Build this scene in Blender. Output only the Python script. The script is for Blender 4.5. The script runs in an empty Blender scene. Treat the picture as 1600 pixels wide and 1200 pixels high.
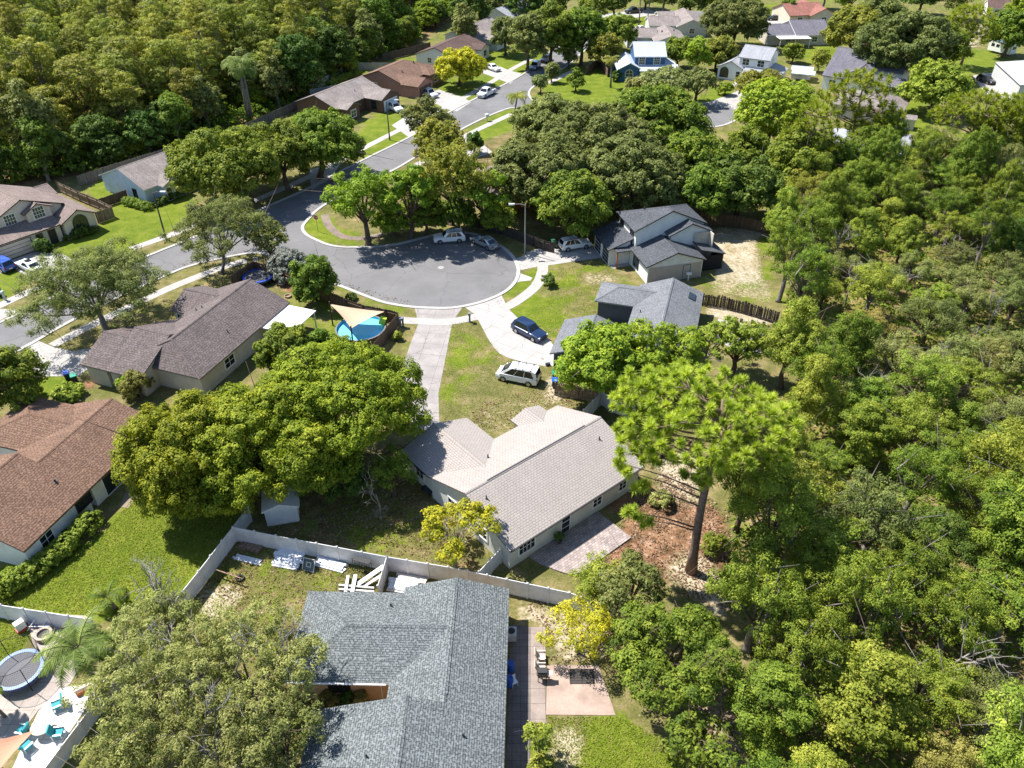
import bpy, math, random
import numpy as np
from mathutils import Vector, Matrix

# ------------------------------------------------------------------ camera, sky, sun, exposure
SC = bpy.context.scene
FPX, YHOR, HCAM = 1236.0, -300.0, 52.0          # focal length and horizon row in photo pixels, drone height in metres
TH = math.atan((600 - YHOR) / FPX); CT, ST = math.cos(TH), math.sin(TH)
cam = bpy.data.cameras.new('camera'); camo = bpy.data.objects.new('camera', cam)
SC.collection.objects.link(camo); SC.camera = camo
cam.sensor_fit = 'HORIZONTAL'; cam.sensor_width = 36.0; cam.lens = FPX / 1600 * 36.0
cam.clip_start = 0.5; cam.clip_end = 6000
camo.location = (0, 0, HCAM); camo.rotation_euler = (math.pi / 2 - TH, 0, 0)

SUN_EL = math.radians(57.0); SUN_AZ = math.atan2(-4.55, 2.6)        # azimuth measured from +Y towards +X
sunv = Vector((math.sin(SUN_AZ) * math.cos(SUN_EL), math.cos(SUN_AZ) * math.cos(SUN_EL), math.sin(SUN_EL)))
w = bpy.data.worlds.new('World'); SC.world = w; w.use_nodes = True
wn = w.node_tree.nodes; bg = wn['Background']
sky = wn.new('ShaderNodeTexSky'); sky.sky_type = 'NISHITA'; sky.sun_disc = False
sky.sun_elevation = SUN_EL; sky.sun_rotation = SUN_AZ; sky.altitude = 50; sky.dust_density = 0.4; sky.ozone_density = 2.5; sky.air_density = 1.1
w.node_tree.links.new(sky.outputs[0], bg.inputs[0]); bg.inputs[1].default_value = 0.095
sl = bpy.data.lights.new('sun', 'SUN'); sl.energy = 5.0; sl.angle = math.radians(0.53); sl.color = (1.0, 0.955, 0.89)
so = bpy.data.objects.new('sun', sl); SC.collection.objects.link(so)
so.rotation_euler = (-sunv).to_track_quat('-Z', 'Y').to_euler(); so.location = sunv * 200
SC.view_settings.view_transform = 'Standard'; SC.view_settings.look = 'None'
SC.view_settings.exposure = 1.0; SC.view_settings.gamma = 1.0
SC.render.engine = 'CYCLES'
SC.cycles.max_bounces = 6; SC.cycles.diffuse_bounces = 3; SC.cycles.transparent_max_bounces = 6

def G(px, py, z=0.0):
    """world x, y of the photo pixel (px, py) on the plane of height z"""
    u = (px - 800) / FPX; v = (py - 600) / FPX
    t = (z - HCAM) / (-ST - v * CT)
    return (u * t, (CT - v * ST) * t)
def ppm(py, z=0.0):
    return (py - YHOR) * CT / (HCAM - z)
def zat(px, py, py_top):
    """height above the ground point seen at (px,py) of what is seen straight above it at row py_top"""
    x, y = G(px, py); v = (py_top - 600) / FPX
    return HCAM + y * (-ST - v * CT) / (CT - v * ST)

# ------------------------------------------------------------------ scene graph helpers
COL = SC.collection
def tag(o, label=None, cat=None, group=None, kind=None):
    if label: o['label'] = label
    if cat: o['category'] = cat
    if group: o['group'] = group
    if kind: o['kind'] = kind
    return o
def thing(name, label, cat, loc=(0, 0, 0), rz=0.0, group=None):
    o = bpy.data.objects.new(name, None); COL.objects.link(o)
    o.empty_display_size = 0.3
    o.location = loc if len(loc) == 3 else (loc[0], loc[1], 0); o.rotation_euler = (0, 0, rz)
    return tag(o, label, cat, group)
def copy_tree(o, parent=None):
    c = o.copy(); COL.objects.link(c)
    if parent: c.parent = parent
    for ch in list(o.children): copy_tree(ch, c)
    return c

class MB:
    """collects faces; build() links them as one mesh object"""
    def __init__(s): s.v = []; s.f = []; s.uv = []; s.mi = []; s.m = 0; s.hasuv = False
    def face(s, pts, uv=None, m=None):
        i = len(s.v); s.v.extend([tuple(p) for p in pts]); s.f.append(tuple(range(i, i + len(pts))))
        if uv is not None: s.hasuv = True
        s.uv.append(uv if uv is not None else [(p[0], p[1]) for p in pts]); s.mi.append(s.m if m is None else m)
    def prism(s, poly, z0, z1, m=None, mside=None, bottom=True):
        """poly: counter clockwise list of (x,y)"""
        a = sum(poly[i][0] * poly[(i + 1) % len(poly)][1] - poly[(i + 1) % len(poly)][0] * poly[i][1] for i in range(len(poly)))
        if a < 0: poly = poly[::-1]
        s.face([(p[0], p[1], z1) for p in poly], None, m)
        if bottom: s.face([(p[0], p[1], z0) for p in poly[::-1]], None, m)
        n = len(poly); d = 0
        for i in range(n):
            p, q = poly[i], poly[(i + 1) % n]; L = math.hypot(q[0] - p[0], q[1] - p[1])
            s.face([(p[0], p[1], z0), (q[0], q[1], z0), (q[0], q[1], z1), (p[0], p[1], z1)], [(d, z0), (d + L, z0), (d + L, z1), (d, z1)], m if mside is None else mside); d += L
    def box(s, c, size, rz=0.0, m=None, tilt=None):
        hx, hy, hz = size[0] / 2, size[1] / 2, size[2] / 2; R = Matrix.Rotation(rz, 3, 'Z')
        if tilt is not None: R = R @ tilt
        P = [Vector(c) + R @ Vector((x, y, z)) for x, y, z in ((-hx, -hy, -hz), (hx, -hy, -hz), (hx, hy, -hz), (-hx, hy, -hz), (-hx, -hy, hz), (hx, -hy, hz), (hx, hy, hz), (-hx, hy, hz))]
        s.hasuv = True; X, Y, Z = size; u0 = (c[0] * 3.7 + c[1] * 1.3) % 5.0
        for q, (a, b_) in (((0, 3, 2, 1), (Y, X)), ((4, 5, 6, 7), (X, Y)), ((0, 1, 5, 4), (X, Z)), ((1, 2, 6, 5), (Y, Z)), ((2, 3, 7, 6), (X, Z)), ((3, 0, 4, 7), (Y, Z))): s.face([P[i] for i in q], [(u0 + .03, .03), (u0 + .03 + a, .03), (u0 + .03 + a, .03 + b_), (u0 + .03, .03 + b_)], m)
    def tube(s, pts, radii, n=8, m=None, cap=True):
        pts = [Vector(p) for p in pts]; rings = []
        if not hasattr(radii, '__len__'): radii = [radii] * len(pts)
        for i, p in enumerate(pts):
            d = (pts[min(i + 1, len(pts) - 1)] - pts[max(i - 1, 0)]).normalized()
            a = d.cross(Vector((0, 0, 1)) if abs(d.z) < 0.9 else Vector((1, 0, 0))).normalized(); b = d.cross(a)
            rings.append([p + (a * math.cos(2 * math.pi * k / n) + b * math.sin(2 * math.pi * k / n)) * radii[i] for k in range(n)])
        base = len(s.v)
        for r in rings: s.v.extend([tuple(p) for p in r])
        for i in range(len(rings) - 1):
            for k in range(n):
                a0 = base + i * n + k; a1 = base + i * n + (k + 1) % n
                s.f.append((a0, a0 + n, a1 + n, a1)); s.uv.append([(0, 0)] * 4); s.mi.append(s.m if m is None else m)
        if cap:
            for r, fl in ((0, 1), (len(rings) - 1, 0)):
                idx = [base + r * n + k for k in range(n)]
                s.f.append(tuple(idx[::-1] if fl == 0 else idx)); s.uv.append([(0, 0)] * n); s.mi.append(s.m if m is None else m)
    def lathe(s, prof, c=(0, 0, 0), n=24, m=None, ax=None):
        base = len(s.v)
        for r, z in prof:
            for k in range(n):
                a = 2 * math.pi * k / n; p = Vector((r * math.cos(a), r * math.sin(a), z))
                if ax is not None: p = ax @ p
                s.v.append((c[0] + p.x, c[1] + p.y, c[2] + p.z))
        for i in range(len(prof) - 1):
            for k in range(n):
                a0 = base + i * n + k; a1 = base + i * n + (k + 1) % n
                s.f.append((a0, a1, a1 + n, a0 + n)); s.uv.append([(0, 0)] * 4); s.mi.append(s.m if m is None else m)
    def build(s, name, mats, parent=None, smooth=False, bevel=0.0):
        me = bpy.data.meshes.new(name); me.from_pydata(s.v, [], s.f)
        if not isinstance(mats, (list, tuple)): mats = [mats]
        for mm in mats: me.materials.append(mm)
        if len(mats) > 1: me.polygons.foreach_set('material_index', np.array(s.mi, dtype=np.int32))
        if s.hasuv:
            l = me.uv_layers.new(name='UVMap'); l.data.foreach_set('uv', np.array([c for f in s.uv for p in f for c in p], dtype=np.float32))
        if smooth: me.polygons.foreach_set('use_smooth', np.ones(len(me.polygons), dtype=bool))
        me.update()
        o = bpy.data.objects.new(name, me); COL.objects.link(o)
        if parent is not None: o.parent = parent
        if bevel:
            b = o.modifiers.new('bevel', 'BEVEL'); b.width = bevel; b.segments = 2; b.limit_method = 'ANGLE'
        return o

# ------------------------------------------------------------------ materials
def newmat(name):
    m = bpy.data.materials.new(name); m.use_nodes = True
    return m, m.node_tree.nodes, m.node_tree.links, m.node_tree.nodes['Principled BSDF']
def N(ns, t, **kw):
    n = ns.new(t)
    for k, v in kw.items():
        if k in n.inputs: n.inputs[k].default_value = v
        else: setattr(n, k, v)
    return n
def rgba(c): return (c[0], c[1], c[2], 1.0)
def ramp(ns, stops):
    r = ns.new('ShaderNodeValToRGB'); e = r.color_ramp.elements
    e[0].position = stops[0][0]; e[0].color = rgba(stops[0][1]); e[1].position = stops[-1][0]; e[1].color = rgba(stops[-1][1])
    for p, c in stops[1:-1]: x = e.new(p); x.color = rgba(c)
    return r
def mix(ns, ls, fac, a, b, mode='MIX'):
    n = ns.new('ShaderNodeMix'); n.data_type = 'RGBA'; n.blend_type = mode
    for i, v in ((0, fac), (6, a), (7, b)):
        if hasattr(v, 'is_linked') or hasattr(v, 'links'): ls.new(v, n.inputs[i])
        elif i == 0: n.inputs[0].default_value = v
        else: n.inputs[i].default_value = rgba(v)
    return n.outputs[2]
def plain(name, col, rough=0.6, metal=0.0, var=0.12, scale=3.0, spec=0.4, bump=0.0):
    """a flat coloured material with soft procedural wear"""
    m, ns, ls, b = newmat(name)
    tc = ns.new('ShaderNodeTexCoord'); no = N(ns, 'ShaderNodeTexNoise', Scale=scale, Detail=5.0, Roughness=0.62); ls.new(tc.outputs['Object'], no.inputs['Vector'])
    r = ramp(ns, [(0.3, [c * (1 - var) for c in col]), (0.7, [min(1, c * (1 + var)) for c in col])]); ls.new(no.outputs[0], r.inputs[0]); ls.new(r.outputs[0], b.inputs['Base Color'])
    b.inputs['Roughness'].default_value = rough; b.inputs['Metallic'].default_value = metal; b.inputs['Specular IOR Level'].default_value = spec
    if bump:
        bu = N(ns, 'ShaderNodeBump', Strength=bump, Distance=0.03); ls.new(no.outputs[0], bu.inputs['Height']); ls.new(bu.outputs[0], b.inputs['Normal'])
    return m
def shingle(name, c1, c2, c3, bw=0.34, rh=0.2, stain=0.25, mort=0.012, streak=None):
    m, ns, ls, b = newmat(name)
    tc = ns.new('ShaderNodeTexCoord')
    br = N(ns, 'ShaderNodeTexBrick', Color1=rgba(c1), Color2=rgba(c2), Mortar=rgba([c * 0.45 for c in c1]), Scale=1.0, offset=0.37, offset_frequency=2, squash=1.0)
    br.inputs['Mortar Size'].default_value = mort; br.inputs['Brick Width'].default_value = bw; br.inputs['Row Height'].default_value = rh; br.inputs['Bias'].default_value = -0.1; br.inputs['Mortar Smooth'].default_value = 0.3
    ls.new(tc.outputs['UV'], br.inputs['Vector'])
    n1 = N(ns, 'ShaderNodeTexNoise', Scale=5.5, Detail=3.0); ls.new(tc.outputs['UV'], n1.inputs['Vector'])
    r1 = ramp(ns, [(0.5, (0, 0, 0)), (0.66, (1, 1, 1))]); ls.new(n1.outputs[0], r1.inputs[0])
    o = mix(ns, ls, r1.outputs[0], br.outputs[0], c3)
    n2 = N(ns, 'ShaderNodeTexNoise', Scale=0.35, Detail=6.0, Roughness=0.65); ls.new(tc.outputs['UV'], n2.inputs['Vector'])
    r2 = ramp(ns, [(0.35, [1 - stain] * 3), (0.65, [1 + stain * 0.5] * 3)]); ls.new(n2.outputs[0], r2.inputs[0])
    o = mix(ns, ls, 1.0, o, r2.outputs[0], 'MULTIPLY')
    # faint run-off streaks down the slope
    mp = N(ns, 'ShaderNodeMapping'); mp.inputs['Scale'].default_value = (2.2, 0.12, 1); ls.new(tc.outputs['UV'], mp.inputs['Vector'])
    n3 = N(ns, 'ShaderNodeTexNoise', Scale=1.0, Detail=4.0); ls.new(mp.outputs[0], n3.inputs['Vector'])
    r3 = ramp(ns, [(0.3, (0.84, 0.84, 0.84)), (0.6, (1.04, 1.04, 1.04))]); ls.new(n3.outputs[0], r3.inputs[0])
    o = mix(ns, ls, 0.3 if stain < 0.1 else 1.0, o, r3.outputs[0], 'MULTIPLY')
    ls.new(o, b.inputs['Base Color']); b.inputs['Roughness'].default_value = 0.9; b.inputs['Specular IOR Level'].default_value = 0.25
    bu = N(ns, 'ShaderNodeBump', Strength=0.5, Distance=0.02); ls.new(br.outputs['Fac'], bu.inputs['Height']); bu.invert = True; ls.new(bu.outputs[0], b.inputs['Normal'])
    return m
def leafmat(name, dark, mid, light, trans=0.3, hue=0.016, gain=2.1):
    dark, mid, light = ([c * gain for c in k] for k in (dark, mid, light))
    m, ns, ls, b = newmat(name)
    at = N(ns, 'ShaderNodeAttribute', attribute_name='lv'); oi = ns.new('ShaderNodeObjectInfo')
    r = ramp(ns, [(0.0, dark), (0.5, mid), (1.0, light)]); ls.new(at.outputs['Fac'], r.inputs[0])
    hs = ns.new('ShaderNodeHueSaturation'); ls.new(r.outputs[0], hs.inputs['Color'])
    mr = N(ns, 'ShaderNodeMapRange'); mr.inputs[3].default_value = 0.5 - hue; mr.inputs[4].default_value = 0.5 + hue; ls.new(oi.outputs['Random'], mr.inputs[0]); ls.new(mr.outputs[0], hs.inputs['Hue'])
    mr2 = N(ns, 'ShaderNodeMapRange'); mr2.inputs[3].default_value = 0.86; mr2.inputs[4].default_value = 1.14
    ma = N(ns, 'ShaderNodeMath', operation='FRACT'); mu = N(ns, 'ShaderNodeMath', operation='MULTIPLY'); mu.inputs[1].default_value = 7.31
    ls.new(oi.outputs['Random'], mu.inputs[0]); ls.new(mu.outputs[0], ma.inputs[0]); ls.new(ma.outputs[0], mr2.inputs[0]); ls.new(mr2.outputs[0], hs.inputs['Value'])
    ls.new(hs.outputs[0], b.inputs['Base Color']); b.inputs['Roughness'].default_value = 0.6; b.inputs['Specular IOR Level'].default_value = 0.12
    tr = ns.new('ShaderNodeBsdfTranslucent'); hs2 = N(ns, 'ShaderNodeHueSaturation', Saturation=1.1, Value=1.45); ls.new(hs.outputs[0], hs2.inputs['Color']); ls.new(hs2.outputs[0], tr.inputs[0])
    mx = ns.new('ShaderNodeMixShader'); mx.inputs[0].default_value = trans
    ls.new(b.outputs[0], mx.inputs[1]); ls.new(tr.outputs[0], mx.inputs[2]); ls.new(mx.outputs[0], ns['Material Output'].inputs[0])
    return m

def concretemat(name, col, joint=1.5, crack=True, rot=0.0, stain=0.18):
    m, ns, ls, b = newmat(name)
    tc = ns.new('ShaderNodeTexCoord')
    n1 = N(ns, 'ShaderNodeTexNoise', Scale=0.6, Detail=8.0, Roughness=0.65); ls.new(tc.outputs['Object'], n1.inputs['Vector'])
    r = ramp(ns, [(0.3, [c * (1 - stain) for c in col]), (0.7, [c * (1 + stain * 0.6) for c in col])]); ls.new(n1.outputs[0], r.inputs[0]); o = r.outputs[0]
    n2 = N(ns, 'ShaderNodeTexNoise', Scale=14.0, Detail=4.0); ls.new(tc.outputs['Object'], n2.inputs['Vector'])
    r2 = ramp(ns, [(0.3, (0.9, 0.9, 0.9)), (0.7, (1.06, 1.06, 1.06))]); ls.new(n2.outputs[0], r2.inputs[0]); o = mix(ns, ls, 1.0, o, r2.outputs[0], 'MULTIPLY')
    if joint:
        mp = N(ns, 'ShaderNodeMapping'); mp.inputs['Rotation'].default_value = (0, 0, rot); ls.new(tc.outputs['Object'], mp.inputs['Vector'])
        br = N(ns, 'ShaderNodeTexBrick', Color1=(1, 1, 1, 1), Color2=(0.93, 0.93, 0.93, 1), Mortar=(0.55, 0.53, 0.5, 1), Scale=1.0, offset=0.0)
        br.inputs['Mortar Size'].default_value = 0.02; br.inputs['Brick Width'].default_value = joint; br.inputs['Row Height'].default_value = joint
        ls.new(mp.outputs[0], br.inputs['Vector']); o = mix(ns, ls, 1.0, o, br.outputs[0], 'MULTIPLY')
    if crack:
        nw = N(ns, 'ShaderNodeTexNoise', Scale=0.7, Detail=5.0); ls.new(tc.outputs['Object'], nw.inputs['Vector'])
        va = N(ns, 'ShaderNodeVectorMath', operation='MULTIPLY_ADD'); va.inputs[1].default_value = (1.6, 1.6, 1.6)
        ls.new(nw.outputs['Color'], va.inputs[0]); ls.new(tc.outputs['Object'], va.inputs[2])
        vo = N(ns, 'ShaderNodeTexVoronoi', feature='DISTANCE_TO_EDGE', Scale=0.24); ls.new(va.outputs[0], vo.inputs['Vector'])
        r3 = ramp(ns, [(0.002, (0.45, 0.43, 0.4)), (0.008, (1, 1, 1))]); ls.new(vo.outputs[0], r3.inputs[0]); o = mix(ns, ls, 0.8, o, r3.outputs[0], 'MULTIPLY')
    ls.new(o, b.inputs['Base Color']); b.inputs['Roughness'].default_value = 0.85; b.inputs['Specular IOR Level'].default_value = 0.25
    return m
def asphaltmat():
    m, ns, ls, b = newmat('worn_asphalt')
    tc = ns.new('ShaderNodeTexCoord')
    n1 = N(ns, 'ShaderNodeTexNoise', Scale=0.18, Detail=9.0, Roughness=0.68); ls.new(tc.outputs['Object'], n1.inputs['Vector'])
    r = ramp(ns, [(0.32, (0.138, 0.136, 0.138)), (0.68, (0.185, 0.181, 0.183))]); ls.new(n1.outputs[0], r.inputs[0]); o = r.outputs[0]
    n2 = N(ns, 'ShaderNodeTexNoise', Scale=22.0, Detail=3.0); ls.new(tc.outputs['Object'], n2.inputs['Vector'])
    r2 = ramp(ns, [(0.3, (0.85, 0.85, 0.85)), (0.7, (1.1, 1.1, 1.1))]); ls.new(n2.outputs[0], r2.inputs[0]); o = mix(ns, ls, 1.0, o, r2.outputs[0], 'MULTIPLY')
    nw = N(ns, 'ShaderNodeTexNoise', Scale=0.5, Detail=4.0); ls.new(tc.outputs['Object'], nw.inputs['Vector'])
    va = N(ns, 'ShaderNodeVectorMath', operation='MULTIPLY_ADD'); va.inputs[1].default_value = (2, 2, 2); ls.new(nw.outputs['Color'], va.inputs[0]); ls.new(tc.outputs['Object'], va.inputs[2])
    vo = N(ns, 'ShaderNodeTexVoronoi', feature='DISTANCE_TO_EDGE', Scale=0.12); ls.new(va.outputs[0], vo.inputs['Vector'])
    r3 = ramp(ns, [(0.0015, (0.62, 0.62, 0.62)), (0.008, (1, 1, 1))]); ls.new(vo.outputs[0], r3.inputs[0]); o = mix(ns, ls, 0.7, o, r3.outputs[0], 'MULTIPLY')
    n5 = N(ns, 'ShaderNodeTexNoise', Scale=1.3, Detail=2.0); ls.new(tc.outputs['Object'], n5.inputs['Vector'])
    r5 = ramp(ns, [(0.24, (0.72, 0.7, 0.7)), (0.3, (1, 1, 1))]); ls.new(n5.outputs[0], r5.inputs[0]); o = mix(ns, ls, 0.8, o, r5.outputs[0], 'MULTIPLY')
    ls.new(o, b.inputs['Base Color']); b.inputs['Roughness'].default_value = 0.92; b.inputs['Specular IOR Level'].default_value = 0.2
    return m
def groundmat():
    m, ns, ls, b = newmat('ground_cover')
    tc = ns.new('ShaderNodeTexCoord'); P = tc.outputs['Object']
    at = N(ns, 'ShaderNodeAttribute', attribute_name='mask'); sp = ns.new('ShaderNodeSeparateColor'); ls.new(at.outputs['Color'], sp.inputs[0])
    def noise(s, d=6.0, ro=0.6, vec=P):
        n = N(ns, 'ShaderNodeTexNoise', Scale=s, Detail=d, Roughness=ro); ls.new(vec, n.inputs['Vector']); return n.outputs[0]
    nbig, nmid, nfine, nspk = noise(0.12), noise(0.55, 8.0, 0.68), noise(5.0, 4.0, 0.7), noise(2.3, 5.0, 0.75)
    def rm(src, stops):
        r = ramp(ns, stops); ls.new(src, r.inputs[0]); return r.outputs[0]
    npat = noise(0.28, 6.0, 0.7)
    dry = rm(nmid, [(0.3, (0.085, 0.092, 0.024)), (0.48, (0.135, 0.127, 0.042)), (0.6, (0.20, 0.165, 0.075)), (0.74, (0.29, 0.225, 0.13))])
    lush = rm(nmid, [(0.25, (0.072, 0.115, 0.008)), (0.48, (0.112, 0.152, 0.011)), (0.62, (0.155, 0.182, 0.022)), (0.78, (0.22, 0.205, 0.05))])
    sand = rm(nmid, [(0.28, (0.20, 0.17, 0.085)), (0.45, (0.36, 0.30, 0.21)), (0.7, (0.50, 0.44, 0.365))])
    mulch = rm(nmid, [(0.3, (0.045, 0.030, 0.014)), (0.47, (0.17, 0.085, 0.045)), (0.6, (0.30, 0.165, 0.10)), (0.74, (0.42, 0.30, 0.23))])
    pat = rm(npat, [(0.38, (0, 0, 0)), (0.62, (1, 1, 1))]); pm = N(ns, 'ShaderNodeMath', operation='MULTIPLY_ADD'); pm.inputs[1].default_value = 0.34; pm.inputs[2].default_value = -0.17; ls.new(pat, pm.inputs[0])
    pl_ = N(ns, 'ShaderNodeMath', operation='ADD'); ls.new(sp.outputs[0], pl_.inputs[0]); ls.new(pm.outputs[0], pl_.inputs[1])
    def soft(mask, amp=0.75):
        # mask + noise, sharpened, so that the borders between covers are ragged
        a = N(ns, 'ShaderNodeMath', operation='MULTIPLY_ADD'); a.inputs[1].default_value = amp; ls.new(nspk, a.inputs[0])
        s2 = N(ns, 'ShaderNodeMath', operation='ADD'); s2.inputs[1].default_value = -amp * 0.5; ls.new(mask, a.inputs[2]); ls.new(a.outputs[0], s2.inputs[0])
        r = N(ns, 'ShaderNodeMapRange'); r.inputs[1].default_value = 0.42; r.inputs[2].default_value = 0.58; ls.new(s2.outputs[0], r.inputs[0]); return r.outputs[0]
    o = mix(ns, ls, soft(pl_.outputs[0]), dry, lush)
    o = mix(ns, ls, soft(sp.outputs[2]), o, mulch)
    o = mix(ns, ls, soft(sp.outputs[1]), o, sand)
    f = rm(nfine, [(0.28, (0.55, 0.57, 0.5)), (0.5, (1, 1, 1)), (0.72, (1.4, 1.36, 1.3))]); o = mix(ns, ls, 0.85, o, f, 'MULTIPLY')
    nlit = noise(7.5, 2.0, 0.5); lit = rm(nlit, [(0.64, (0, 0, 0)), (0.72, (1, 1, 1))]); o = mix(ns, ls, N(ns, 'ShaderNodeMath', operation='MULTIPLY').outputs[0], o, (0.40, 0.32, 0.22)); q = o.node.inputs[0].links[0].from_node; ls.new(lit, q.inputs[0]); sb = N(ns, 'ShaderNodeMapRange'); sb.inputs[1].default_value = 1.0; sb.inputs[2].default_value = 0.35; sb.inputs[4].default_value = 0.75; ls.new(sp.outputs[0], sb.inputs[0]); ls.new(sb.outputs[0], q.inputs[1])
    g = rm(nbig, [(0.35, (0.86, 0.9, 0.86)), (0.65, (1.1, 1.06, 1.05))]); o = mix(ns, ls, 1.0, o, g, 'MULTIPLY')
    ls.new(o, b.inputs['Base Color']); b.inputs['Roughness'].default_value = 0.95; b.inputs['Specular IOR Level'].default_value = 0.15
    bu = N(ns, 'ShaderNodeBump', Strength=0.8, Distance=0.06); ls.new(nfine, bu.inputs['Height']); ls.new(bu.outputs[0], b.inputs['Normal'])
    return m
def pavermat(name, c1, c2, bw=0.4, rh=0.2):
    m, ns, ls, b = newmat(name); tc = ns.new('ShaderNodeTexCoord')
    br = N(ns, 'ShaderNodeTexBrick', Color1=rgba(c1), Color2=rgba(c2), Mortar=rgba([c * 0.4 for c in c1]), Scale=1.0)
    br.inputs['Mortar Size'].default_value = 0.015; br.inputs['Brick Width'].default_value = bw; br.inputs['Row Height'].default_value = rh
    ls.new(tc.outputs['Object'], br.inputs['Vector'])
    n1 = N(ns, 'ShaderNodeTexNoise', Scale=1.2, Detail=6.0); ls.new(tc.outputs['Object'], n1.inputs['Vector'])
    r = ramp(ns, [(0.3, (0.75, 0.75, 0.75)), (0.7, (1.15, 1.12, 1.1))]); ls.new(n1.outputs[0], r.inputs[0])
    ls.new(mix(ns, ls, 1.0, br.outputs[0], r.outputs[0], 'MULTIPLY'), b.inputs['Base Color']); b.inputs['Roughness'].default_value = 0.85
    return m
def woodmat(name, c1, c2, plank=0.14, rough=0.85):
    m, ns, ls, b = newmat(name); tc = ns.new('ShaderNodeTexCoord')
    br = N(ns, 'ShaderNodeTexBrick', Color1=rgba(c1), Color2=rgba(c2), Mortar=rgba([c * 0.25 for c in c1]), Scale=1.0, offset=0.0)
    br.inputs['Mortar Size'].default_value = 0.012; br.inputs['Brick Width'].default_value = plank; br.inputs['Row Height'].default_value = 30.0
    ls.new(tc.outputs['UV'], br.inputs['Vector'])
    mp = N(ns, 'ShaderNodeMapping'); mp.inputs['Scale'].default_value = (6, 0.8, 1); ls.new(tc.outputs['UV'], mp.inputs['Vector'])
    n1 = N(ns, 'ShaderNodeTexNoise', Scale=1.5, Detail=6.0); ls.new(mp.outputs[0], n1.inputs['Vector'])
    r = ramp(ns, [(0.3, (0.65, 0.65, 0.65)), (0.7, (1.2, 1.2, 1.2))]); ls.new(n1.outputs[0], r.inputs[0])
    ls.new(mix(ns, ls, 1.0, br.outputs[0], r.outputs[0], 'MULTIPLY'), b.inputs['Base Color']); b.inputs['Roughness'].default_value = rough
    return m
def glassmat(name='window_glass', col=(0.02, 0.028, 0.032)):
    m, ns, ls, b = newmat(name); b.inputs['Base Color'].default_value = rgba(col); b.inputs['Roughness'].default_value = 0.06; b.inputs['Specular IOR Level'].default_value = 0.7
    return m
def paintmat(name, col, metal=0.0, rough=0.25):
    m, ns, ls, b = newmat(name); b.inputs['Base Color'].default_value = rgba(col); b.inputs['Roughness'].default_value = rough; b.inputs['Metallic'].default_value = metal
    b.inputs['Coat Weight'].default_value = 0.6; b.inputs['Coat Roughness'].default_value = 0.05
    return m
_mc = {}
def PL(col, rough=0.6, metal=0.0, var=0.12):
    k = (tuple(col), rough, metal)
    if k not in _mc: _mc[k] = plain('paint_%d' % len(_mc), col, rough, metal, var)
    return _mc[k]
# ------------------------------------------------------------------ ground, roads, pavements
def smooth(pts, closed=False, step=1.0):
    P = [np.array(p, float) for p in pts]; n = len(P); out = []
    for i in range(n if closed else n - 1):
        p0 = P[(i - 1) % n] if closed or i > 0 else P[0] * 2 - P[1]
        p1, p2 = P[i], P[(i + 1) % n]
        p3 = P[(i + 2) % n] if closed or i + 2 < n else p2 * 2 - p1
        k = max(2, int(np.linalg.norm(p2 - p1) / step))
        for j in range(k):
            t = j / k
            out.append(tuple(0.5 * ((2 * p1) + (-p0 + p2) * t + (2 * p0 - 5 * p1 + 4 * p2 - p3) * t * t + (-p0 + 3 * p1 - 3 * p2 + p3) * t ** 3)))
    if not closed: out.append(tuple(P[-1]))
    return out
def W(pxs, z=0.0): return [G(a, b, z) for a, b in pxs]
def offset_line(pl, d):
    out = []
    for i, p in enumerate(pl):
        a = np.array(pl[max(i - 1, 0)]); b = np.array(pl[min(i + 1, len(pl) - 1)]); t = b - a; t = t / (np.linalg.norm(t) + 1e-9)
        out.append((p[0] - t[1] * d, p[1] + t[0] * d))
    return out
def strip(mb, pl, d0, d1, z0, z1, m=None):
    A, B = offset_line(pl, d0), offset_line(pl, d1)
    for i in range(len(pl) - 1):
        a, b, c, d = A[i], A[i + 1], B[i + 1], B[i]
        mb.face([(a[0], a[1], z1), (b[0], b[1], z1), (c[0], c[1], z1), (d[0], d[1], z1)], None, m)
        if z1 - z0 > 0.03:
            mb.face([(a[0], a[1], z0), (b[0], b[1], z0), (b[0], b[1], z1), (a[0], a[1], z1)], None, m)
            mb.face([(d[0], d[1], z1), (c[0], c[1], z1), (c[0], c[1], z0), (d[0], d[1], z0)], None, m)
def tri_poly(mb, poly, z, m=None):
    from mathutils.geometry import tessellate_polygon
    P = [Vector((p[0], p[1], 0)) for p in poly]
    i0 = len(mb.v); mb.v.extend([(p[0], p[1], z) for p in poly])
    for t in tessellate_polygon([P]):
        a, b, c = [P[i] for i in t]
        if (b - a).cross(c - a).z < 0: t = t[::-1]
        mb.f.append(tuple(i0 + i for i in t)); mb.uv.append([(0, 0)] * 3); mb.mi.append(mb.m if m is None else m)

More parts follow.
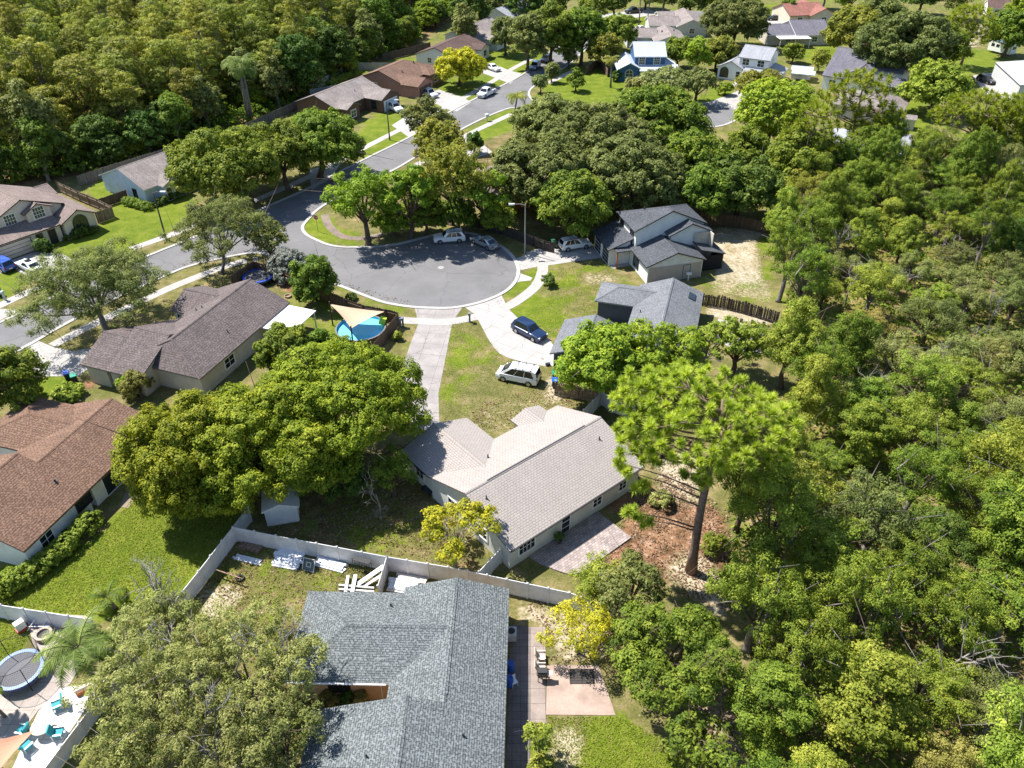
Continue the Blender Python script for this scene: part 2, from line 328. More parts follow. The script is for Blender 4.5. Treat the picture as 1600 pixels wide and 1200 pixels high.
LEFT_K = [(-60, 532), (0, 506), (100, 458), (230, 402), (287, 379), (380, 340), (475, 299), (517, 277), (570, 250), (650, 210), (710, 172), (800, 127), (832, 107), (850, 92), (868, 74), (895, 55), (930, 36)]
LOOP = [(-60, 590), (0, 560), (44, 538), (121, 495), (255, 431), (310, 411), (388, 395), (420, 397), (450, 407), (485, 424), (519, 440), (547, 451), (576, 462.5), (604, 472), (640, 478), (672, 480), (705, 480), (735, 475), (762, 467), (787, 455), (801, 442), (807, 428), (806, 416), (798, 401), (784, 388), (765, 376), (735, 366), (700, 365), (665, 372), (620, 383), (575, 387.5), (537, 387.5), (512, 384), (492, 376), (477, 368), (470, 357), (477, 345), (502, 322), (560, 290), (612, 266), (645, 247), (725, 199), (785, 172), (810, 169), (840, 181), (900, 193), (1000, 196), (1080, 198), (1122, 197), (1150, 186), (1158, 174), (1140, 163), (1110, 161), (1060, 168), (1000, 171), (900, 169), (850, 165), (832, 158), (825, 148), (829, 138), (850, 122), (882, 105), (905, 85), (935, 62), (975, 45)]
road_loop = smooth(W(LOOP), step=0.8); left_k = smooth(W(LEFT_K), step=2.0)
mb = MB(); tri_poly(mb, road_loop + left_k[::-1], 0.006)
A2 = smooth(W([(900, 30), (960, 24), (1030, 20), (1130, 22), (1250, 30)]), step=3); strip(mb, A2, 3.3, -3.3, 0, 0.0075)
M_ASPH = asphaltmat(); M_CONC = concretemat('concrete_paving', (0.40, 0.375, 0.352), joint=1.8, rot=0.87, crack=False); M_DRIVE = concretemat('driveway_concrete', (0.31, 0.285, 0.272), joint=2.3, rot=0.1, stain=0.22)
M_KERB = concretemat('kerb_concrete', (0.40, 0.385, 0.365), joint=0, crack=False)
mb.m = 0
tag(mb.build('road', M_ASPH), kind='structure')
mb = MB(); strip(mb, left_k, 0.0, 0.5, 0, 0.09); strip(mb, road_loop, 0.0, -0.5, 0, 0.09)
tag(mb.build('kerb', M_KERB), kind='structure')

def sheet(name, polys, z, mat):
    mb = MB()
    for p in polys: tri_poly(mb, W(p), z)
    return tag(mb.build(name, mat), kind='structure')
def path(mb, pxs, wd, z, step=1.0):
    strip(mb, smooth(W(pxs), step=step), wd / 2, -wd / 2, 0, z)
mb = MB()
for pl in ([(-40, 497), (28, 464), (100, 432)], [(205, 389), (283, 361), (350, 333), (432, 299), (492, 272), (575, 228), (640, 195), (720, 155), (765, 130), (800, 108), (830, 92)],
           [(82, 540), (110, 525), (160, 500), (250, 457), (300, 436), (350, 417), (385, 407)], [(640, 263), (665, 250), (732, 210), (800, 178)], [(857, 130), (897, 110)],
               [(626, 500), (655, 502), (700, 503), (735, 497), (765, 490), (795, 478), (820, 462), (838, 446), (846, 430), (848, 415), (838, 402), (828, 393)]):
    path(mb, pl, 1.5, 0.022)
tag(mb.build('pavement', M_CONC), kind='structure')
mb = MB(); path(mb, [(507, 335), (514, 353), (530, 367), (548, 372), (575, 371), (625, 357), (680, 330)], 1.3, 0.021); tag(mb.build('garden_path', concretemat('worn_brown_path', (0.21, 0.165, 0.13), joint=1.6, crack=False, stain=0.35)), kind='structure')
sheet('driveway', [[(648, 482), (722, 481), (707, 503), (698, 550), (690, 590), (685, 615), (687, 672), (640, 672), (626, 620), (634, 560), (640, 540), (654, 505)]], 0.0135, M_DRIVE)
M_DRIVE2 = concretemat('pale_driveway_concrete', (0.38, 0.362, 0.345), joint=2.6, rot=0.6, stain=0.1)
sheet('driveway', [[(726, 480), (783, 460), (791, 476), (796, 484), (809, 497), (835, 512), (858, 530), (868, 545), (868, 572), (851, 572), (819, 566.5), (794, 559), (781, 553), (770, 541), (762, 528), (752, 509), (746.5, 499), (741.6, 491)]], 0.014, M_DRIVE2)
sheet('driveway', [[(804, 405), (822, 398), (838, 389), (860, 387), (930, 384), (948, 402), (900, 408), (856, 415), (840, 416.5), (814, 422), (806, 414)]], 0.0145, M_DRIVE2)
sheet('garden_path', [[(940, 405), (957.5, 420), (988, 414), (982, 409.5), (962, 414), (951, 401)]], 0.02, M_CONC)
sheet('storm_inlet_apron', [[(807, 424), (815, 428), (832, 434), (829, 438.5), (812, 440), (804, 443)]], 0.016, M_KERB)
sheet('driveway', [[(-40, 428), (56, 393), (100, 398), (150, 428), (122, 450), (100, 457), (54, 436), (20, 420), (-30, 440)], [(-40, 508), (-10, 482), (26, 484), (23, 489), (-40, 520)]], 0.015, M_DRIVE2)
sheet('driveway', [[(43, 538), (58, 532), (85, 543), (115, 549), (150, 542), (141, 575), (122, 588), (58, 588), (46, 560)]], 0.0155, M_DRIVE2)
sheet('driveway', [[(483, 266), (535, 250), (519, 277), (487, 297)], [(640, 215), (612, 196), (640, 178), (672, 196)]], 0.015, M_DRIVE2)
sheet('driveway', [[(655, 150), (686, 140), (726, 153), (736, 160), (714, 174), (700, 171)]], 0.0155, M_DRIVE2)
sheet('driveway', [[(748, 112), (782, 104), (795, 110), (815, 115), (797, 131), (775, 122)]], 0.0155, M_DRIVE2)
sheet('driveway', [[(1105, 161), (1163, 138), (1185, 163), (1160, 174)], [(1148, 128), (1163, 136), (1158, 140), (1143, 132)]], 0.0155, M_DRIVE2)
sheet('driveway', [[(935, 25), (1010, 12), (1030, 22), (960, 33)], [(1185, 30), (1230, 18), (1240, 30), (1200, 42)], [(1325, 118), (1380, 112), (1400, 130), (1340, 135)]], 0.0155, M_DRIVE2)
sheet('driveway', [[(705, 222), (738, 212), (770, 238), (738, 250)]], 0.0155, M_DRIVE2)
sheet('parking_pad', [[(1520, 118), (1560, 112), (1590, 150), (1545, 155)]], 0.012, M_DRIVE2)
sheet('pool_deck', [[(1122, 498), (1190, 512), (1199, 552), (1150, 548), (1118, 530)]], 0.0125, M_DRIVE2)
sheet('concrete_pad', [[(855, 1039), (935, 1040), (962, 1118), (853, 1117)]], 0.03, concretemat('pink_concrete', (0.37, 0.275, 0.225), joint=0, crack=False, stain=0.32))
sheet('concrete_path', [[(829, 980), (852, 980), (853, 1130), (829, 1130)]], 0.034, concretemat('brown_concrete', (0.30, 0.245, 0.215), joint=1.2, crack=False, stain=0.3))
sheet('house_side_path', [[(798, 975), (828.6, 980), (828.6, 1220), (790, 1220)]], 0.018, concretemat('stained_paving', (0.19, 0.165, 0.165), joint=0.6, crack=False, stain=0.4))
sheet('patio_slab', [[(20, 1200), (60, 1112), (95, 1075), (130, 1070), (168, 1058), (105, 1150), (60, 1220), (0, 1260)]], 0.03, concretemat('white_patio', (0.62, 0.61, 0.60), joint=0.9, crack=False, stain=0.08))
sheet('patio_slab', [[(40, 960), (135, 962), (150, 1000), (110, 1068), (60, 1110), (-30, 1230), (-40, 1130), (10, 1075), (55, 1020)]], 0.024, concretemat('tan_patio', (0.42, 0.36, 0.32), joint=1.1, crack=False, stain=0.25))
sheet('garden_slab', [[(195, 770), (216, 762), (216, 775), (200, 794), (188, 792)]], 0.012, concretemat('old_slab', (0.24, 0.19, 0.14), joint=0, crack=False))
# manhole cover in the turning circle
c = G(689, 418); mb = MB(); mb.lathe([(0.0, 0.014), (0.42, 0.014), (0.44, 0.006)], (c[0], c[1], 0), 28)
tag(mb.build('manhole_cover', PL((0.30, 0.29, 0.28), 0.7)), 'round grey manhole cover set into the asphalt of the cul-de-sac', 'manhole')

# ---- the ground: one sheet to the horizon, fine where the picture sees it; 'mask' says which cover grows where
xs = np.concatenate([[-4000, -1500, -600, -320], np.arange(-230, -90, 1.6), np.arange(-90, 75, 0.55), np.arange(75, 240, 1.6), [320, 600, 1500, 4000]])
ys = np.concatenate([[-3000, -600, -120, -20], np.arange(10, 130, 0.55), np.arange(130, 300, 1.3), np.arange(300, 420, 8.0), [600, 1000, 2000, 5000]])
nx, ny = len(xs), len(ys); XX, YY = np.meshgrid(xs, ys)
mask = np.zeros((ny, nx, 3)); mask[:, :, 0] = np.where(YY > 140, 0.44, 0.30)
def inpoly(poly):
    r = np.zeros(XX.shape, bool); n = len(poly)
    for i in range(n):
        (x1, y1), (x2, y2) = poly[i], poly[(i + 1) % n]
        if y1 == y2: continue
        r ^= ((y1 > YY) != (y2 > YY)) & (XX < (x2 - x1) * (YY - y1) / (y2 - y1) + x1)
    return r
def cover(lush, sand, mulch, pxs):
    s = inpoly(W(pxs))
    mask[s] = (lush, sand, mulch)
L, S_, Mu = (0.85, 0.1, 0), (0.2, 0.8, 0), (0, 0.1, 0.8)
cover(0.45, 0.0, 0.45, [(1190, 300), (1290, 215), (1400, 205), (1660, 190), (1680, 1260), (1190, 1260), (1180, 1080), (1140, 900), (1170, 760), (1250, 620), (1210, 520), (1225, 420)])   # the wood on the right
cover(0.25, 0.0, 0.5, [(-260, 362), (0, 300), (120, 284), (262, 241), (385, 203), (488, 156), (590, 100), (660, 68), (720, 22), (760, -60), (-900, -60), (-900, 200)])                     # the wood at upper left
cover(0.3, 0.1, 0.45, [(700, 200), (760, 215), (800, 200), (1100, 200), (1190, 240), (1180, 330), (900, 330), (820, 350), (620, 350), (560, 340), (600, 300)])                           # under the oaks
cover(0.95, 0.0, 0.0, [(100, 395), (60, 375), (110, 372), (170, 345), (180, 320), (240, 308), (300, 305), (300, 345), (120, 425)])                                    # front lawns along the street, left
cover(0.9, 0.0, 0.0, [(545, 230), (570, 205), (590, 178), (640, 180), (655, 190), (600, 235), (575, 248)])
cover(1.0, 0.0, 0.0, [(575, 225), (585, 185), (640, 182), (650, 196), (600, 240)])
cover(1.0, 0.0, 0.0, [(520, 130), (590, 100), (640, 92), (640, 125), (560, 132), (500, 135)])
cover(1.0, 0.0, 0.0, [(690, 140), (700, 125), (770, 118), (780, 130), (730, 156)])
cover(1.0, 0.0, 0.0, [(755, 95), (770, 75), (840, 72), (850, 90), (800, 125)])
cover(1.0, 0.0, 0.0, [(735, 208), (800, 170), (800, 200), (760, 215), (740, 225)])
cover(0.95, 0.05, 0.0, [(860, 125), (905, 105), (960, 120), (1000, 128), (1000, 160), (850, 160)])
cover(0.9, 0.05, 0.0, [(1090, 160), (1120, 138), (1165, 150), (1110, 165)])
cover(0.9, 0.1, 0.0, [(1380, 145), (1440, 140), (1440, 200), (1400, 220)])
cover(0.85, 0.1, 0.0, [(1490, 110), (1500, 75), (1550, 80), (1560, 105), (1530, 118)]); cover(0.9, 0, 0, [(1530, 55), (1545, 20), (1565, 30), (1560, 60)]); cover(0.1, 0.8, 0.3, [(1500, 75), (1530, 30), (1545, 40), (1530, 75)])
cover(1.0, 0.0, 0.0, [(1250, 85), (1300, 70), (1310, 95), (1270, 100)]); cover(1.0, 0.0, 0.0, [(1195, 30), (1190, 10), (1240, 5), (1240, 20)]); cover(1, 0, 0, [(985, 40), (985, 28), (1020, 28), (1010, 40)])
cover(0.3, 0.15, 0.0, [(0, 430), (50, 440), (30, 465), (-40, 490)]); cover(0.75, 0.1, 0.0, [(-40, 435), (18, 420), (52, 437), (28, 458), (-40, 485)])
cover(0.15, 0.15, 0.25, [(62, 533), (130, 492), (160, 500), (120, 525), (80, 540)]); cover(0.3, 0.1, 0.35, [(130, 545), (200, 480), (270, 450), (300, 470), (230, 520)])
cover(0.15, 0.25, 0.3, [(255, 470), (265, 440), (380, 400), (400, 412), (345, 435), (300, 470)])
cover(0.55, 0.05, 0.0, [(519, 444), (640, 482), (650, 498), (622, 497), (560, 470), (520, 462)])
cover(0.6, 0.1, 0.0, [(490, 380), (472, 358), (500, 330), (560, 365), (575, 385)]); cover(0.9, 0.0, 0.0, [(478, 362), (480, 345), (510, 330), (520, 366), (500, 372)])
cover(0.55, 0.12, 0.05, [(450, 468), (480, 440), (530, 470), (640, 520), (540, 530), (500, 530), (455, 500)]); cover(0.1, 0.1, 0.85, [(380, 440), (400, 412), (470, 440), (490, 460), (450, 460), (420, 440)])
cover(0.72, 0.08, 0.0, [(622, 512), (650, 508), (632, 558), (600, 560)]); cover(0.1, 0.4, 0.4, [(605, 545), (630, 503), (650, 508), (640, 525), (615, 555)])
cover(0.30, 0.14, 0.0, [(704, 508), (742, 495), (760, 528), (792, 560), (870, 578), (915, 610), (915, 640), (870, 640), (780, 690), (687, 680), (688, 600)])    # lawn before the tan house
cover(0.55, 0.06, 0.0, [(702, 515), (738, 506), (752, 540), (775, 562), (740, 580), (700, 640), (688, 640), (692, 590)]); cover(0.2, 0.42, 0.08, [(750, 630), (870, 600), (920, 640), (860, 650), (780, 690), (720, 670)])
cover(0.2, 0.8, 0.2, [(852, 590), (880, 585), (880, 625), (862, 622)])
cover(0.74, 0.16, 0.0, [(813, 425), (840, 418), (844, 430), (836, 443), (792, 474), (785, 462)])
cover(0.50, 0.2, 0.0, [(795, 480), (838, 450), (852, 418), (940, 404), (962, 424), (985, 418), (1000, 440), (940, 470), (935, 490), (885, 500), (868, 545), (840, 515)])
cover(0.72, 0.08, 0.0, [(800, 490), (835, 466), (880, 470), (880, 500), (850, 520), (820, 505)]); cover(0.1, 0.4, 0.55, [(962, 425), (990, 418), (1002, 440), (985, 440)]); cover(0.3, 0.5, 0, [(900, 425), (955, 425), (975, 440), (920, 450)])
cover(0.3, 0.56, 0.05, [(1085, 370), (1120, 352), (1200, 356), (1218, 420), (1210, 480), (1120, 460), (1105, 400)]); cover(0.45, 0.46, 0.0, [(1085, 432), (1130, 440), (1215, 440), (1215, 480), (1110, 460)]); cover(0.6, 0.2, 0, [(1185, 370), (1205, 375), (1212, 440), (1195, 440)])
cover(0.2, 0.6, 0.35, [(1098, 470), (1215, 492), (1215, 510), (1150, 508), (1098, 495)])
cover(0.95, 0.0, 0.0, [(150, 850), (210, 775), (330, 760), (370, 815), (250, 955), (140, 962), (-60, 940), (-40, 900)]); cover(0.75, 0.1, 0.0, [(225, 790), (320, 770), (330, 800), (260, 830)]); cover(0.4, 0.5, 0, [(246, 855), (268, 852), (266, 866), (248, 866)])
cover(0.95, 0, 0, [(-50, 960), (35, 965), (42, 1000), (10, 1050), (-50, 1050)])
cover(0.42, 0.15, 0.3, [(385, 800), (420, 740), (650, 690), (730, 800), (745, 890), (600, 865), (420, 835)]); cover(0.5, 0.05, 0.2, [(500, 800), (560, 770), (680, 800), (690, 860), (560, 850)]); cover(0.1, 0.8, 0.1, [(570, 805), (585, 790), (612, 790), (612, 812), (590, 816)])
cover(0.2, 0.45, 0.3, [(680, 880), (730, 850), (770, 860), (745, 892)])
cover(0.4, 0.2, 0.12, [(366, 850), (430, 855), (600, 880), (590, 925), (480, 930), (480, 1120), (100, 1250), (150, 1080), (290, 930)]); cover(0.2, 0.8, 0.1, [(310, 930), (350, 910), (380, 925), (360, 960), (320, 975)])
cover(0.12, 0.40, 0.64, [(900, 880), (960, 830), (1000, 760), (1050, 740), (1140, 800), (1150, 960), (1060, 930), (960, 890)]); cover(0.1, 0.62, 0.3, [(1040, 890), (1075, 860), (1110, 880), (1150, 960), (1130, 980), (1080, 940)])
cover(0.1, 0.6, 0.25, [(1010, 720), (1080, 690), (1120, 740), (1080, 790), (1030, 770)]); cover(0.25, 0.2, 0.3, [(830, 895), (880, 890), (950, 880), (1000, 900), (940, 935), (820, 900)]); cover(0.2, 0.1, 0.75, [(935, 795), (1000, 730), (1020, 760), (965, 810)])
cover(0.35, 0.6, 0.0, [(800, 930), (960, 965), (960, 1040), (855, 1035), (850, 980), (800, 975)]); cover(0.7, 0.3, 0.0, [(855, 1120), (970, 1120), (1080, 1180), (1080, 1260), (830, 1260), (830, 1130)]); cover(0.4, 0.65, 0, [(855, 1120), (920, 1120), (910, 1200), (855, 1220)]); cover(0.95, 0.05, 0.0, [(920, 1150), (970, 1125), (1020, 1200), (1000, 1260), (920, 1260)])
cover(0.2, 0.5, 0.5, [(1060, 1080), (1200, 1040), (1220, 1160), (1150, 1250), (1080, 1190)])
cover(0.9, 0, 0, [(20, 600), (55, 588), (130, 592), (135, 612), (60, 622)]); cover(0.1, 0.2, 0.9, [(118, 598), (150, 590), (160, 605), (130, 612)])
cover(0.9, 0, 0, [(140, 300), (165, 270), (175, 300), (190, 315), (150, 318)])
def blur(a, n):
    for _ in range(n):
        a = a.copy(); a[1:-1] = (a[:-2] + 2 * a[1:-1] + a[2:]) / 4; a[:, 1:-1] = (a[:, :-2] + 2 * a[:, 1:-1] + a[:, 2:]) / 4
    return a
mask = blur(mask, 3)
gm = bpy.data.meshes.new('ground')
V = np.stack([XX, YY, np.zeros_like(XX)], -1).reshape(-1, 3)
ii = (np.arange(ny - 1)[:, None] * nx + np.arange(nx - 1)[None, :]).reshape(-1)
F = np.stack([ii, ii + 1, ii + nx + 1, ii + nx], -1)
def fast_mesh(me, V, F):
    k = F.shape[1]
    me.vertices.add(len(V)); me.vertices.foreach_set('co', V.astype(np.float32).ravel())
    me.loops.add(F.size); me.loops.foreach_set('vertex_index', F.astype(np.int32).ravel())
    me.polygons.add(len(F)); me.polygons.foreach_set('loop_start', np.arange(0, F.size, k, dtype=np.int32)); me.polygons.foreach_set('loop_total', np.full(len(F), k, dtype=np.int32))
    me.update(calc_edges=True)
fast_mesh(gm, V, F)
ca = gm.color_attributes.new('mask', 'FLOAT_COLOR', 'POINT')
ca.data.foreach_set('color', np.concatenate([mask.reshape(-1, 3), np.ones((nx * ny, 1))], 1).astype(np.float32).ravel())
gm.materials.append(groundmat()); go = bpy.data.objects.new('ground', gm); COL.objects.link(go); tag(go, kind='structure')
# ------------------------------------------------------------------ houses
M_GLASS = glassmat()
M_TRIM = PL((0.80, 0.80, 0.78), 0.5); M_DARK = PL((0.02, 0.02, 0.022), 0.5); M_BLACKTRIM = PL((0.03, 0.03, 0.032), 0.5)
M_PIPE = PL((0.05, 0.05, 0.055), 0.6)
class House:
    def __init__(s, label, px, oz, ang, wall, roof, fascia, name='house', cat='house'):
        o = G(px[0], px[1], oz); s.t = thing(name, label, cat, (o[0], o[1], 0), math.radians(ang))
        s.wall = MB(); s.roof = MB(); s.wm, s.rm, s.fm = wall, roof, fascia; s.k = 0; s.vm = None
    def block(s, u0, u1, v0, v1, eave, pitch, axis='u', ends=('g', 'g'), inset=0.42, gin=0.28, base=0.0, thick=0.17, cap=True):
        A0, A1, B0, B1 = (u0, u1, v0, v1) if axis == 'u' else (v0, v1, u0, u1)
        T = (lambda a, b, z: (a, b, z)) if axis == 'u' else (lambda a, b, z: (b, a, z))
        half = (B1 - B0) / 2; bm = (B0 + B1) / 2; zr = eave + half * pitch; e = 0.004 * s.k; s.k += 1
        h = [half if x == 'h' else (0.0 if x == 'g' else float(x)) for x in ends]
        r0, r1 = A0 + h[0], A1 - h[1]; sl = math.hypot(half, zr - eave)
        polys = [([(A0, B0, eave), (A1, B0, eave), (r1, bm, zr), (r0, bm, zr)], [(A0, 0), (A1, 0), (r1, sl), (r0, sl)]),
                 ([(A1, B1, eave), (A0, B1, eave), (r0, bm, zr), (r1, bm, zr)], [(-A1, 0), (-A0, 0), (-r0, sl), (-r1, sl)])]
        for i, (x, A, r) in enumerate(((ends[0], A0, r0), (ends[1], A1, r1))):
            if h[i] > 0.01:
                s2 = math.hypot(h[i], zr - eave)
                polys.append(([(A, B1, eave), (A, B0, eave), (r, bm, zr)] if i == 0 else [(A, B0, eave), (A, B1, eave), (r, bm, zr)], [(B1, 0), (B0, 0), (bm, s2)] if i == 0 else [(B0, 0), (B1, 0), (bm, s2)]))
        for P, uv in polys:
            top = [T(*p) for p in P]; low = [(p[0], p[1], p[2] - thick) for p in top]
            s.roof.face(top, uv, 0); s.roof.face(low[::-1], None, 1)
            n = len(P)
            for i in range(n):
                j = (i + 1) % n
                if P[i][2] > eave + 0.01 and P[j][2] > eave + 0.01: continue      # the ridge
                hipedge = P[i][2] != P[j][2] and ((h[0] != 0 and min(P[i][0], P[j][0]) <= r0 + 1e-6 and max(P[i][0], P[j][0]) <= max(A0, r0) + 1e-6) or (h[1] != 0 and max(P[i][0], P[j][0]) >= r1 - 1e-6 and min(P[i][0], P[j][0]) >= min(A1, r1) - 1e-6))
                if hipedge: continue
                s.roof.face([top[i], low[i], low[j], top[j]], None, 1)
        # cap shingles along the ridge and the hips
        if cap:
            for (a, b) in [((r0, bm, zr), (r1, bm, zr))] + [((A0, bb, eave), (r0, bm, zr)) for bb in (B0, B1) if h[0] > 0.01] + [((A1, bb, eave), (r1, bm, zr)) for bb in (B0, B1) if h[1] > 0.01]:
                a = Vector(T(*a)); b = Vector(T(*b)); d = (b - a); L = d.length
                if L < 0.3: continue
                d = d / L; sd = d.cross(Vector((0, 0, 1))).normalized() * 0.16; up = Vector((0, 0, 0.045)); dn = Vector((0, 0, -0.035))
                s.roof.face([a + sd + dn, b + sd + dn, b + up, a + up], [(0, 0), (L, 0), (L, 0.18), (0, 0.18)], 0); s.roof.face([b - sd + dn, a - sd + dn, a + up, b + up], [(0, 0), (L, 0), (L, 0.18), (0, 0.18)], 0)
        # walls
        a0 = A0 + gin + e if h[0] == 0 else (A0 + inset + e if h[0] > 0 else A0 - 0.6); a1 = A1 - gin - e if h[1] == 0 else (A1 - inset - e if h[1] > 0 else A1 + 0.6)
        b0, b1 = B0 + inset + e, B1 - inset - e; zw = eave + (inset + e) * pitch - thick * 0.8; zt = zr - thick * 0.9
        for (p, q) in (((a0, b0), (a1, b0)), ((a1, b1), (a0, b1))):
            s.wall.face([T(p[0], p[1], base), T(q[0], q[1], base), T(q[0], q[1], zw), T(p[0], p[1], zw)], [(p[0], base), (q[0], base), (q[0], zw), (p[0], zw)])
        for i, a in ((0, a0), (1, a1)):
            if h[i] < 0: continue
            P = [(a, b0, base), (a, b1, base), (a, b1, zw)] + ([(a, bm, zt)] if h[i] == 0 else []) + [(a, b0, zw)]
            s.wall.face([T(*p) for p in (P if i else P[::-1])], [(p[1], p[2]) for p in (P if i else P[::-1])])
        return dict(axis=axis, a0=a0, a1=a1, b0=b0, b1=b1, bm=bm, zr=zr, eave=eave, pitch=pitch, B0=B0, B1=B1, T=T)
    def lean(s, u0, u1, v0, v1, z0, z1, hi='v1', thick=0.15, wall=True, base=0.0):
        """single pitch roof rising towards the side hi"""
        zz = {'v1': (z0, z0, z1, z1), 'v0': (z1, z1, z0, z0), 'u1': (z0, z1, z1, z0), 'u0': (z1, z0, z0, z1)}[hi]
        P = [(u0, v0), (u1, v0), (u1, v1), (u0, v1)]
        top = [(p[0], p[1], z) for p, z in zip(P, zz)]; low = [(p[0], p[1], p[2] - thick) for p in top]
        uv = [(p[0], p[1]) for p in P] if hi[0] == 'v' else [(p[1], p[0]) for p in P]
        s.roof.face(top, uv, 0); s.roof.face(low[::-1], None, 1)
        for i in range(4): s.roof.face([top[i], low[i], low[(i + 1) % 4], top[(i + 1) % 4]], None, 1)
        if wall:
            g = 0.35 + 0.004 * s.k; s.k += 1; Q = [(u0 + g, v0 + g), (u1 - g, v0 + g), (u1 - g, v1 - g), (u0 + g, v1 - g)]
            sx = (z1 - z0) / ((v1 - v0) if hi[0] == 'v' else (u1 - u0)) * g
            zq = [z - thick * 0.9 + (sx if z == z0 else -sx) for z in zz]
            for i in range(4):
                j = (i + 1) % 4; s.wall.face([(Q[i][0], Q[i][1], base), (Q[j][0], Q[j][1], base), (Q[j][0], Q[j][1], zq[j]), (Q[i][0], Q[i][1], zq[i])], [(0, 0)] * 4)
        return dict(axis='u', a0=u0 + 0.36, a1=u1 - 0.36, b0=v0 + 0.36, b1=v1 - 0.36, T=lambda a, b, z: (a, b, z))
    def frame_at(s, bl, side, pos):
        T = bl['T']
        if side in ('b0', 'b1'): p = T(pos, bl[side], 0); d = T(1, 0, 0); n = T(0, -1 if side == 'b0' else 1, 0)
        else: p = T(bl[side], pos, 0); d = T(0, 1, 0); n = T(-1 if side == 'a0' else 1, 0, 0)
        return Vector(p), Vector(d), Vector(n)
    def opening(s, name, bl, side, pos, z, w_, h_, mat, pane=None, bars=(1, 1), fr=0.09, arch=False, proud=0.05, sub='pane'):
        p, d, n = s.frame_at(bl, side, pos); up = Vector((0, 0, 1)); m = MB()
        def bar(x0, x1, y0, y1, q=0.0):
            P = []
            for k in (-0.03, proud + q):
                P.append([p + d * x + up * y + n * k for x, y in ((x0, y0), (x1, y0), (x1, y1), (x0, y1))])
            m.face(P[1]);
            for i in range(4): m.face([P[0][i], P[0][(i + 1) % 4], P[1][(i + 1) % 4], P[1][i]])
        hw, y0, y1 = w_ / 2, z - h_ / 2, z + h_ / 2
        bar(-hw, hw, y0 - fr, y0, 0.02); bar(-hw - fr, -hw, y0 - fr, y1 + (0 if arch else fr)); bar(hw, hw + fr, y0 - fr, y1 + (0 if arch else fr))
        if not arch: bar(-hw, hw, y1, y1 + fr)
        for i in range(1, bars[0]): x = -hw + w_ * i / bars[0]; bar(x - 0.025, x + 0.025, y0, y1 + (hw * 0.9 if arch else 0), -0.015)
        for j in range(1, bars[1] + (1 if arch else 0)): y = y0 + h_ * j / bars[1]; bar(-hw, hw, y - 0.025, y + 0.025, -0.018)
        poly = [(-hw, y0), (hw, y0), (hw, y1)]
        if arch:
            K = 12
            for i in range(K):
                a0, a1 = math.pi * i / K, math.pi * (i + 1) / K
                q = [p + d * (r * math.cos(a)) + up * (y1 + r * math.sin(a)) + n * proud for r, a in ((hw, a0), (hw + fr, a0), (hw + fr, a1), (hw, a1))]; m.face(q)
                poly.append((hw * math.cos(a1), y1 + hw * math.sin(a1)))
        else: poly.append((-hw, y1))
        f = m.build(name, mat, s.t)
        m2 = MB(); m2.face([p + d * x + up * y + n * 0.012 for x, y in poly], [(x, y) for x, y in poly])
        m2.build(sub, pane or M_GLASS, f)
        return f
    def win(s, bl, side, pos, z=1.5, w_=1.3, h_=1.2, mat=None, bars=(2, 2), arch=False): return s.opening('window', bl, side, pos, z, w_, h_, mat or M_TRIM, None, bars, 0.14, arch=arch)
    def garage(s, bl, side, pos, w_=4.8, h_=2.15, mat=None, door=None, base=0.0): return s.opening('garage_door', bl, side, pos, base + h_ / 2 + 0.03, w_, h_, mat or M_TRIM, door or s.wm, (1, 4), sub='door_panel')
    def door(s, bl, side, pos, mat=None, pane=None, base=0.0): return s.opening('door', bl, side, pos, base + 1.1, 0.95, 2.05, mat or M_TRIM, pane or M_GLASS, (1, 3))
    def pipe(s, u, v, z, r=0.06, h=0.35):
        m = MB(); m.tube([(u, v, z - 0.15), (u, v, z + h)], r, 8); m.lathe([(r * 2.2, z + 0.01), (r, z + 0.05)], (u, v, 0), 10); m.build('vent_pipe', M_PIPE, s.t)
    def ridgevent(s, bl, a0, a1, wv=0.2):
        m = MB(); T = bl['T']; z = bl['zr'] - 0.045; b = bl['bm']
        for sg in (-1, 1):
            m.hasuv = True
            m.face([T(a0, b, z + 0.1), T(a1, b, z + 0.1), T(a1, b + sg * wv, z + 0.1 - wv * bl['pitch']), T(a0, b + sg * wv, z + 0.1 - wv * bl['pitch'])])
            m.face([T(a0, b + sg * wv, z + 0.1 - wv * bl['pitch']), T(a1, b + sg * wv, z + 0.1 - wv * bl['pitch']), T(a1, b + sg * wv, z - 0.12), T(a0, b + sg * wv, z - 0.12)])
        m.build('ridge_vent', s.vm or s.rm, s.t)
    def gutter(s, bl, side, a0, a1, mat, pipeat=None):
        m = MB(); T = bl['T']; b = bl['B0'] - 0.06 if side == 'b0' else bl['B1'] + 0.06; z = bl['eave'] - 0.07
        m.tube([T(a0, b, z), T(a1, b, z)], 0.065, 6)
        if pipeat is not None: m.tube([T(pipeat, b, z), T(pipeat, bl[side] + (-0.05 if side == 'b0' else 0.05), z - 0.35), T(pipeat, bl[side] + (-0.05 if side == 'b0' else 0.05), 0.1)], 0.045, 6)
        m.build('gutter', mat, s.t)
    def done(s):
        s.wall.build('wall', s.wm, s.t); s.roof.build('roof', [s.rm, s.fm], s.t)

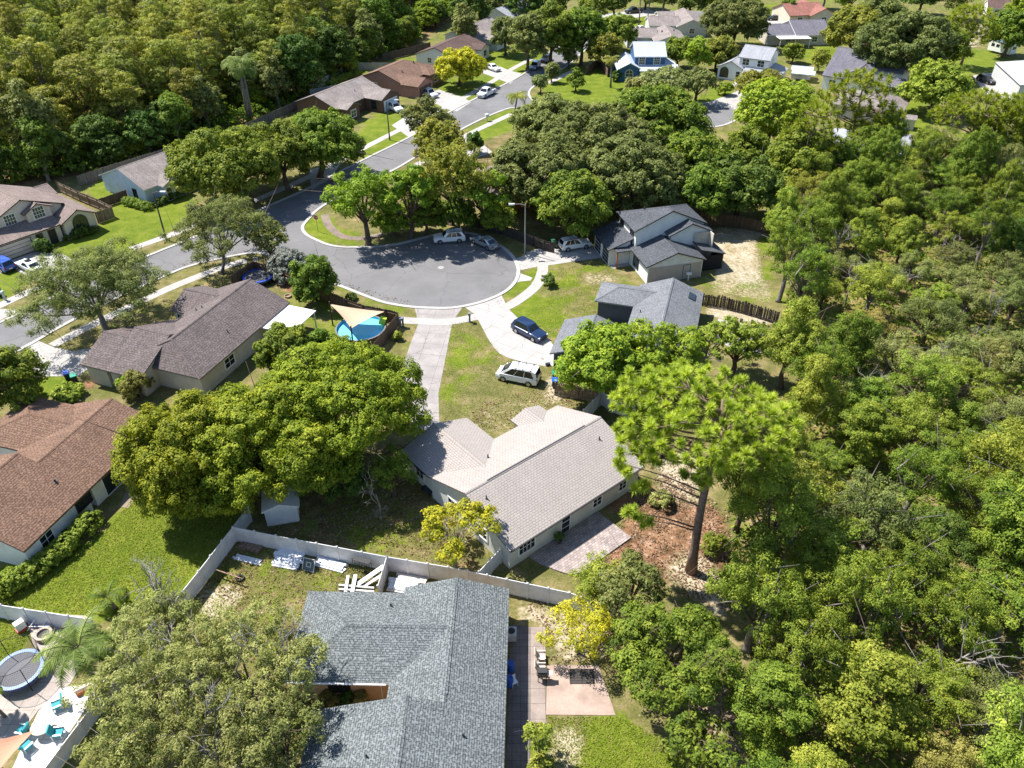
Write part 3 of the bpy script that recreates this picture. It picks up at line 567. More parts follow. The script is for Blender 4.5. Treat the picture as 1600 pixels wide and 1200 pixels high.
def stucco(name, col, var=0.1): return plain(name, col, 0.85, 0, var, 1.1, 0.2, 0.05)
WHITEW = stucco('white_stucco', (0.72, 0.72, 0.70)); BEIGEW = stucco('beige_stucco', (0.52, 0.48, 0.40)); GREENW = stucco('pale_green_stucco', (0.60, 0.605, 0.555))
TANW = stucco('tan_stucco', (0.60, 0.53, 0.43)); SLATEW = stucco('slate_siding', (0.085, 0.10, 0.125)); BLUEW = stucco('blue_siding', (0.05, 0.115, 0.225)); PINKW = stucco('rosy_brick', (0.34, 0.19, 0.155)); BROWNW = stucco('brown_brick', (0.14, 0.085, 0.06)); RUSTW = stucco('rust_stucco', (0.42, 0.15, 0.06)); PALEBLUEW = stucco('pale_blue_stucco', (0.52, 0.60, 0.68)); ORANGEW = stucco('apricot_stucco', (0.55, 0.37, 0.22)); GREYW = stucco('grey_stucco', (0.50, 0.51, 0.51))
R_BLUEGREY = shingle('blue_grey_shingle', (0.115, 0.130, 0.133), (0.185, 0.206, 0.209), (0.225, 0.248, 0.25), 0.3, 0.17, 0.12, 0.028)
R_BEIGE = shingle('beige_shingle', (0.352, 0.314, 0.29), (0.378, 0.34, 0.314), (0.345, 0.295, 0.265), 0.34, 0.22, 0.06, 0.02)
R_RUST = shingle('rust_shingle', (0.15, 0.085, 0.056), (0.208, 0.124, 0.083), (0.245, 0.158, 0.115), 0.34, 0.24, 0.18, 0.028)
R_BROWNGREY = shingle('brown_grey_shingle', (0.115, 0.092, 0.088), (0.165, 0.132, 0.124), (0.19, 0.16, 0.155), 0.4, 0.27, 0.2, 0.022)
R_CHAR = shingle('charcoal_shingle', (0.058, 0.063, 0.073), (0.088, 0.094, 0.107), (0.115, 0.122, 0.135), 0.34, 0.2, 0.16)
R_GREY = shingle('grey_shingle', (0.135, 0.142, 0.155), (0.185, 0.192, 0.205), (0.215, 0.22, 0.235), 0.34, 0.2, 0.15)
R_BROWN = shingle('brown_shingle', (0.15, 0.088, 0.062), (0.21, 0.125, 0.088), (0.24, 0.155, 0.115), 0.36, 0.22, 0.22)
R_DBROWN = shingle('dark_brown_shingle', (0.10, 0.062, 0.054), (0.135, 0.085, 0.072), (0.15, 0.1, 0.09), 0.36, 0.22, 0.2)
R_TAUPE = shingle('taupe_shingle', (0.22, 0.185, 0.17), (0.29, 0.25, 0.23), (0.32, 0.28, 0.27), 0.36, 0.22, 0.25)
R_RED = shingle('red_brown_shingle', (0.25, 0.10, 0.075), (0.33, 0.145, 0.11), (0.36, 0.18, 0.15), 0.36, 0.22, 0.2)
R_PURPLE = shingle('slate_purple_shingle', (0.12, 0.115, 0.145), (0.165, 0.155, 0.185), (0.2, 0.19, 0.21), 0.36, 0.22, 0.15)
R_SILVER = shingle('silver_metal_roof', (0.42, 0.47, 0.55), (0.46, 0.51, 0.59), (0.5, 0.54, 0.6), 0.4, 9.0, 0.08, 0.03)
R_WHITE = PL((0.72, 0.72, 0.73), 0.5); R_MIST = shingle('misty_grey_shingle', (0.29, 0.30, 0.325), (0.34, 0.35, 0.375), (0.38, 0.39, 0.41), 0.34, 0.2, 0.1)

# nearest house, blue-grey shingles
h = House('low house with blue-grey shingle roof, nearest of all, below the white vinyl fence', (788, 1190), 2.7, 88.8, ORANGEW, R_BLUEGREY, M_TRIM)
lo = h.block(-12, 3.3, 0, 13, 2.7, 0.3); up = h.block(3.3, 13.85, 0, 8.2, 2.7, 0.3); wi = h.block(5.4, 13.3, 8.2, 15.65, 2.7, 0.3, 'v', (-3.95, 'h'))
h.ridgevent(up, 3.9, 13.0); h.ridgevent(lo, -9, 1.2); h.gutter(wi, 'b0', 8.4, 15.4, M_TRIM, 8.9); h.win(wi, 'b0', 11.9, 1.6, 1.3, 1.1, M_DARK, (2, 2))
for u, v in ((11.6, 8.9), (1.2, 2.7), (-0.6, 8.6)):
    h.pipe(u, v, 2.7 + 0.3 * (v if v < 6.5 else (13 - v if u < 3.3 else 13.3 - u)))
m = MB(); m.box((0, 0, 0), (0.5, 0.5, 0.3)); bx = m.build('roof_vent', M_DARK, h.t, bevel=0.04); bx.location = (-2.6, 9.2, 2.7 + 0.3 * 3.8 + 0.1); bx.rotation_euler = (-0.29, 0, 0)
h.done()

# the tan-roofed house in the middle
h = House('beige shingle roofed house with pale walls and paver patio, in the middle of the view', (797, 862), 2.7, 40, GREENW, R_BEIGE, PL((0.16, 0.15, 0.15)))
mn = h.block(0, 16.3, 0, 12, 2.7, 0.36); wg = h.block(0.06, 8, 12, 16.3, 2.7, 0.34, 'v', (-3.75, 'g')); pg = h.block(11.1, 14.9, 12, 13.2, 2.7, 0.3, 'v', (-1.6, 'g'))
h.vm = M_PIPE; h.ridgevent(mn, 2.4, 14.2, 0.07); h.win(mn, 'b0', 2.2, 1.55, 1.7, 1.25, bars=(4, 2)); h.door(mn, 'b0', 6.7); h.win(mn, 'b0', 10.6, 1.6, 1.0, 1.35, bars=(2, 3)); h.win(mn, 'b0', 13.9, 1.6, 0.9, 1.35, bars=(2, 3))
h.win(mn, 'a0', 8.4, 1.5, 1.1, 1.2, bars=(2, 2)); h.win(mn, 'a0', 4.0, 1.5, 1.1, 1.2, bars=(2, 2)); h.garage(wg, 'a1', 4.0); h.win(wg, 'b0', 13.8, 1.5, 1.2, 1.1); h.win(mn, 'b1', 9.6, 1.5, 1.4, 1.3); h.door(pg, 'a1', 13.0)
h.gutter(wg, 'b0', 12.2, 16.2, PL((0.03, 0.03, 0.03))); h.gutter(mn, 'b0', 0.1, 16.2, PL((0.05, 0.045, 0.045)))
for u, v in ((1.3, 4.7), (14.4, 4.2)): h.pipe(u, v, 2.7 + 0.36 * v)
for u, v in ((5.2, 9.4), (3.0, 11.0)): h.pipe(u, v, 2.7 + 0.36 * (12 - v) + 0.05)
h.done()

# rust-brown house on the left edge
h = House('long rust-brown roofed house with white walls, left edge, beside the green back lawn', (37, 862), 2.7, 73.5, WHITEW, R_RUST, PL((0.1, 0.06, 0.05)))
up = h.block(7.9, 17.8, 0, 10.2, 2.7, 0.34); lo = h.block(0, 7.9, 0, 14, 2.7, 0.34); wi = h.block(10.2, 17.6, 10.2, 15.6, 2.7, 0.34, 'v', (-3.7, 'h'))
h.opening('sliding_door', up, 'b0', 11.2, 1.12, 3.3, 2.1, M_TRIM, None, (2, 1)); h.win(lo, 'b0', 7.0, 1.6, 1.6, 0.9, M_DARK); h.win(lo, 'b0', 2.5, 1.5, 1.3, 1.2)
for u, v in ((6.9, 2.6), (15.0, 8.6)): h.pipe(u, v, 2.7 + 0.34 * (v if v < 5 else 10.2 - v), 0.09)
h.done()

# brown-grey house with the pool yard
h = House('long brown-grey shingle roofed house with white patio cover, beside the pool yard', (453, 472), 2.7, 70, BEIGEW, R_BROWNGREY, PL((0.2, 0.17, 0.15)))
mn = h.block(-17.3, 0, 0, 10.5, 2.7, 0.44, 'u', (2.7, 'g')); w1 = h.block(-6.7, -0.2, 10.5, 12.7, 2.7, 0.4, 'v', (-2.9, 'g')); ga = h.block(-19.5, -10.9, 10.8, 14.2, 2.7, 0.4, 'v', ('g', 'g')); w2 = h.block(-19.5, -8.3, 6.0, 10.85, 2.7, 0.4, 'v')
h.garage(ga, 'a1', -15.2, door=BEIGEW); h.win(w1, 'b0', 11.6, 1.5, 0.9, 1.2); h.win(mn, 'b0', -12, 1.5, 1.6, 1.2); h.opening('sliding_door', mn, 'b0', -3.3, 1.1, 2.2, 2.1, M_TRIM, None, (2, 1)); h.win(w1, 'a1', -3.3, 1.5, 1.5, 1.2); h.win(mn, 'a1', 6, 1.5, 1.2, 1.1)
m = MB(); m.box((-3.2, -1.75, 2.45), (5.6, 4.3, 0.12)); [m.box((x, -3.7, 1.2), (0.12, 0.12, 2.4)) for x in (-5.8, -0.6)]; m.build('patio_cover', R_WHITE, h.t)
for u, v in ((-9.5, 2.0), (-6.6, 7.6), (-7.0, 8.2)): h.pipe(u, v, 2.7 + 0.44 * (v if v < 5.2 else 10.5 - v))
h.done()

# white and charcoal two-storey house
h = House('white two-storey house with charcoal roofs and black trim, at the right end of the cul-de-sac', (1010, 418), 2.7, -75, WHITEW, R_CHAR, M_BLACKTRIM)
a = h.block(-9.2, 0, 0, 8.8, 2.7, 0.36); b = h.block(-12.4, -5.5, 0.3, 11.2, 5.3, 0.45, 'u', ('h', 'g')); c = h.block(-9.5, -4.1, 4.9, 11.5, 4.7, 0.45)
d = h.lean(-12.7, -6.3, -3.0, 0.72, 2.55, 3.9, 'v1'); e = h.lean(-8.0, -1.5, 8.7, 12.4, 2.45, 3.4, 'v0', wall=False)
for u in (-11.1, -8.0): h.garage(d, 'b0', u, 2.4, 2.1, M_TRIM, M_DARK)
for u in (-10.9, -7.2): h.win(b, 'b0', u, 4.35, 1.1, 1.2, M_BLACKTRIM, (2, 2))
h.win(a, 'a0', 3.2, 1.4, 1.2, 1.6, M_BLACKTRIM, (2, 2)); h.win(a, 'b0', -4.3, 1.45, 1.7, 1.7, M_BLACKTRIM, (2, 1)); h.door(a, 'a1', 6.1, PL((0.03, 0.12, 0.14)), PL((0.25, 0.4, 0.42)))
m = MB(); m.box((-4.0, 11.0, 2.4), (2.0, 0.1, 4.8)); m.box((-4.15, 9.9, 2.4), (0.1, 2.3, 4.6)); m.build('chimney_wall', BEIGEW, h.t)
m = MB()
for x, y in ((-7.7, 12.2), (-4.8, 12.2), (-1.8, 12.2)): m.box((x, y, 1.2), (0.14, 0.14, 2.4))
m.build('porch_post', M_BLACKTRIM, h.t)
m = MB(); m.box((-1.75, 10.5, 1.15), (0.04, 3.3, 2.2)); m.box((-4.8, 12.1, 1.15), (5.8, 0.04, 2.2)); m.build('porch_screen', PL((0.015, 0.017, 0.02), 0.9), h.t)
m = MB(); m.box((-6.1, -1.0, 2.55), (1.5, 2.2, 0.14), m=0); m.build('porch_roof', R_CHAR, h.t); m = MB(); m.box((-5.5, -1.9, 1.25), (0.17, 0.17, 2.5)); m.build('porch_post', PL((0.32, 0.10, 0.035)), h.t)
m = MB(); m.box((-0.262, 4.4, 1.19), (0.03, 7.7, 2.38)); m.build('side_panel', stucco('greige', (0.45, 0.40, 0.36)), h.t)
h.pipe(-9.4, 3.2, 5.3 + 0.45 * 2.9, 0.08); h.done()

# grey roofed house with slate walls
h = House('slate-walled house with grey roof, half hidden by trees beside the dark blue car', (932, 470), 2.7, -106, SLATEW, R_GREY, PL((0.3, 0.31, 0.33)))
mn = h.block(-5.6, 13, 4.6, 12.6, 2.7, 0.4); w1 = h.block(-5.1, 0.05, -0.25, 4.6, 2.7, 0.38, 'v', ('h', -2.4)); ga = h.block(5.4, 12.95, -2.8, 4.6, 2.7, 0.36)
h.ridgevent(mn, -5.2, 9); h.garage(ga, 'b0', 9.2, 4.6, 2.1, M_TRIM, R_WHITE); h.win(ga, 'a1', 1.0, 1.4, 1.0, 1.1); h.opening('sliding_door', mn, 'b1', 3.2, 1.1, 2.0, 2.1, M_TRIM, None, (2, 1))
m = MB(); m.box((-3.3, 11.3, 3.32), (1.5, 0.9, 0.06), tilt=Matrix.Rotation(-0.38, 3, 'X')); m.build('skylight', M_GLASS, h.t)
h.pipe(2.0, 5.7, 2.7 + 0.4 * 1.1); h.done()

# tan two-storey house with the arched window
M_BRN = PL((0.045, 0.03, 0.024), 0.5)
R_TAUPE2 = shingle('rosy_taupe_shingle', (0.19, 0.145, 0.128), (0.25, 0.195, 0.172), (0.28, 0.22, 0.2), 0.36, 0.22, 0.2)
h = House('cream two-storey house with brown trim and tall arched window, at the left edge', (95, 350), 2.7, 52, TANW, R_TAUPE2, M_BRN)
ar = h.block(-0.1, 5.5, -0.3, 11, 2.7, 0.5, 'v'); up = h.block(-8.8, 2.6, 3.0, 13, 4.3, 0.42, 'v'); dm = h.block(-3.6, 0.7, 2.2, 6, 4.75, 0.5, 'v', ('g', 'g'), base=2.9)
ln = h.lean(-14.5, 0.3, 0.2, 3.6, 2.6, 3.7, 'v1'); bk = h.block(-4, 5.2, 11, 16, 3.0, 0.4); lf = h.block(-15, -8.0, 3.0, 12, 3.4, 0.4)
h.opening('window', ar, 'a0', 2.7, 1.35, 2.1, 1.5, M_BRN, None, (2, 2), arch=True); h.opening('window', dm, 'a0', -1.45, 4.35, 1.5, 1.55, M_TRIM, None, (4, 3)); h.opening('window', up, 'a0', -5.2, 4.3, 1.5, 1.4, M_TRIM, None, (4, 3))
h.garage(ln, 'b0', -7.0, 5.0, 2.1, M_BRN, TANW); h.win(ln, 'b0', -3.2, 1.5, 0.7, 1.1, M_BRN); h.door(ln, 'b0', -1.4, M_BRN, M_DARK); h.done()

h = House('pale blue-walled house with grey gable roof and small porch, behind the left street lamp', (225, 297.5), 2.7, 57, PALEBLUEW, R_TAUPE, PL((0.6, 0.6, 0.6)))
mn = h.block(0, 15, 0, 12, 2.7, 0.4); pg = h.block(2.6, 7.2, -1.3, 0, 2.7, 0.4, 'v', ('g', -2.3)); h.win(mn, 'a0', 3.2, 1.4, 0.9, 1.3, M_DARK); h.win(pg, 'a0', 5.6, 1.4, 1.8, 1.5); h.door(pg, 'a0', 3.7); h.win(mn, 'b0', 10, 1.5, 1.6, 1.3); h.done()

h = House('low house with grey roof and white garage door, behind the middle street lamp', (592, 160), 2.7, 62, BROWNW, R_TAUPE, PL((0.12, 0.12, 0.13)))
mn = h.block(-8, 8.3, 4.6, 15.8, 2.7, 0.38); ga = h.block(1.2, 8.3, 0.2, 4.6, 2.7, 0.38, 'v', ('g', -3.5)); pp = h.block(-7.3, -2.6, 2.6, 4.6, 2.7, 0.38, 'v', ('g', -2.3)); h.garage(ga, 'a0', 4.7, 4.6, 2.1, M_TRIM, PL((0.6, 0.66, 0.75))); h.win(pp, 'a0', -5, 1.4, 1.5, 1.3); h.win(ga, 'b0', 2.6, 1.4, 1.1, 1.5, M_DARK); h.pipe(1.5, 7.2, 3.7); h.done()

h = House('brown roofed house with rosy brick gable, beside the grey-roofed house along the street', (650, 134), 2.7, 63, PINKW, R_BROWN, PL((0.12, 0.08, 0.06)))
mn = h.block(-0.4, 16.2, 3.4, 15.6, 2.7, 0.36, 'u', ('g', 'h')); ga = h.block(-0.8, 6.0, -1.0, 3.4, 2.7, 0.36, 'v', ('g', -3.4)); w2 = h.block(8.5, 14.5, 1.6, 3.4, 2.7, 0.36, 'v', ('h', -3.0)); h.garage(ga, 'a0', 2.6, 4.6, 2.1, M_DARK, BROWNW); h.win(w2, 'a0', 11.5, 1.4, 1.5, 1.4); h.win(mn, 'a0', 11, 1.4, 1.2, 1.2); h.pipe(4.5, 6.5, 3.9, 0.1); h.pipe(11, 7.6, 4.3, 0.12); h.done()

h = House('white-walled house with dark brown roof, behind the yellow street tree', (687, 110), 2.7, 65, WHITEW, R_DBROWN, PL((0.08, 0.05, 0.045)))
mn = h.block(10.6, 27.5, 1.6, 13.2, 2.7, 0.36); pg = h.block(21, 26.5, -0.2, 1.6, 2.7, 0.36, 'v', ('g', -2.7)); h.win(mn, 'a0', 4.6, 1.6, 1.2, 1.2); h.win(mn, 'a0', 9, 1.6, 1.0, 1.1); h.win(pg, 'a0', 23.7, 1.4, 1.6, 1.4); h.done()

h = House('grey house with taupe roof, partly hidden behind a tree at the top of the street', (748, 62), 2.7, 62, GREYW, R_TAUPE, PL((0.4, 0.4, 0.42)))
mn = h.block(0, 16, 0, 11, 2.8, 0.4); g1 = h.block(1, 8, -4.5, 0, 2.7, 0.4, 'v', ('g', -3.5)); h.garage(g1, 'a0', 4.5, 4.4, 2.1, M_TRIM, R_WHITE); h.win(mn, 'a0', 4, 1.5, 1.2, 1.2); h.done()
h = House('pale far house with light grey roof, the last along the upper street', (778, 38), 2.7, 60, WHITEW, R_MIST, M_TRIM)
mn = h.block(8, 24, 0, 11, 2.8, 0.4); h.win(mn, 'a0', 4, 1.5, 1.3, 1.2); h.win(mn, 'b0', 14, 1.5, 1.3, 1.2); h.done()

# blue house
h = House('bright blue two-storey house with silvery white roof, beyond the oaks', (969, 117), 2.7, 0, BLUEW, R_SILVER, M_TRIM)
up = h.block(3.8, 11.4, 6.0, 15.5, 5.2, 0.48); lg = h.block(-0.2, 5.8, 4.4, 15, 2.7, 0.5, 'v'); gr = h.lean(5.0, 14.2, 3.6, 6.5, 2.6, 3.4, 'v1'); rs = h.lean(11.2, 14.4, 5.8, 15, 2.6, 3.3, 'u0')
h.opening('window', lg, 'a0', 2.7, 1.4, 1.7, 0.7, M_TRIM, None, (2, 1), arch=True)
for u in (5.7, 9.2): h.win(up, 'b0', u, 4.2, 1.3, 1.5, M_TRIM, (3, 3))
h.garage(gr, 'b0', 9.5, 4.4, 2.0, M_TRIM, R_WHITE); h.door(gr, 'b0', 6.3); m = MB(); m.box((3.9, 4.9, 1.25), (1.3, 0.12, 2.3)); m.build('brick_panel', PINKW, h.t); h.done()

h = House('white two-storey house with misty grey roof and dark arched window, right of the blue house', (1119, 104), 2.7, -30, WHITEW, R_MIST, PL((0.25, 0.25, 0.27)))
up = h.block(4.6, 12, 1.1, 9.6, 5.2, 0.46); lg = h.block(0, 6.6, 0.1, 9, 2.7, 0.5, 'v'); gr = h.lean(6.6, 14.0, -1.8, 1.6, 2.5, 3.2, 'v1'); rs = h.lean(11.8, 15, 1.5, 8, 2.4, 3.4, 'u0')
h.opening('window', lg, 'a0', 2.0, 1.2, 1.9, 1.2, M_DARK, None, (2, 2), arch=True); h.door(lg, 'a0', 5.3, None, M_DARK)
for u in (6.4, 9.9): h.win(up, 'b0', u, 4.2, 1.5, 1.3, M_TRIM, (2, 2))
h.win(up, 'a1', 5, 4.2, 0.5, 1.6); h.garage(gr, 'b0', 10.2, 4.4, 1.9, M_TRIM, R_WHITE); h.done()

h = House('taupe-roofed house with pale gable, just behind the blue house', (1010, 66), 2.7, 0, GREYW, R_TAUPE, M_TRIM)
a = h.block(2.2, 11, 0, 13, 2.7, 0.36, 'v'); b = h.block(-4.5, 4, 5.2, 14, 2.7, 0.34); c = h.lean(6, 11.5, -2.2, 0.6, 2.2, 2.7, 'v1'); h.win(b, 'b0', -2.2, 1.5, 1.2, 1.2); h.win(a, 'a0', 6.5, 1.5, 1.3, 1.2); h.pipe(8.5, 9, 3.6, 0.15); h.pipe(5.0, 7, 3.8, 0.15); h.done()
h = House('grey-walled house with long taupe roof and front gable, farther behind the blue house', (1014, 40), 2.7, 0, GREYW, R_TAUPE, M_TRIM)
a = h.block(0, 9, 0, 9, 2.7, 0.36); b = h.block(7.6, 16.4, -1.4, 15, 2.7, 0.42, 'v'); c = h.block(4, 9, 9, 17, 2.7, 0.3); h.win(b, 'a0', 12, 1.5, 1.4, 1.3); h.win(a, 'b0', 4, 1.5, 1.4, 1.2); h.done()
h = House('long beige house with slate-purple roof and white patio cover, at upper right', (1200, 55), 2.7, 4, BEIGEW, R_PURPLE, M_TRIM)
a = h.block(0, 8.5, 0, 10, 2.7, 0.36); b = h.block(7.5, 17.5, -0.6, 13, 2.7, 0.36); h.win(a, 'b0', 6, 1.5, 1.4, 1.2); h.win(b, 'b0', 13, 1.5, 1.4, 1.2); h.win(a, 'a0', 5, 1.5, 1.2, 1.2)
m = MB(); m.box((6.5, -1.6, 2.4), (8.6, 3.6, 0.12)); [m.box((x, -3.2, 1.2), (0.14, 0.14, 2.4)) for x in (2.5, 6.5, 10.5)]; m.build('patio_cover', R_WHITE, h.t); h.done()
h = House('cream house with red-brown gable roof, at the top edge right of centre', (1235, 25), 2.7, 12, TANW, R_RED, PL((0.25, 0.1, 0.08)))
a = h.block(0, 12, 0, 12, 2.7, 0.38); b = h.block(6, 15, -1.2, 13, 2.7, 0.42, 'v'); h.win(a, 'b0', 3.5, 1.5, 1.5, 1.2); h.win(b, 'a0', 10.5, 1.5, 1.5, 1.2); h.done()
h = House('white house with steep dark slate roof and arched window, behind the tall pine at right', (1325, 115), 5.2, -35, WHITEW, R_PURPLE, PL((0.12, 0.12, 0.14)))
a = h.block(-6.5, 3.2, 4.2, 22, 3.0, 0.5); dm = h.block(-1.0, 3.6, 3.4, 9, 4.4, 0.55, 'v'); b = h.block(3.0, 9.5, 9, 19, 4.6, 0.42); c = h.block(3.6, 10.5, 4.6, 11, 2.7, 0.38)
h.opening('window', dm, 'a0', 1.3, 3.6, 1.6, 1.4, M_TRIM, None, (2, 2), arch=True); h.win(a, 'b0', -4, 1.6, 1.4, 1.2); h.win(c, 'b0', 7, 1.5, 1.5, 1.2); h.win(b, 'a1', 14, 4.3, 1.2, 1.2); h.done()
h = House('tan shingle roofed house seen through a pine, below the steep slate-roofed white house', (1345, 168), 2.7, -30, TANW, R_TAUPE, M_TRIM)
a = h.block(-6, 8, 0, 11, 2.7, 0.36, 'u', ('h', 'h')); h.win(a, 'b0', 2, 1.5, 1.4, 1.2); h.done()
h = House('house with pale grey roof, mostly hidden under the tall pine at right', (1318, 232), 2.7, -20, SLATEW, R_MIST, M_TRIM)
a = h.block(-2, 11, 0, 11, 2.7, 0.36, 'u', ('h', 'g')); h.win(a, 'b0', 4, 1.5, 1.4, 1.2); h.done()
h = House('rust-orange walled house with taupe roof, showing between the oaks above the parked cars', (769, 301), 2.7, 20, RUSTW, R_TAUPE2, PL((0.3, 0.2, 0.16)))
a = h.block(-1, 13, 0, 11, 2.7, 0.36, 'u', ('h', 'g')); b = h.block(0, 6, -2, 0, 2.7, 0.36, 'v', ('h', -3)); h.win(a, 'b0', 8, 1.5, 1.4, 1.2); h.done()
h = House('small far white house with dark roof, in the top right corner', (1543, 12), 2.7, -20, WHITEW, R_DBROWN, M_TRIM)
a = h.block(0, 9, 0, 9, 2.7, 0.36); h.win(a, 'a0', 4.5, 1.5, 1.2, 1.2); h.win(a, 'b0', 3, 1.5, 1.2, 1.2); h.done()
# metal barn, sheds
h = House('large pale metal barn with shallow grey roof, at the right edge', (1555, 97), 4.0, -102, GREYW, shingle('grey_metal_roof', (0.36, 0.37, 0.38), (0.39, 0.4, 0.41), (0.42, 0.43, 0.44), 0.5, 20, 0.06, 0.02), PL((0.12, 0.12, 0.13)), 'barn', 'barn')
a = h.block(0, 19.5, 0, 12, 4.0, 0.12, inset=0.15, gin=0.15)
for u in (8, 13.5): h.garage(a, 'b0', u, 3.2, 3.2, M_TRIM, R_WHITE)
h.done()
h = House('small tan-roofed shed, right of the tall pine by the green strip', (1402, 184), 2.2, -25, BEIGEW, R_TAUPE, M_TRIM, 'garden_shed', 'shed'); a = h.block(0, 3.6, 0, 3, 2.2, 0.3, inset=0.2, gin=0.15); h.win(a, 'b0', 1.8, 1.2, 0.6, 0.6); h.done()
h = House('white garden shed, half under the big round tree behind the vinyl fence', (420, 822), 0, 14, WHITEW, PL((0.68, 0.67, 0.65), 0.7), M_TRIM, 'garden_shed', 'shed'); a = h.block(-0.3, 2.9, -0.2, 4.4, 1.95, 0.35, 'v', inset=0.2, gin=0.15); h.door(a, 'b1', 2.3, M_TRIM, R_WHITE); h.done()
h = House('pale grey roofed garden shed with white canopy, between the white and the slate-roofed houses', (1236, 108), 2.2, -20, WHITEW, R_SILVER, M_TRIM, 'garden_shed', 'shed'); a = h.block(0, 5, 0, 3.6, 2.1, 0.3); h.lean(0.3, 5.6, -2.4, 0.0, 1.9, 2.2, 'v1', wall=False); h.win(a, 'b0', 2.4, 1.2, 0.8, 0.7); h.done()
# ------------------------------------------------------------------ fences
M_VINYL = plain('white_vinyl', (0.66, 0.665, 0.68), 0.45, 0, 0.14, 1.6)
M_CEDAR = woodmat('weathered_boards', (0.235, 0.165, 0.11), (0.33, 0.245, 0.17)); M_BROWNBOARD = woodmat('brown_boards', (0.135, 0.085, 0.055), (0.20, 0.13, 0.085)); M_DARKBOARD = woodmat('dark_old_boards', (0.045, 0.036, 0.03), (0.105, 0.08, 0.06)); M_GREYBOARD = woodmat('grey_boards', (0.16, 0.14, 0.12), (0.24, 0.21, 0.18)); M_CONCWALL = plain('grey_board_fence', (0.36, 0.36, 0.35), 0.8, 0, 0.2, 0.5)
def fence(label, tops, hgt, mat, seg=1.83, vinyl=False, group=None, lean=0.0, seed=1, gap=0.0):
    rnd = random.Random(seed); P = [G(a, b, hgt) for a, b in tops]
    root = thing('fence', label, 'fence', (P[0][0], P[0][1], 0), 0, group); O = Vector((P[0][0], P[0][1]))
    nodes = []
    for i in range(len(P) - 1):
        a, b = Vector(P[i]), Vector(P[i + 1]); n = max(1, round((b - a).length / seg))
        nodes += [a + (b - a) * k / n for k in range(n)]
    nodes.append(Vector(P[-1]))
    for i, p in enumerate(nodes):
        q = p - O; m = MB(); s_ = 0.15 if vinyl else 0.1; t = nodes[min(i + 1, len(nodes) - 1)] - nodes[max(i - 1, 0)]; rz = math.atan2(t.y, t.x)
        m.box((q.x, q.y, hgt / 2 + 0.03), (s_, s_, hgt + 0.06), rz)
        if vinyl: m.lathe([(0.0, hgt + 0.14), (0.1, hgt + 0.06)], (q.x, q.y, 0), 4)
        m.build('post', mat, root)
        if i == len(nodes) - 1: break
        a = p - O; b = nodes[i + 1] - O; d = (b - a); L = d.length; d = d / L; rz = math.atan2(d.y, d.x); c = (a + b) / 2; nn = Vector((-d.y, d.x)); m = MB()
        if vinyl:
            m.box((c.x, c.y, hgt / 2), (L - 0.13, 0.03, hgt - 0.25), rz); m.box((c.x, c.y, hgt - 0.1), (L - 0.13, 0.055, 0.15), rz); m.box((c.x, c.y, 0.15), (L - 0.13, 0.055, 0.17), rz)
            k = int(L / 0.3)
            for j in range(1, k): x = a + d * (L * j / k); m.box((x.x, x.y, hgt / 2), (0.012, 0.036, hgt - 0.34), rz)
        else:
            w_ = 0.14; k = max(1, int(L / (w_ + gap)))
            for j in range(k):
                x = a + d * (L * (j + 0.5) / k) + nn * 0.06; hh = hgt + rnd.uniform(-0.07, 0.05) - lean * rnd.random() * 0.4
                R = Vector((d.x, d.y, 0)) * (L / k * 0.46); T_ = Vector((nn.x, nn.y, 0)) * 0.012; b0 = Vector((x.x, x.y, 0.03)); u0 = rnd.uniform(0, 60)
                sh = Vector((nn.x, nn.y, 0)) * rnd.uniform(-1, 1) * lean * 0.5 + Vector((d.x, d.y, 0)) * rnd.uniform(-1, 1) * lean * 0.15
                c4 = [b0 - R - T_, b0 + R - T_, b0 + R + T_, b0 - R + T_]; t4 = [v + Vector((0, 0, hh)) + sh for v in c4]
                uvs = [(u0 + 0.02, 0), (u0 + 0.12, 0), (u0 + 0.12, hh), (u0 + 0.02, hh)]; m.face(t4, uvs)
                for e in range(4): f = (e + 1) % 4; m.face([c4[e], c4[f], t4[f], t4[e]], uvs)
            for z in (0.35, hgt - 0.35): m.box((c.x - nn.x * 0.0, c.y - nn.y * 0.0, z), (L - 0.02, 0.06, 0.09), rz)
        m.build('panel', mat, root)
    return root
def px7(x, y): return (330 + x / 4.324, 780 + y / 4.324)
fence('long white vinyl fence running right between the grey-roofed and the beige-roofed house', [(363.5, 823), (430.6, 836.7), (526, 854.5), (604, 869.5), (700, 885.5), (792, 904.6), (890, 925.7), (958, 949)], 1.83, M_VINYL, vinyl=True)
fence('white vinyl fence slanting down along the green lawn beside the rust-roofed house', [(387, 792), (363.5, 823), (310, 892), (255, 960)], 1.83, M_VINYL, vinyl=True)
fence('short white vinyl fence joining the long one to the corner of the beige-roofed house', [(782, 857), (748, 893)], 1.83, M_VINYL, vinyl=True)
fence('white vinyl fence with short return at the far right corner of the beige-roofed house', [(912, 640), (941, 611.5), (957, 623), (992, 634)], 1.83, M_VINYL, vinyl=True)
fence('short white vinyl fence stub with leaning panels against it, above the blue-grey roof', [(604, 869.5), (590, 915)], 1.83, M_VINYL, vinyl=True)
fence('white vinyl fence behind the trampoline at the lower left', [(-40, 936), (0, 945), (141, 967)], 1.83, M_VINYL, vinyl=True)
fence('low white vinyl fence along the white patio with teal chairs', [(183, 1051), (150, 1094), (95, 1166), (62, 1210)], 1.5, M_VINYL, vinyl=True)
fence('white vinyl fence on the green strip right of the house with dark slate roof', [(1372, 124), (1395, 128), (1442, 135)], 1.83, M_VINYL, vinyl=True)
fence('pale board fence curving through the yard of the grey-roofed house by the wood', [(484, 131), (514, 117), (550, 98), (582, 98), (618, 99)], 1.83, M_CONCWALL, seg=2.4)
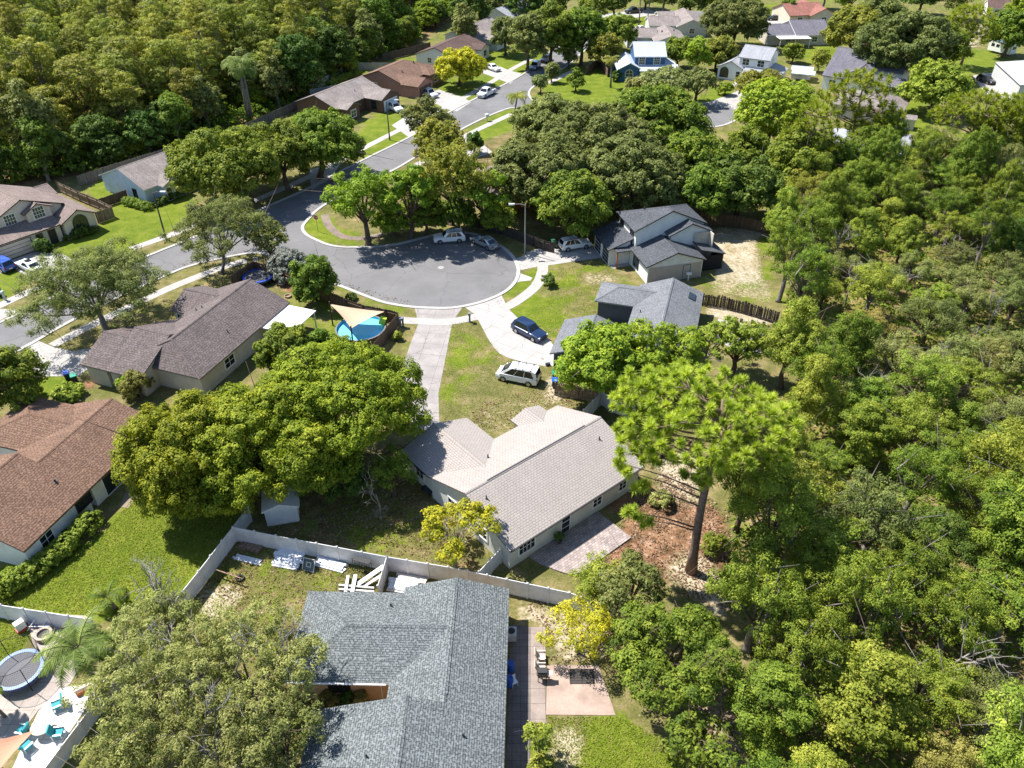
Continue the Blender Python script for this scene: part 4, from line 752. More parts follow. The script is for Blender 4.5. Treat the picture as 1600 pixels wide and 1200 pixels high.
fence('short pale board fence at the back left of the grey-roofed house by the wood', [(484, 140), (524, 133)], 1.83, M_CONCWALL, seg=2.4)
fence('weathered pale picket fence beside the blue-lidded bin', [(867.5, 598), (939, 611)], 1.7, M_CEDAR, seg=2.4, seed=4, lean=0.12)
fence('brown board fence around the pool yard, lit planks on its near side', [(360, 431), (397, 408.5), (461, 432), (512, 455), (540, 468), (566, 477), (602, 483.5), (621.6, 488.5), (581, 539)], 1.83, M_BROWNBOARD, seg=2.4, seed=7)
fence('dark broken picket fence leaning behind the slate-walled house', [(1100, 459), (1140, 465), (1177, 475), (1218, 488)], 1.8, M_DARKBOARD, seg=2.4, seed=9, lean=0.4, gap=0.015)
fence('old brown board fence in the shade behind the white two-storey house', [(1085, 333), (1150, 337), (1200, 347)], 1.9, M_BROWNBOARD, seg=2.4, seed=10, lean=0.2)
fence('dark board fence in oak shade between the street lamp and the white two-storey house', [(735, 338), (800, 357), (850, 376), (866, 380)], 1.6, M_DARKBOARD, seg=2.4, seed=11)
fence('brown board fence behind the cream two-storey house', [(88, 284), (120, 299), (150, 311), (174, 323), (148, 332)], 1.83, M_CEDAR, seg=2.4, seed=12)
fence('short brown board fence at the left end of the pale blue-walled house', [(152, 312), (196, 297)], 1.6, M_BROWNBOARD, seg=2.4, seed=13)
fence('long grey board fence along the wood behind the pale blue-walled house', [(120, 275), (160, 262), (262, 231), (330, 212), (385, 193), (440, 168), (488, 146)], 1.83, M_GREYBOARD, seg=2.4, seed=14)
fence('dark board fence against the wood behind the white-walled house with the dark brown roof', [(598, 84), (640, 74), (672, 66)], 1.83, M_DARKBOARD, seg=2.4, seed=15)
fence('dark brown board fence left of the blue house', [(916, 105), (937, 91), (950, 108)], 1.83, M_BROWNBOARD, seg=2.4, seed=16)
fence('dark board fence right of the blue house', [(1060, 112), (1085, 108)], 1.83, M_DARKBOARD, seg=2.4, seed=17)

# ------------------------------------------------------------------ vehicles
M_TYRE = PL((0.02, 0.02, 0.021), 0.8); M_RIM = PL((0.45, 0.46, 0.47), 0.3, 0.8); M_LAMP = PL((0.75, 0.76, 0.78), 0.15); M_RED = PL((0.35, 0.02, 0.02), 0.25); M_CARGLASS = glassmat('car_glass', (0.012, 0.016, 0.02)); M_PLATE = PL((0.7, 0.72, 0.7), 0.4)
def car(label, centre, front, rear, paint, typ='suv', cat='car', group=None, roofrack=False, panel=None):
    """centre, front, rear: photo pixels; the car points from rear to front"""
    dims = dict(suv=(4.7, 1.88, 1.70, 0.62, [(2.35, .62), (2.28, .82), (1.2, 1.02), (0.95, 1.06)], (1.0, 0.42, -1.9, -2.28), 1.02),
                sedan=(4.75, 1.82, 1.44, 0.55, [(2.37, .55), (2.3, .72), (1.15, .92), (0.9, .95)], (0.95, 0.25, -1.15, -1.85), 0.92),
                van=(4.85, 1.92, 1.95, 0.66, [(2.42, .68), (2.36, .86), (1.9, 1.04), (1.6, 1.1)], (1.92, 0.85, -2.2, -2.4), 1.1),
                pickup=(5.6, 1.98, 1.85, 0.7, [(2.8, .7), (2.72, .95), (1.55, 1.12), (1.3, 1.15)], (1.4, 0.8, -0.75, -0.95), 1.12))[typ]
    L, Wd, H, zb, hood, cab, belt = dims; hl = L / 2; hw = Wd / 2
    cx, cy = G(*centre, 0.6); f = Vector(G(*front)); r = Vector(G(*rear)); d = f - r
    root = thing('parked_car' if typ != 'pickup' else 'pickup_truck', label, cat, (cx, cy, 0), math.atan2(d.y, d.x), group)
    # lower body: rings along the length
    xs_ = [hl, hl - 0.06, hl - 0.4, hood[2][0], cab[0], 0.0, -hl + 0.9, -hl + 0.25, -hl + 0.04, -hl]
    zt = [zb + 0.05, hood[1][1], hood[1][1] + 0.08, hood[2][1] - 0.02, belt, belt, belt, belt - 0.01, belt - 0.08, belt - 0.3]
    wf = [0.80, 0.9, 0.97, 1.0, 1.0, 1.0, 1.0, 0.97, 0.92, 0.86]; zl = [0.36, 0.27, 0.22, 0.2, 0.2, 0.2, 0.2, 0.24, 0.3, 0.38]
    m = MB(); rings = []
    for x, z, k, lo_ in zip(xs_, zt, wf, zl):
        w_ = hw * k; zm = lo_ + (z - lo_) * 0.55
        rings.append([(x, -w_ * .9, lo_), (x, -w_, lo_ + .12), (x, -w_ * 1.0, zm), (x, -w_ * .955, z - .05), (x, -w_ * .86, z), (x, 0, z + 0.03), (x, w_ * .86, z), (x, w_ * .955, z - .05), (x, w_ * 1.0, zm), (x, w_, lo_ + .12), (x, w_ * .9, lo_)])
    n = len(rings[0]); base = len(m.v)
    for rg in rings: m.v.extend(rg)
    for i in range(len(rings) - 1):
        for j in range(n):
            a, b = base + i * n + j, base + i * n + (j + 1) % n; m.f.append((a, a + n, b + n, b)); m.uv.append([(0, 0)] * 4); m.mi.append(0)
    m.f.append(tuple(base + j for j in range(n))); m.f.append(tuple(base + (len(rings) - 1) * n + j for j in range(n))[::-1]); m.uv += [[(0, 0)] * n] * 2; m.mi += [0, 0]
    body = m.build('body', paint, root, smooth=True); body.modifiers.new('es', 'EDGE_SPLIT').split_angle = math.radians(38)
    # cabin
    c0, c1, c2, c3 = cab; wb, wr = hw * 0.9, hw * (0.74 if typ != 'van' else 0.82); zr = H
    bot = [(c0, belt - .02), (c3, belt - .02)]
    m = MB(); R_ = [(c1, wr * .94, zr - .09), (c1 - .4, wr, zr - .01), (c2 + .5, wr, zr), (c2, wr * .94, zr - .09)]; Bp = [(c0, wb * .96, belt - .03), (c0 - .35, wb, belt - .03), (c3 + .3, wb, belt - .03), (c3, wb * .94, belt - .03)]
    top = [(x, -y, z) for x, y, z in R_] + [(x, y, z) for x, y, z in R_[::-1]]; bo = [(x, -y, z) for x, y, z in Bp] + [(x, y, z) for x, y, z in Bp[::-1]]
    m.face(top)
    for i in range(8): m.face([bo[i], bo[(i + 1) % 8], top[(i + 1) % 8], top[i]])
    m.build('cabin', paint, root, bevel=0.08)
    def quad_on(name, A, B, C, D, ins=0.06, off=0.015, mat=M_CARGLASS, par=None):
        A, B, C, D = map(Vector, (A, B, C, D)); c = (A + B + C + D) / 4; nrm = (B - A).cross(D - A).normalized()
        if nrm.dot(c - Vector((0, 0, 0.9))) < 0: nrm = -nrm
        def ip(s_, t_): return (A * (1 - s_) + B * s_) * (1 - t_) + (D * (1 - s_) + C * s_) * t_
        lx = max((B - A).length, 0.3); ly = max((D - A).length, 0.2); s0, t0 = ins / lx, ins / ly
        P = [ip(s0, t0) + nrm * off, ip(1 - s0, t0) + nrm * off, ip(1 - s0, 1 - t0) + nrm * off, ip(s0, 1 - t0) + nrm * off]
        q = MB(); q.face(P); return q.build(name, mat, par or root)
    quad_on('windscreen', bo[0], bo[7], top[7], top[0], 0.07); quad_on('rear_window', bo[3], bo[4], top[4], top[3], 0.1)
    for sgn in (1, -1):
        def S(p): return (p[0], p[1] * sgn, p[2])
        fr, bk = (S(Bp[1]), S(R_[1])), (S(Bp[2]), S(R_[2])); k = {'pickup': 2, 'sedan': 2}.get(typ, 3)
        def L2(a, b, t): return tuple(a[i] + (b[i] - a[i]) * t for i in range(3))
        for j in range(k):
            t0, t1 = j / k, (j + 1) / k; quad_on('side_window', L2(fr[0], bk[0], t0), L2(fr[0], bk[0], t1), L2(fr[1], bk[1], t1), L2(fr[1], bk[1], t0), 0.05)
        q = MB(); q.box((c0 - 0.25, sgn * (hw + 0.06), belt + 0.05), (0.12, 0.2, 0.14)); q.build('wing_mirror', paint, root, bevel=0.03)
        q = MB(); q.box((hl - 0.12, sgn * hw * 0.68, hood[1][1] - 0.06), (0.2, 0.36, 0.14), rz=-sgn * 0.35); q.build('headlight', M_LAMP, root, bevel=0.03)
        q = MB(); q.box((-hl + 0.06, sgn * hw * 0.74, belt - 0.2), (0.12, 0.22, 0.26)); q.build('tail_light', M_RED, root, bevel=0.02)
        q = MB()
        for z in (0.5,): q.box((-0.2, sgn * (hw + 0.002), 0.34), (L * 0.5, 0.03, 0.1))
        q.build('side_sill', M_TYRE, root)
        for x in (hl - 0.92, -hl + 0.95):
            wr_ = 0.34 if typ != 'pickup' else 0.39
            ax = Matrix.Rotation(math.pi / 2, 3, 'X'); t = MB(); y = sgn * (hw - 0.09)
            t.lathe([(0.0, -0.1), (wr_ - .05, -0.115), (wr_, -0.07), (wr_, 0.07), (wr_ - .05, 0.115), (0.0, 0.1)], (x, y, wr_), 20, ax=ax); wh = t.build('wheel', M_TYRE, root, smooth=False)
            t = MB(); t.lathe([(0.0, 0.118), (wr_ * .3, 0.124), (wr_ * .62, 0.12), (wr_ * .66, 0.1)], (x, y, wr_), 16, ax=Matrix.Rotation(-sgn * math.pi / 2, 3, 'X')); t.build('rim', M_RIM, wh)
            t = MB(); t.lathe([(wr_ + .0, 0.002), (wr_ + .075, 0.0)], (x, sgn * (hw + 0.008), wr_), 22, ax=ax); t.build('wheel_arch', M_TYRE, root)
    q = MB(); q.box((hl - 0.01, 0, 0.52), (0.06, Wd * 0.55, 0.16)); q.build('grille', M_TYRE, root); q = MB(); q.box((-hl - 0.0, 0, 0.62), (0.04, 0.5, 0.16)); q.build('number_plate', M_PLATE, root); q = MB(); q.box((-hl + 0.02, 0, 0.4), (0.14, Wd * 0.86, 0.16)); q.build('rear_bumper', M_TYRE if typ in ('van', 'pickup', 'suv') else paint, root, bevel=0.03)
    if panel: q = MB(); q.box(((c1 + c2) / 2 + 0.3, 0, zr + 0.004), (0.8, wr * 1.1, 0.02)); q.build('sunroof', M_CARGLASS, root)
    if roofrack:
        q = MB()
        for x in (c1 - 0.7, (c1 + c2) / 2, c2 + 0.6)[: (3 if typ == 'van' else 2)]: q.box((x, 0, zr + 0.05), (0.05, wr * 2, 0.04))
        for sgn in (1, -1): q.box(((c1 + c2) / 2, sgn * wr * 0.9, zr + 0.035), ((c1 - c2) * 0.8, 0.04, 0.05))
        q.build('roof_rack', M_TYRE, root)
    if typ == 'pickup':
        q = MB(); q.box((-1.85, 0, belt + 0.012), (1.65, Wd * 0.74, 0.03)); q.build('truck_bed', M_TYRE, root)
    return root
PW, PSIL, PBLUE, PNAVY, PBLK = paintmat('white_paint', (0.78, 0.78, 0.78)), paintmat('silver_paint', (0.42, 0.45, 0.48), 0.5), paintmat('blue_paint', (0.03, 0.09, 0.4)), paintmat('navy_paint', (0.012, 0.03, 0.085), 0.3), paintmat('black_paint', (0.015, 0.016, 0.02)); PGREYB = paintmat('steel_paint', (0.2, 0.27, 0.36), 0.4)
car('white sport utility car parked on the cul-de-sac kerb in tree shade, behind the silver sedan', (702, 371), (687, 378), (717, 376), PW, 'suv', roofrack=True)
car('silver sedan parked on the cul-de-sac kerb in tree shade', (757, 377.5), (740, 377), (762, 387), PSIL, 'sedan')
car('white sport utility car in the driveway of the white two-storey house beside the green bin', (898, 381.5), (917, 387), (887.5, 391.6), PW, 'suv', roofrack=True)
car('dark blue hatchback car on the pale curved driveway', (827, 516.5), (831, 531.5), (806, 518.5), PNAVY, 'suv')
car('white passenger van with roof bars parked on the lawn before the beige-roofed house', (810, 586.5), (783, 594), (822, 602), PW, 'van', 'van', roofrack=True)
car('white car with dark sunroof in the driveway of the cream two-storey house', (45.5, 415), (26, 420), (55, 434), PW, 'sedan', panel=True)
car('bright blue car cut by the left edge, beside the white car with sunroof', (1.5, 413), (-18, 406), (11, 418), PBLUE, 'suv')
car('white sport utility car in the driveway below the yellow street tree', (671, 146), (690, 153), (662, 143), PW, 'suv')
car('white pickup truck parked at the street kerb opposite the mailbox post', (760, 145), (750, 153), (775, 141), PW, 'pickup', 'truck')
car('white car in the driveway of the white-walled house, right of the yellow street tree', (770, 105.5), (782, 110), (760, 102), PW, 'sedan')
car('white vehicle before the white garage door behind the middle street lamp', (617, 168), (640, 180), (608, 164), PW, 'suv')
car('steel blue car parked in oak shade at the top of the street, nearer of two', (836, 103), (833, 108), (843, 99), PGREYB, 'suv')
car('black car parked in oak shade at the top of the street, farther of two', (853, 92), (849, 96), (862, 87), PBLK, 'suv')
car('black truck parked under palms at the top edge of the view', (990, 17), (980, 18), (1003, 16), PBLK, 'pickup', 'truck')
car('white car half hidden by leaves, left of the taupe-roofed houses', (999, 45), (990, 46), (1010, 44), PW, 'sedan')
car('dark grey car before the cream house with the red-brown roof', (1210, 28), (1195, 29), (1225, 28), PBLK, 'sedan')
car('black sport utility car parked by the pale metal barn', (1541, 125), (1555, 131), (1528, 121), PBLK, 'suv')

# caravan
o = G(1563, 84); t = thing('caravan', 'white travel trailer parked on the lawn by the metal barn', 'caravan', o, math.radians(-62))
m = MB()
for x0, x1 in ((-3.2, 3.2),): m.prism([(x0, -1.2), (x1, -1.2), (x1, 1.2), (x0, 1.2)], 0.55, 3.0)
m.build('body', PW, t, bevel=0.15)
for x in (-2.0, -0.6, 1.4): q = MB(); q.box((x, -1.215, 2.0), (0.9, 0.03, 0.7)); q.build('window', M_CARGLASS, t)
for x in (-0.5, 0.5):
    for y in (-1.05, 1.05): q = MB(); q.lathe([(0.0, -0.12), (0.36, -0.12), (0.36, 0.12), (0.0, 0.12)], (x, y, 0.36), 16, ax=Matrix.Rotation(math.pi / 2, 3, 'X')); q.build('wheel', M_TYRE, t)
q = MB(); q.box((0.3, 0, 3.1), (0.9, 0.7, 0.22)); q.build('air_conditioner', M_DARK, t, bevel=0.05); q = MB(); q.box((3.23, 0, 2.0), (0.03, 1.3, 0.7)); q.build('window', M_CARGLASS, t); q = MB(); q.tube([(3.2, 0.6, 0.6), (4.4, 0, 0.55), (3.2, -0.6, 0.6)], 0.05, 6); q.build('tow_bar', M_TYRE, t)

# ------------------------------------------------------------------ bins, mailboxes, lamps, signs
M_BINBLUE, M_BINGREEN, M_BINDARK = PL((0.015, 0.09, 0.42), 0.4), PL((0.0, 0.24, 0.16), 0.4), PL((0.018, 0.022, 0.035), 0.5); M_BINOLIVE = PL((0.02, 0.10, 0.05), 0.5)
def bin_(label, px, lid, body, rz=0.0, group=None):
    t = thing('wheelie_bin', label, 'bin', G(*px), rz, group); m = MB(); b0 = [(-.24, -.26), (.24, -.26), (.24, .26), (-.24, .26)]; b1 = [(-.31, -.34), (.31, -.34), (.31, .36), (-.31, .36)]
    for i in range(4): j = (i + 1) % 4; m.face([(*b0[i], .05), (*b0[j], .05), (*b1[j], 1.0), (*b1[i], 1.0)])
    m.build('body', body, t)
    m = MB(); m.face([(-.34, -.4, 1.0), (.34, -.4, 1.0), (.34, .4, 1.08), (-.34, .4, 1.08)]); m.face([(-.3, -.36, 1.06), (.3, -.36, 1.06), (.3, .36, 1.14), (-.3, .36, 1.14)])
    for a, b in (((-.34, -.4, 1.0), (.34, -.4, 1.0)), ((.34, -.4, 1.0), (.34, .4, 1.08)), ((.34, .4, 1.08), (-.34, .4, 1.08)), ((-.34, .4, 1.08), (-.34, -.4, 1.0))): m.face([a, b, (b[0] * .88, b[1] * .9, b[2] + .06), (a[0] * .88, a[1] * .9, a[2] + .06)])
    m.build('lid', lid, t); m = MB(); m.tube([(-.26, .44, .98), (.26, .44, .98)], 0.025, 6); m.build('handle', body, t)
    for x in (-.25, .25): m = MB(); m.lathe([(0, -.04), (.13, -.04), (.13, .04), (0, .04)], (x, .3, .13), 12, ax=Matrix.Rotation(math.pi / 2, 3, 'Y')); m.build('wheel', M_TYRE, t)
    return t
bin_('bin with bright blue lid, nearer one by the pale picket fence', (866.5, 605), M_BINBLUE, M_BINDARK, 0.1); bin_('bin with teal green lid, farther one by the slate garage wall', (867, 594), M_BINGREEN, M_BINDARK, 0.1)
bin_('bin with blue lid at the driveway corner of the brown-grey roofed house', (107.5, 594), M_BINBLUE, M_BINDARK, 0.6); bin_('bin with green lid at the driveway corner of the brown-grey roofed house', (118.5, 598), M_BINGREEN, M_BINDARK, 0.6)
bin_('dark green bin beside the white car by the cul-de-sac lamp', (865, 386), M_BINOLIVE, M_BINOLIVE, 0.2); bin_('teal bin at the left edge by the pavement', (1, 463), M_BINOLIVE, M_BINDARK, 0.4)
bin_('dark blue bin against the rosy brick garage, left of a pair', (635, 149), M_BINDARK, M_BINDARK, 0.3); bin_('dark blue bin against the rosy brick garage, right of a pair', (641.5, 149.5), M_BINBLUE, M_BINDARK, 0.3)
def mailbox(label, px, col, h=1.05, big=False):
    t = thing('mailbox', label, 'mailbox', G(*px)); m = MB(); m.box((0, 0, h / 2), (.22, .22, h) if not big else (.16, .16, h)); m.build('post', col, t)
    m = MB(); s_ = (.32, .5, .3) if not big else (.75, .6, .55); m.box((0, -.05, h + s_[2] / 2), s_, rz=0.6 if big else 0); m.build('box', col, t, bevel=0.07)
M_SLATEBOX = PL((0.16, 0.19, 0.22), 0.5)
mailbox('grey mailbox post by the corner of the pool fence, left of a pair', (626, 511), M_SLATEBOX); mailbox('grey mailbox post by the corner of the pool fence, right of a pair', (630, 510.5), M_SLATEBOX)
mailbox('single grey mailbox post between the two driveways', (734, 503), M_SLATEBOX); mailbox('pale green mailbox post at the left edge by the pavement', (8.5, 469), PL((0.34, 0.42, 0.4), 0.5)); mailbox('large pale mailbox on a post by the upper street', (761, 189), PL((0.5, 0.56, 0.54), 0.5), 0.9, True)
def lamp(label, base, pole_top, head, mat, r=0.11):
    x, y = G(*base); hz = zat(base[0], base[1], pole_top[1]); t = thing('street_lamp', label, 'street lamp', (x, y, 0)); hx, hy = G(head[0], head[1], hz); d = Vector((hx - x, hy - y, 0)); d = d.normalized() * min(d.length, 2.6)
    m = MB(); m.tube([(0, 0, 0), (0, 0, hz * .5), (0, 0, hz)], [r * 1.25, r, r * .65], 10); m.build('pole', mat, t)
    m = MB(); m.tube([(0, 0, hz - .1), (d.x * .3, d.y * .3, hz + .12), (d.x * .8, d.y * .8, hz + .16)], [.05, .045, .04], 8); m.build('arm', mat, t)
    m = MB(); e = Vector((d.x, d.y, 0)).normalized(); rz = math.atan2(e.y, e.x); m.box((d.x * .8 + e.x * .35, d.y * .8 + e.y * .35, hz + .14), (.8, .32, .16), rz); m.build('lamp_head', PL((0.62, 0.63, 0.63), 0.4), t, bevel=0.05)
    m = MB(); m.box((d.x * .8 + e.x * .4, d.y * .8 + e.y * .4, hz + .04), (.5, .24, .05), rz); m.build('lens', PL((0.7, 0.7, 0.66), 0.2), t)
M_DPOLE = PL((0.06, 0.055, 0.055), 0.6); M_CPOLE = PL((0.30, 0.29, 0.275), 0.8)
lamp('dark street lamp by the lawn of the cream two-storey house, its arm to the right', (260, 375), (239, 301), (254, 301), M_DPOLE)
lamp('dark street lamp by the street kerb before the house with the white garage door', (609, 219), (605, 159), (620, 157.5), M_DPOLE)
lamp('pale concrete street lamp at the end of the cul-de-sac, its arm to the left', (820, 396), (820, 320), (799, 320.5), M_CPOLE, 0.1)
# stop sign
x, y = G(497, 362); t = thing('stop_sign', 'red octagonal STOP sign on the grass point at the mouth of the cul-de-sac', 'sign', (x, y, 0), math.radians(-18)); m = MB(); m.tube([(0, 0, 0), (0, 0, 2.6)], 0.04, 8); m.build('post', PL((0.35, 0.36, 0.36), 0.4, 0.6), t)
def octo(r, yy, z=2.35): return [(r * math.cos(math.pi / 8 + k * math.pi / 4), yy, z + r * math.sin(math.pi / 8 + k * math.pi / 4)) for k in range(8)]
m = MB(); A, B = octo(0.42, -0.05), octo(0.42, -0.02); m.face(A); m.face(B[::-1]); [m.face([A[k], B[k], B[(k + 1) % 8], A[(k + 1) % 8]]) for k in range(8)]; pl_ = m.build('plate', PL((0.70, 0.70, 0.70), 0.4), t); m = MB(); m.face(octo(0.385, -0.0535)); m.build('red_face', PL((0.45, 0.02, 0.025), 0.4), pl_)
tc = bpy.data.curves.new('lettering', 'FONT'); tc.body = 'STOP'; tc.size = 0.33; tc.align_x = 'CENTER'; tc.align_y = 'CENTER'; tc.extrude = 0.001
to = bpy.data.objects.new('lettering', tc); COL.objects.link(to); dg = bpy.context.evaluated_depsgraph_get(); me = bpy.data.meshes.new_from_object(to.evaluated_get(dg)); bpy.data.objects.remove(to)
me.materials.clear(); me.materials.append(PL((0.75, 0.75, 0.75), 0.4)); lo_ = bpy.data.objects.new('lettering', me); COL.objects.link(lo_); lo_.parent = pl_; lo_.location = (0, -0.0575, 2.35); lo_.rotation_euler = (math.pi / 2, 0, 0)
# hydrant-like pipe and small things by the white two-storey house
x, y = G(1075, 438); t = thing('well_pump', 'small white pump standing in the sandy yard beside the white two-storey house', 'pump', (x, y, 0)); m = MB(); m.tube([(0, 0, 0), (0, 0, 1.0)], 0.1, 8); m.build('pipe', PW, t); m = MB(); m.box((0, 0, 1.05), (.7, .35, .3)); m.build('tank', PW, t, bevel=0.08)

# ------------------------------------------------------------------ pool, sail, trampolines
cx, cy = G(563.5, 511.6, 1.25); t = thing('swimming_pool', 'round above-ground pool with bright blue liner under the shade sail', 'pool', (cx, cy, 0)); r = 2.95
m = MB(); m.lathe([(r, 0), (r, 1.25)], n=48); m.build('pool_wall', pavermat('pool_wall_stone', (0.10, 0.09, 0.085), (0.2, 0.18, 0.17), 0.5, 0.22), t); m = MB(); m.lathe([(r + .1, 1.22), (r + .1, 1.28), (r - .08, 1.28), (r - .08, 1.2)], n=48); m.build('pool_rim', PL((0.16, 0.15, 0.15), 0.5), t)
M_LINER = plain('pool_liner', (0.10, 0.50, 0.72), 0.4, 0, 0.06); m = MB(); m.lathe([(r - .07, 1.22), (r - .07, 0.1), (0, 0.1)], n=48); m.build('liner', M_LINER, t)
wm, ns, ls, b = newmat('pool_water'); b.inputs['Base Color'].default_value = (0.16, 0.60, 0.80, 1); b.inputs['Roughness'].default_value = 0.04; no = N(ns, 'ShaderNodeTexNoise', Scale=5.0); bu = N(ns, 'ShaderNodeBump', Strength=0.06, Distance=0.05); ls.new(no.outputs[0], bu.inputs['Height']); ls.new(bu.outputs[0], b.inputs['Normal'])
m = MB(); m.lathe([(r - .075, 0.92), (0, 0.92)], n=48); m.build('water', wm, t)
m = MB(); q = Vector((2.55, 1.0, 1.0)); m.box(q, (.75, .5, .9), tilt=Matrix.Rotation(0.35, 3, 'Y')); lf = m.build('pool_float', PL((0.55, 0.72, 0.05), 0.4), None, bevel=0.12); lf.location = (cx, cy, 0.6); tag(lf, 'yellow-green float standing at the right rim of the round pool', 'float')
M_SAIL = plain('sail_cloth', (0.46, 0.335, 0.225), 0.8, 0, 0.04); M_SAIL2 = plain('salmon_cloth', (0.50, 0.24, 0.15), 0.8, 0, 0.04)
def sail(label, corners, mat, posts, sag=0.35):
    """corners: (px, py, z); curved edges between them"""
    P = [Vector((*G(a, b_, z), z)) for a, b_, z in corners]; O = (P[0] + P[1] + P[2]) / 3; t = thing('shade_sail', label, 'shade sail', (O.x, O.y, 0)); o = Vector((O.x, O.y, 0)); K = 10; m = MB(); g = {}
    for i in range(K + 1):
        for j in range(K + 1 - i):
            a, b_, c_ = i / K, j / K, 1 - i / K - j / K; p = P[0] * a + P[1] * b_ + P[2] * c_; pull = 0.42 * (a * b_ + b_ * c_ + a * c_); e = min(a, b_, c_)
            p = p + (O - p) * pull * (1 - 3 * e) - Vector((0, 0, sag * 27 * a * b_ * c_)); g[i, j] = p - o
    for i in range(K):
        for j in range(K - i):
            m.face([g[i, j], g[i + 1, j], g[i, j + 1]])
            if i + j < K - 1: m.face([g[i + 1, j], g[i + 1, j + 1], g[i, j + 1]])
    cl = m.build('sail', mat, t); sd = cl.modifiers.new('thick', 'SOLIDIFY'); sd.thickness = 0.012
    for p, pst in zip(P, posts):
        if pst: q = MB(); q.tube([(p.x - o.x, p.y - o.y, 0), (p.x - o.x, p.y - o.y, p.z + 0.35)], 0.09, 8); q.build('post', M_CEDAR, t)
    return t
sail('tan triangular shade sail on three posts over the round blue pool', [(515, 475, 3.1), (601, 487, 2.5), (548.5, 513.5, 3.2)], M_SAIL, (1, 1, 1))
sail('salmon triangular shade sail at the lower left corner of the view', [(54, 1141, 2.6), (-30, 1160, 2.8), (-10, 1215, 2.6)], M_SAIL2, (0, 1, 1), 0.2)
M_NET = PL((0.02, 0.02, 0.022), 0.8)
def trampoline(label, px, r, pad, z=0.85, poles=6, hoop=False, net=True):
    cx, cy = G(px[0], px[1], z); t = thing('trampoline', label, 'trampoline', (cx, cy, 0)); m = MB(); m.lathe([(r, z), (r, z + .05), (r * .84, z + .05), (r * .84, z)], n=40); m.build('safety_pad', pad, t)
    m = MB(); m.lathe([(r * .84, z + .02), (r * .5, z - .03), (0, z - .05)], n=40); m.build('mat', PL((0.10, 0.10, 0.11), 0.7), t); m = MB(); m.lathe([(r, z), (r, z - .28)], n=40); m.build('skirt', PL((0.04, 0.06, 0.14), 0.7), t)
    for k in range(poles):
        a = 2 * math.pi * (k + .3) / poles; x, y = r * 1.03 * math.cos(a), r * 1.03 * math.sin(a); m = MB(); m.tube([(x, y, 0), (x, y, z + 1.75)], 0.03, 6); m.build('pole', M_TYRE, t)
    if net:
        m = MB(); n_ = 72                                     # the net: crossing strands
        for k in range(n_):
            a = 2 * math.pi * k / n_
            for dr in (1, -1): m.tube([(r * math.cos(a), r * math.sin(a), z), (r * math.cos(a + dr * .5), r * math.sin(a + dr * .5), z + 1.7)], 0.006, 3, cap=False)
        m.tube([(r * math.cos(2 * math.pi * k / 40), r * math.sin(2 * math.pi * k / 40), z + 1.7) for k in range(41)], 0.02, 5, cap=False); m.build('safety_net', M_NET, t)
    if hoop:
        m = MB(); a = 2.0; x, y = r * math.cos(a), r * math.sin(a)
        for (u, v, w_, h_) in ((0, .3, .62, .05), (0, -.3, .62, .05), (-.3, 0, .05, .62), (.3, 0, .05, .62), (0, -.05, .3, .04)): m.box((x + .4 + u, y - .25, z + 1.6 + v), (w_, .03, h_))
        m.build('basketball_board', PW, t); m = MB(); m.tube([(x + .4 + .2 * math.cos(k * .5), y - .45 + .2 * math.sin(k * .5), z + 1.4) for k in range(14)], .02, 5); m.build('hoop', PL((0.5, 0.05, 0.03)), t)
    return t
trampoline('blue-rimmed trampoline with a small basketball board, in the corner of the pool yard', (403, 431), 2.05, PL((0.03, 0.09, 0.5), 0.45), hoop=True, net=False)
trampoline('grey-blue rimmed trampoline with safety net on the tan patio at the lower left', (29, 1046), 1.75, PL((0.16, 0.25, 0.48), 0.45))

# ------------------------------------------------------------------ patio of the beige-roofed house
hx, hy = G(797, 862, 2.7); t = thing('paver_patio', 'raised patio of grey-brown pavers behind the beige-roofed house', 'patio', (hx, hy, 0), math.radians(40))
poly = [(2.4, 0.45), (10.7, 0.45), (10.7, -3.8)] + smooth([(4.9, -3.85), (3.9, -3.5), (3.3, -2.6), (2.6, -0.9)], step=0.3); m = MB(); m.prism(poly, 0, 0.14); m.build('paving', pavermat('patio_pavers', (0.27, 0.225, 0.215), (0.40, 0.335, 0.31), 0.36, 0.24), t)
x, y = G(874, 850); t = thing('potted_plant', 'dark potted plant standing by the glass door on the paver patio', 'plant', (x, y, 0.14)); m = MB(); m.lathe([(0, 0.0), (.17, 0), (.23, .4), (.2, .4), (.18, .35), (0, .35)], n=16); m.build('pot', PL((0.08, 0.07, 0.07)), t); POTTED = t

# ------------------------------------------------------------------ yard clutter inside the vinyl fence
M_WHITEPL = plain('white_plastic', (0.70, 0.71, 0.74), 0.4, 0, 0.06); M_TIMBER = woodmat('old_timber', (0.22, 0.13, 0.09), (0.33, 0.22, 0.16))
def plank_pile(label, a, b_, n, wd, th, mat, layers=2, seed=0, cat='planks', name='plank_pile', part='plank', z0=0.0):
    A, B = Vector(G(*a)), Vector(G(*b_)); d = B - A; L = d.length; rz = math.atan2(d.y, d.x); c = (A + B) / 2; t = thing(name, label, cat, (c.x, c.y, z0), rz); rnd = random.Random(seed)
    for l in range(layers):
        for k in range(n - l):
            m = MB(); m.box((rnd.uniform(-.15, .15) * L * .3, (k - (n - l - 1) / 2) * wd * 1.08, th * (l + .5) + .002 * k), (L * rnd.uniform(.85, 1.0), wd, th * .96), rnd.uniform(-.02, .02)); m.build(part, mat, t)
    return t
plank_pile('old brown timber pile in the corner where the two vinyl fences meet', px7(185, 310), px7(345, 345), 4, .2, .12, M_TIMBER, 2, 1); plank_pile('thin white pipes lying below the brown timber pile', px7(155, 390), px7(340, 432), 4, .14, .1, M_WHITEPL, 1, 2, 'pipes', 'pipe_pile', 'pipe')
